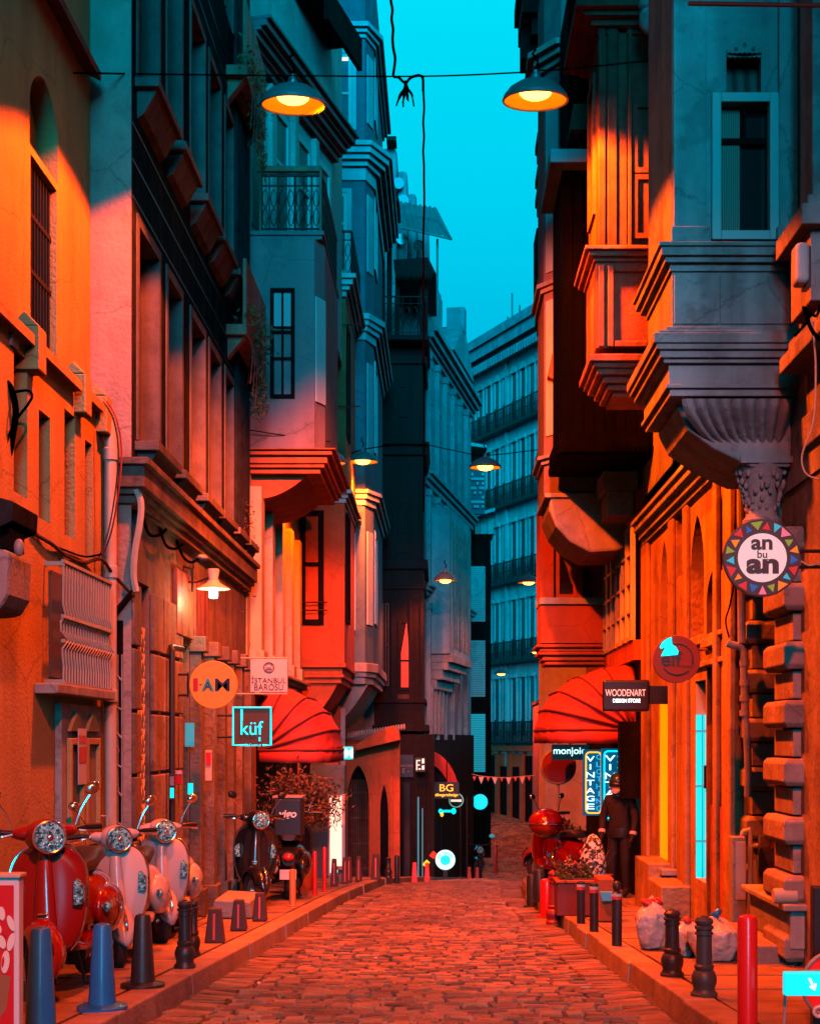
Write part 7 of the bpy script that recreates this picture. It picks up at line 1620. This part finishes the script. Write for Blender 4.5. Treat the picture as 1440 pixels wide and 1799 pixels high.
    # floor, body, cowls, seat
    q = MB(); q.loft([(-0.30,0,0.30,0.17,0.035),(-0.1,0,0.285,0.19,0.03),(0.2,0,0.29,0.19,0.03),(0.38,0,0.33,0.16,0.05)], 16, 4); q.build('floorboard', paint, t, smooth=True, local=True)
    q = MB(); q.loft([(-0.18,0,0.50,0.10,0.16),(-0.28,0,0.52,0.16,0.20),(-0.45,0,0.53,0.20,0.21),(-0.65,0,0.53,0.20,0.19),(-0.82,0,0.54,0.15,0.15),(-0.93,0,0.55,0.08,0.09)], 24, 2.4); bd = q.build('rear_body', paint, t, smooth=True, local=True)
    for sg in (-1, 1):
        q = MB(); q.ell((sg*0.165,-0.56,0.45), (0.105,0.31,0.175), 24, 16, Matrix.Rotation(R(6), 3, 'X')); cw = q.build('side_cowl', panel or paint, t, smooth=True, local=True)
        q = MB().torus((sg*0.268,-0.50,0.45), 0.03, 0.006, 'x', 14, 5); q.build('cowl_badge', M_CHROME, cw, local=True)
        q = MB(); q.ell((sg*0.225,-0.28,0.48), (0.03,0.05,0.035), 12, 8); q.build('cowl_indicator', M_LENS, cw, smooth=True, local=True)
    q = MB(); q.loft([(-0.12,0,0.72,0.07,0.03),(-0.2,0,0.745,0.115,0.05),(-0.42,0,0.755,0.15,0.055),(-0.55,0,0.79,0.15,0.06),(-0.78,0,0.80,0.135,0.055),(-0.88,0,0.79,0.07,0.03)], 20, 3); q.build('seat', seatm or M_SEAT, t, smooth=True, local=True)
    q = MB(); q.ell((0,-0.93,0.56), (0.07,0.035,0.055), 16, 10); q.build('tail_lamp', M_LAMPR, t, smooth=True, local=True)
    q = MB(); q.box(-0.10, 0.10, -0.985, -0.975, 0.30, 0.42); q.build('number_plate', M_PAINTW, t, local=True)
    q = MB(); q.tube([(-0.06,-0.05,0.26),(-0.10,-0.10,0.02),(-0.12,-0.08,0.012)], 0.012, 8); q.tube([(0.06,-0.05,0.26),(0.10,-0.10,0.02),(0.12,-0.08,0.012)], 0.012, 8); q.build('stand', M_IRON, t, smooth=True, local=True)
    q = MB(); q.loft([(-0.2,0,0.2,0.09,0.08),(-0.5,0.02,0.22,0.10,0.09),(-0.7,0.04,0.22,0.08,0.08)], 14, 2.6); q.build('engine', M_IRON, t, smooth=True, local=True)
    return t
scooter('glossy red scooter facing the viewer, in front of the carved door', -2.27, 8.62, R(182), M_REDP, s=0.95, lean=R(3))
scooter('cream scooter with a dark headlamp parked behind the red one', -2.29, 10.50, R(183), M_BEIGEP, s=0.90, lean=R(4))
scooter('silver grey scooter against the pier, rearmost of the row behind the cream one', -2.36, 12.35, R(184), M_GREYP, s=0.93, seatm=M_SEAT, panel=M_GREYP, lean=R(2))
scooter('black scooter with a round chrome headlamp before the delivery scooter', -2.16, 16.4, R(186), M_BLKP, dark=True, panel=M_BLKP, lean=R(-2))
dv = scooter('dark delivery scooter seen from the rear, carrying a black box marked vigo', -1.90, 18.1, R(3), M_BLKP, dark=True)
bx_ = thing('delivery_box', 'black delivery box with pale lettering vigo on the scooter rack', 'box', (-1.87, 17.35, 0))
z0 = PG(17.4)+0.78
q = MB(); q.box(-2.04, -1.70, 17.26, 17.66, z0, z0+0.46); q.build('box', M_BLACKP, bx_, bevel=0.02); q = MB(); q.box(-2.055, -1.685, 17.245, 17.675, z0+0.462, z0+0.49); q.build('lid', M_CONC, bx_, bevel=0.008)
txt('vigo', mat('pale_print', (0.7,0.68,0.68), 0.5, emit=0.15), bx_, (-1.865, 17.254, z0+0.26), w=0.21, shear=0.15, bold=0.02)
rd = scooter('glossy red scooter with a round red box parked beyond the planter on the right', 1.62, 20.2, R(18), M_REDP)
bx_ = thing('delivery_box', 'round red delivery box overhanging the kerb left of the red scooter seat', 'box', (1.42, 19.6, 0)); z0 = PG(19.6)+0.72
q = MB(); q.ell((1.42,19.5,z0+0.2), (0.24,0.24,0.20), 22, 14); q.build('box', M_REDP, bx_, smooth=True); q = MB(); q.torus((1.42,19.5,z0+0.2), 0.24, 0.012, 'z', 28, 6); q.build('seam', M_CHROME, bx_); q = MB(); q.box(1.38,1.62,19.55,19.72,z0-0.02,z0+0.03); q.build('rack', M_IRON, bx_)
mb_ = thing('motorbike', 'dark motorbike with a painted cyan glint on its mirror, parked far down the street', 'motorbike', (X(842,43), 43, PG(43)))
q = MB(); mx = X(842,43); zg = PG(43)
for dy, r_ in ((-0.55,0.31),(0.75,0.31)): MB().torus((mx,43+dy,zg+r_), r_-0.05, 0.055, 'x', 28, 8).build('wheel', M_RUBBER, mb_, smooth=True)
q = MB().loft([(42.5,mx,zg+0.72,0.08,0.08),(42.8,mx,zg+0.75,0.16,0.15),(43.1,mx,zg+0.74,0.15,0.12),(43.6,mx,zg+0.78,0.14,0.06),(43.95,mx,zg+0.86,0.07,0.04)], 16); q.loft([(42.6,mx,zg+0.42,0.16,0.14),(43.4,mx,zg+0.42,0.17,0.18)], 14); q.build('body', M_BLKP, mb_, smooth=True)
q = MB().tube([(mx-0.36,42.62,zg+1.02),(mx,42.55,zg+0.98),(mx+0.36,42.62,zg+1.02)], 0.018); q.tube([(mx-0.05,42.4,zg+0.35),(mx-0.05,42.55,zg+0.98)], 0.03); q.tube([(mx+0.05,42.4,zg+0.35),(mx+0.05,42.55,zg+0.98)], 0.03); q.tube([(mx+0.25,42.6,zg+1.02),(mx+0.34,42.62,zg+1.2)], 0.012); q.tube([(mx-0.25,42.6,zg+1.02),(mx-0.34,42.62,zg+1.2)], 0.012); q.build('handlebar', M_IRON, mb_)
q = MB().ell((mx+0.36,42.62,zg+1.26), (0.09,0.03,0.06)); q.build('mirror', M_LITT, mb_, smooth=True); q = MB().ell((mx-0.36,42.62,zg+1.24), (0.07,0.03,0.05)); q.build('mirror', M_BLACKP, mb_, smooth=True)  # first mirror emits teal in place of a reflected glint
q = MB().lathe((mx,42.36,zg+0.86), [(0.10,0),(0.10,0.12)], 18, axis='y'); q.build('headlamp', M_LENS, mb_)

# ================================================================== PERSON IN THE DOORWAY
def person(x, y, rz, h):
    t = thing('person', 'person in black jacket and trousers with a motorbike helmet, standing in the dark doorway', 'person', (x, y, PG(y)), rz)
    k = h/1.75
    J = {'pel':(0,0,0.95),'ab':(0,0.0,1.10),'ch':(0,0.01,1.30),'nk':(0,0.0,1.47),'hd':(0,0.02,1.60),
         'sl':(-0.18,0,1.40),'el':(-0.25,0.02,1.12),'wl':(-0.24,0.12,0.88),'sr':(0.18,0,1.40),'er':(0.25,0.02,1.12),'wr':(0.22,0.14,0.90),
         'hl':(-0.09,0,0.92),'kl':(-0.10,0.03,0.50),'al':(-0.10,-0.01,0.09),'tl':(-0.11,0.15,0.035),'hr':(0.09,0,0.92),'kr':(0.11,0.02,0.50),'ar':(0.12,-0.02,0.09),'tr':(0.13,0.14,0.035)}
    E = [('pel','ab'),('ab','ch'),('ch','nk'),('nk','hd'),('ch','sl'),('sl','el'),('el','wl'),('ch','sr'),('sr','er'),('er','wr'),('pel','hl'),('hl','kl'),('kl','al'),('al','tl'),('pel','hr'),('hr','kr'),('kr','ar'),('ar','tr')]
    Rr = {'pel':0.15,'ab':0.155,'ch':0.17,'nk':0.065,'hd':0.09,'sl':0.085,'el':0.062,'wl':0.042,'sr':0.085,'er':0.062,'wr':0.042,'hl':0.105,'kl':0.075,'al':0.055,'tl':0.042,'hr':0.105,'kr':0.075,'ar':0.055,'tr':0.042}
    # hands: palm and five fingers rooted inside the palm
    for sd, w in (('l','wl'),('r','wr')):
        wx, wy, wz = J[w]; sg = -1 if sd == 'l' else 1
        J['p'+sd] = (wx, wy+0.03, wz-0.07); Rr['p'+sd] = 0.036; E.append((w, 'p'+sd))
        for i in range(4):
            L_ = (0.062,0.072,0.068,0.052)[i]; b0 = (wx-sg*0.006, wy+0.005+0.018*i, wz-0.105); 
            J[f'f{sd}{i}a'] = b0; J[f'f{sd}{i}b'] = (b0[0]-sg*0.008, b0[1]+0.006, b0[2]-L_*0.55); J[f'f{sd}{i}c'] = (b0[0]-sg*0.024, b0[1]+0.006, b0[2]-L_)
            for s_, r_ in (('a',0.010),('b',0.0095),('c',0.008)): Rr[f'f{sd}{i}{s_}'] = r_
            E += [('p'+sd, f'f{sd}{i}a'), (f'f{sd}{i}a', f'f{sd}{i}b'), (f'f{sd}{i}b', f'f{sd}{i}c')]
        J['t'+sd+'a'] = (wx-sg*0.02, wy+0.075, wz-0.06); J['t'+sd+'b'] = (wx-sg*0.026, wy+0.095, wz-0.10); Rr['t'+sd+'a'] = 0.011; Rr['t'+sd+'b'] = 0.009
        E += [('p'+sd, 't'+sd+'a'), ('t'+sd+'a', 't'+sd+'b')]
    names = list(J); me = bpy.data.meshes.new('body'); me.from_pydata([tuple(c*k for c in J[n]) for n in names], [(names.index(a), names.index(b_)) for a, b_ in E], [])
    o = bpy.data.objects.new('body', me); COL.objects.link(o); o.parent = t; me.materials.append(mat('black_clothing', (0.004,0.004,0.005), 0.8, bump=0.4, bscale=14))
    sk = o.modifiers.new('skin', 'SKIN'); sk.use_smooth_shade = True
    for i, n in enumerate(names): me.skin_vertices[0].data[i].radius = (Rr[n]*k, Rr[n]*k*(0.78 if n in ('ab','ch','pel') else 1)); me.skin_vertices[0].data[i].use_root = (n == 'pel')
    sb = o.modifiers.new('sub', 'SUBSURF'); sb.levels = 1; sb.render_levels = 2
    hc = Vector((0,0.03,1.63))*k
    M_HW = mat('white_helmet_shell', (0.50,0.42,0.40), 0.25, coat=0.6); M_HB = mat('dark_helmet_paint', (0.02,0.05,0.07), 0.2, coat=0.6)
    q = MB().ell(hc, (0.142*k,0.168*k,0.16*k), 28, 18); q.loft([(hc.y+0.02*k,0,hc.z-0.10*k,0.105*k,0.05*k),(hc.y+0.10*k,0,hc.z-0.105*k,0.09*k,0.045*k),(hc.y+0.165*k,0,hc.z-0.10*k,0.045*k,0.035*k)], 18); hm = q.build('helmet', M_HW, t, smooth=True, local=True)
    q = MB().ell(hc+Vector((0,0.008,0.03))*k, (0.138*k,0.168*k,0.138*k), 24, 14, Matrix.Rotation(R(8),3,'X')); q.build('top_stripe', M_HB, hm, smooth=True, local=True)
    q = MB().ell(hc+Vector((0,0.03,-0.005))*k, (0.136*k,0.158*k,0.07*k), 24, 12); q.build('visor', M_BLACKP, hm, smooth=True, local=True)
    q = MB().ell(hc+Vector((0,0.05,-0.02))*k, (0.05*k,0.118*k,0.03*k), 16, 10); q.build('face', mat('skin_shaded', (0.42,0.24,0.17), 0.6), t, smooth=True, local=True)
    q = MB().torus(Vector((0,0.0,1.475))*k, 0.085*k, 0.028*k, 'z', 24, 8); q.build('collar', mat('grey_collar', (0.32,0.28,0.28), 0.8), t, smooth=True, local=True)
    for sd in ('l','r'):
        a, b_ = Vector(J['e'+sd]), Vector(J['w'+sd]); p0, p1 = a.lerp(b_, 0.72), a.lerp(b_, 0.90); MB().tube([p0*k, p1*k], [0.056*k,0.052*k], 14).build('reflective_cuff', mat('cuff_stripe', (0.5,0.42,0.42), 0.5), t, smooth=True, local=True)
    q = MB(); q.loft([(0,0,0,0.1,0.1)]*2, 4); 
    q = MB().lathe((0,0,0), [(0.165*k,0.86*k),(0.175*k,0.90*k),(0.17*k,1.0*k)], 20, caps=False); q.xf(Matrix.Diagonal((1.06,0.82,1,1))); q.build('jacket_hem', M_BLACKP, t, smooth=True, local=True)
    return t
person(2.24, 17.95, R(152), 1.53)

# ================================================================== PLANTS, PLANTER, BAGS
def leaves(mb, c, r, n, size, rnd, flat=1.0, clump=0):
    cs = [Vector((rnd.gauss(0,.5)*r[0], rnd.gauss(0,.5)*r[1], rnd.gauss(0,.5)*r[2])) for _ in range(clump)] or [Vector((0,0,0))]
    for _ in range(n):
        if clump:
            b_ = rnd.choice(cs); p = b_+Vector((rnd.gauss(0,.28)*r[0], rnd.gauss(0,.28)*r[1], rnd.gauss(0,.28)*r[2]))
        else:
            p = Vector((rnd.uniform(-1,1)*r[0], rnd.uniform(-1,1)*r[1], rnd.uniform(-1,1)*r[2]))
        p += Vector(c); d = Vector((rnd.gauss(0,1), rnd.gauss(0,1), rnd.gauss(0,1)*flat)).normalized(); s_ = d.orthogonal().normalized(); s_ = Matrix.Rotation(rnd.uniform(0,6.3), 3, d) @ s_
        L_ = size*rnd.uniform(.6,1.3); w_ = L_*0.42; up = d.cross(s_)*L_*0.08
        mb.add([p, p+d*L_*0.5+s_*w_*0.5+up, p+d*L_, p+d*L_*0.5-s_*w_*0.5+up], [(0,1,2,3)])
    return mb
rr = random.Random(21)
t = thing('potted_tree', 'dark russet leaved bushy tree standing under the left awning behind the delivery box', 'tree', (X(530,19.4), 19.4, PG(19.4)))
c0 = P(528,1412,19.4)
q = MB(); leaves(q, c0, (0.42,0.38,0.34), 2600, 0.07, rr, clump=34); q.build('crown', M_REDLEAF, t)
q = MB(); q.tube([(c0.x,19.4,PG(19.4)+0.35),(c0.x+0.03,19.42,c0.z-0.3),(c0.x-0.02,19.4,c0.z)], [0.035,0.03,0.02], 8)
for k in range(6): q.tube([(c0.x,19.4,c0.z-0.25),(c0.x+rr.uniform(-.3,.3),19.4+rr.uniform(-.25,.25),c0.z+rr.uniform(0,.25))], [0.016,0.006], 6)
q.build('trunk', M_BARK, t)
q = MB().lathe((c0.x,19.4,PG(19.4)), [(0.16,0),(0.21,0.38),(0.22,0.40),(0.18,0.40),(0.17,0.36)], 20); q.build('pot', M_TERRA, t, smooth=True)
# hanging plants on the two balcony slabs of the tiled house
for k,(z0, lab) in enumerate(((6.42,'dark trailing plant hanging from the lower red balcony slab of the tiled house'),(9.5,'dark trailing plant hanging from the upper red balcony slab of the tiled house'))):
    t = thing('trailing_plant', lab, 'plant', (DX+0.2, 17.6, z0)); q = MB()
    leaves(q, (DX+0.22,17.6,z0+0.15), (0.16,0.7,0.28), 500, 0.07, rr, clump=10); leaves(q, (DX+0.24,18.1,z0-0.35), (0.08,0.3,0.35), 260, 0.06, rr, clump=7); q.build('foliage', M_LEAF, t)
    q = MB()
    for j in range(6): y_ = 17.2+j*0.22; q.tube(smooth([(DX+0.2,y_,z0+0.15),(DX+0.27,y_+0.03,z0-0.1),(DX+0.24,y_+0.05,z0-0.5-0.1*(j%3))],3), 0.006, 4)
    q.build('stem', M_BARK, t)
t = thing('trailing_plant', 'vine tangled on the iron bars at the far end of the dark tiled house', 'plant', P(425,985,18.2)); q = MB(); leaves(q, P(425,960,18.3), (0.10,0.25,0.55), 420, 0.06, rr, clump=12); q.build('foliage', M_REDLEAF, t)
q = MB()
for j in range(5): q.tube(smooth([P(412+4*j,905,18.3),P(414+4*j,960,18.3),P(411+5*j,1035,18.3)],3), 0.012, 5)
q.build('stem', M_IRON, t)
# planter on the right
Yp = 14.6; t = thing('planter', 'square red planter box holding low plants on the right pavement', 'planter', (X(1012,Yp), Yp, PG(Yp)))
x0, x1 = X(978,Yp), X(1052,Yp)
q = MB(); q.box(x0, x1, Yp, Yp+0.5, PG(Yp), PG(Yp)+0.34); q.build('box', mat('dark_red_box', (0.20,0.025,0.015), 0.6, var=0.2), t, bevel=0.012)
q = MB(); q.box(x0-0.015, x1+0.015, Yp-0.015, Yp+0.515, PG(Yp)+0.342, PG(Yp)+0.37); q.build('rim', M_TERRA, t, bevel=0.005); q = MB(); q.box(x0+0.03, x1-0.03, Yp+0.03, Yp+0.47, PG(Yp)+0.372, PG(Yp)+0.38); q.build('soil', M_EARTH, t)
zp = PG(Yp)+0.38
for k,(px, lab, m_, r_, n_) in enumerate(((992,'low green flowering plant at the left end of the planter',M_LEAF,(0.10,0.16,0.10),260),(1012,'low russet leaved plant in the middle of the planter',M_REDLEAF,(0.11,0.16,0.09),240),(1034,'dark bushy plant at the right end of the planter',M_LEAF,(0.10,0.16,0.12),260))):
    u = thing('planter_plant', lab, 'plant', (X(px,Yp), Yp+0.22, zp)); q = MB(); leaves(q, (X(px,Yp),Yp+0.22,zp+r_[2]*0.8), r_, n_, 0.05, rr, clump=9); q.build('foliage', m_, u); q = MB()
    for j in range(7): q.ell((X(px,Yp)+rr.uniform(-.1,.1), Yp+0.1+rr.uniform(-.05,.15), zp+r_[2]*1.5+rr.uniform(-.04,.04)), (0.010,0.010,0.010), 7, 5)
    q.build('blossom', M_PIPE if k != 1 else M_REFL, u)
Yq = 16.4; t = thing('speckled_ornament', 'black and white speckled cone shaped ornament standing behind the planter', 'ornament', (X(1041,Yq), Yq, PG(Yq)))
m = bpy.data.materials.new('speckled_glaze'); m.use_nodes = True; MATS['speckled_glaze'] = m; nn = m.node_tree.nodes; ll = m.node_tree.links
vo = nn.new('ShaderNodeTexNoise'); vo.inputs['Scale'].default_value = 22; tcx = nn.new('ShaderNodeTexCoord'); crr = nn.new('ShaderNodeValToRGB'); crr.color_ramp.elements[0].position = 0.49; crr.color_ramp.elements[1].position = 0.53
crr.color_ramp.elements[0].color = (0.02,0.02,0.02,1); crr.color_ramp.elements[1].color = (0.75,0.70,0.68,1); ll.new(tcx.outputs['Object'], vo.inputs['Vector']); ll.new(vo.outputs['Fac'], crr.inputs[0]); ll.new(crr.outputs[0], nn['Principled BSDF'].inputs['Base Color']); nn['Principled BSDF'].inputs['Roughness'].default_value = 0.4
zq = PG(Yq); q = MB().lathe((X(1041,Yq),Yq,zq), [(0.10,0.25),(0.15,0.36),(0.155,0.48),(0.13,0.62),(0.09,0.74),(0.045,0.80),(0.0,0.82)], 26); q.build('body', m, t, smooth=True); q = MB().lathe((X(1041,Yq),Yq,zq), [(0.12,0),(0.12,0.05),(0.05,0.07),(0.05,0.25)], 20); q.build('pedestal', M_TERRA, t, smooth=True)
t = thing('spiky_plant', 'orange lit spiky leaved plant beside the speckled ornament', 'plant', (X(1062,Yq), Yq, PG(Yq))); q = MB(); b0 = Vector((X(1060,Yq),Yq+0.1,PG(Yq)+0.35))
for k in range(16):
    a = rr.uniform(0,6.28); L_ = rr.uniform(.22,.42); d = Vector((math.cos(a)*0.5, math.sin(a)*0.5, 1)).normalized(); s_ = d.orthogonal().normalized()*0.018
    q.add([b0-s_, b0+s_, b0+d*L_*0.6+s_*0.8+Vector((0,0,0)), b0+d*L_+Vector((math.cos(a)*.05,math.sin(a)*.05,-0.02)), b0+d*L_*0.6-s_*0.8], [(0,1,2,3,4)])
q.build('leaves', M_REDLEAF, t); q = MB().lathe((b0.x,b0.y,PG(Yq)), [(0.08,0),(0.11,0.32),(0.12,0.34),(0.09,0.34)], 16); q.build('pot', M_TERRA, t, smooth=True)
t = thing('flower_pot', 'tall pot of dark flowering shrub with red blooms behind the red scooter', 'plant', (X(990,22.5), 22.5, PG(22.5))); c0 = P(985,1458,22.5); q = MB(); leaves(q, c0, (0.30,0.2,0.22), 700, 0.08, rr, clump=14); q.build('foliage', M_LEAF, t); q = MB()
for (px, py) in ((994,1447),(1000,1462),(966,1463),(979,1450)): q.ell(P(px,py,22.3), (0.045,0.045,0.04), 10, 7)
q.build('bloom', M_REDP, t); q = MB().lathe((X(985,22.5),22.5,PG(22.5)), [(0.16,0),(0.22,0.45),(0.2,0.5)], 18); q.build('pot', M_TERRA, t, smooth=True)
# blue tray and dark red crate between planter and door
t = thing('crate', 'dark red crate with a pale blue tray on its front beside the plinth', 'crate', (X(1062,13.9), 13.9, PG(13.9))); q = MB(); q.box(X(1050,13.9), X(1078,13.9), 13.9, 14.3, PG(13.9), PG(13.9)+0.42); q.build('box', M_TERRA, t, bevel=0.01); q = MB(); q.prism([(X(1052,13.88),Z(1566,13.88)),(X(1076,13.88),Z(1566,13.88)),(X(1076,13.88),Z(1582,13.88)),(X(1056,13.88),Z(1582,13.88))], 'y', 13.82, 13.895); q.build('tray', mat('pale_blue_tray', (0.10,0.42,0.62), 0.4, emit=0.1), t, bevel=0.004)
# rubbish bags
def bag(label, x, y, r, h, seed, m, bits):
    t = thing('rubbish_bag', label, 'rubbish bag', (x, y, PG(y)), group='rubbish bags by the ashlar house'); rn = random.Random(seed); q = MB(); n, mm = 30, 18; ph = [rn.uniform(0,6.28) for _ in range(8)]; vs = []; fs = []
    for j in range(mm+1):
        v = j/mm; zz = h*v; prof = (0.80+0.35*math.sin(min(1, v*1.5)*math.pi*0.6))*(1-0.0*v) if v < 0.7 else max(0.06, 1.05*(1-((v-0.7)/0.3)**1.3))
        for i in range(n):
            a = 2*math.pi*i/n; w_ = 1+0.07*math.sin(3*a+ph[0]+v*3)+0.05*math.sin(7*a+ph[1]-v*6)+0.045*math.sin(13*a+ph[2]+v*9)*v+0.03*math.sin(19*a+ph[3])
            vs.append((x+r[0]*prof*w_*math.cos(a), y+r[1]*prof*w_*math.sin(a), PG(y)+zz*(1+0.04*math.sin(2*a+ph[4]))))
    for j in range(mm):
        for i in range(n): fs.append((j*n+i, j*n+(i+1) % n, (j+1)*n+(i+1) % n, (j+1)*n+i))
    fs.append(tuple(range(n-1,-1,-1))); q.add(vs, fs); o = q.build('bag', m, t, smooth=True); sb = o.modifiers.new('s','SUBSURF'); sb.levels = 2; sb.render_levels = 2
    tx = bpy.data.textures.new('crumple', 'CLOUDS'); tx.noise_scale = 0.075; tx.noise_depth = 2; dp = o.modifiers.new('d','DISPLACE'); dp.texture = tx; dp.strength = 0.024; dp.texture_coords = 'LOCAL'
    for (nm, dx, dy, dz, sz, mm_) in bits:
        q = MB().ell((x+dx*r[0], y+dy*r[1], PG(y)+dz*h), sz, 14, 9, Matrix.Rotation(rn.uniform(0,1.5),3,'Y')); b_ = q.build(nm, mm_, t, smooth=True); dp = b_.modifiers.new('d','DISPLACE'); dp.texture = tx; dp.strength = 0.03
    return t
M_BAG = mat('milky_plastic_film', (0.60,0.54,0.48), 0.2, var=0.35, scale=9, bump=0.6, bscale=14, coat=0.3)
M_BAGY = mat('yellow_print_film', (0.5,0.36,0.08), 0.35)
bag('tall milky rubbish bag with a red tied top, left of the black ornate bollard', X(1144,11.2), 11.2, (0.115,0.13), 0.40, 3, M_BAG, (('red_tie',-0.2,-0.1,0.88,(0.07,0.05,0.035),M_REFL),('red_corner',0.35,-0.2,0.92,(0.05,0.04,0.03),M_REDPL)))
bag('wide milky rubbish bag with yellow print, right of the grey green bollard', X(1254,10.3), 10.3, (0.155,0.16), 0.33, 9, M_BAG, (('yellow_print',0.15,-0.92,0.55,(0.07,0.02,0.03),M_BAGY),('blue_corner',0.05,-0.1,1.02,(0.03,0.025,0.05),M_BLUEPL)))
bag('small slumped milky rubbish bag between the two ornate bollards', X(1206,10.6), 10.6, (0.085,0.10), 0.28, 14, M_BAG, (('orange_tie',0.0,-0.2,0.95,(0.035,0.03,0.03),M_REFL),))
# small litter on the setts
for k,(px, py, Y_, lab) in enumerate(((1028,1700,9.15,'grey crushed paper scrap by the right gutter'),(455,1697,9.4,'small pale cigarette end near the left gutter'),(660,1640,11.0,'tiny pale litter flake on the setts'))):
    o = MB().ell((X(px,Y_),Y_,G(Y_)+0.065), (0.035 if k == 0 else 0.015,0.02,0.008), 10, 6).build('litter', M_CONC if k == 0 else M_PAINTW); tag(o, lab, 'litter')
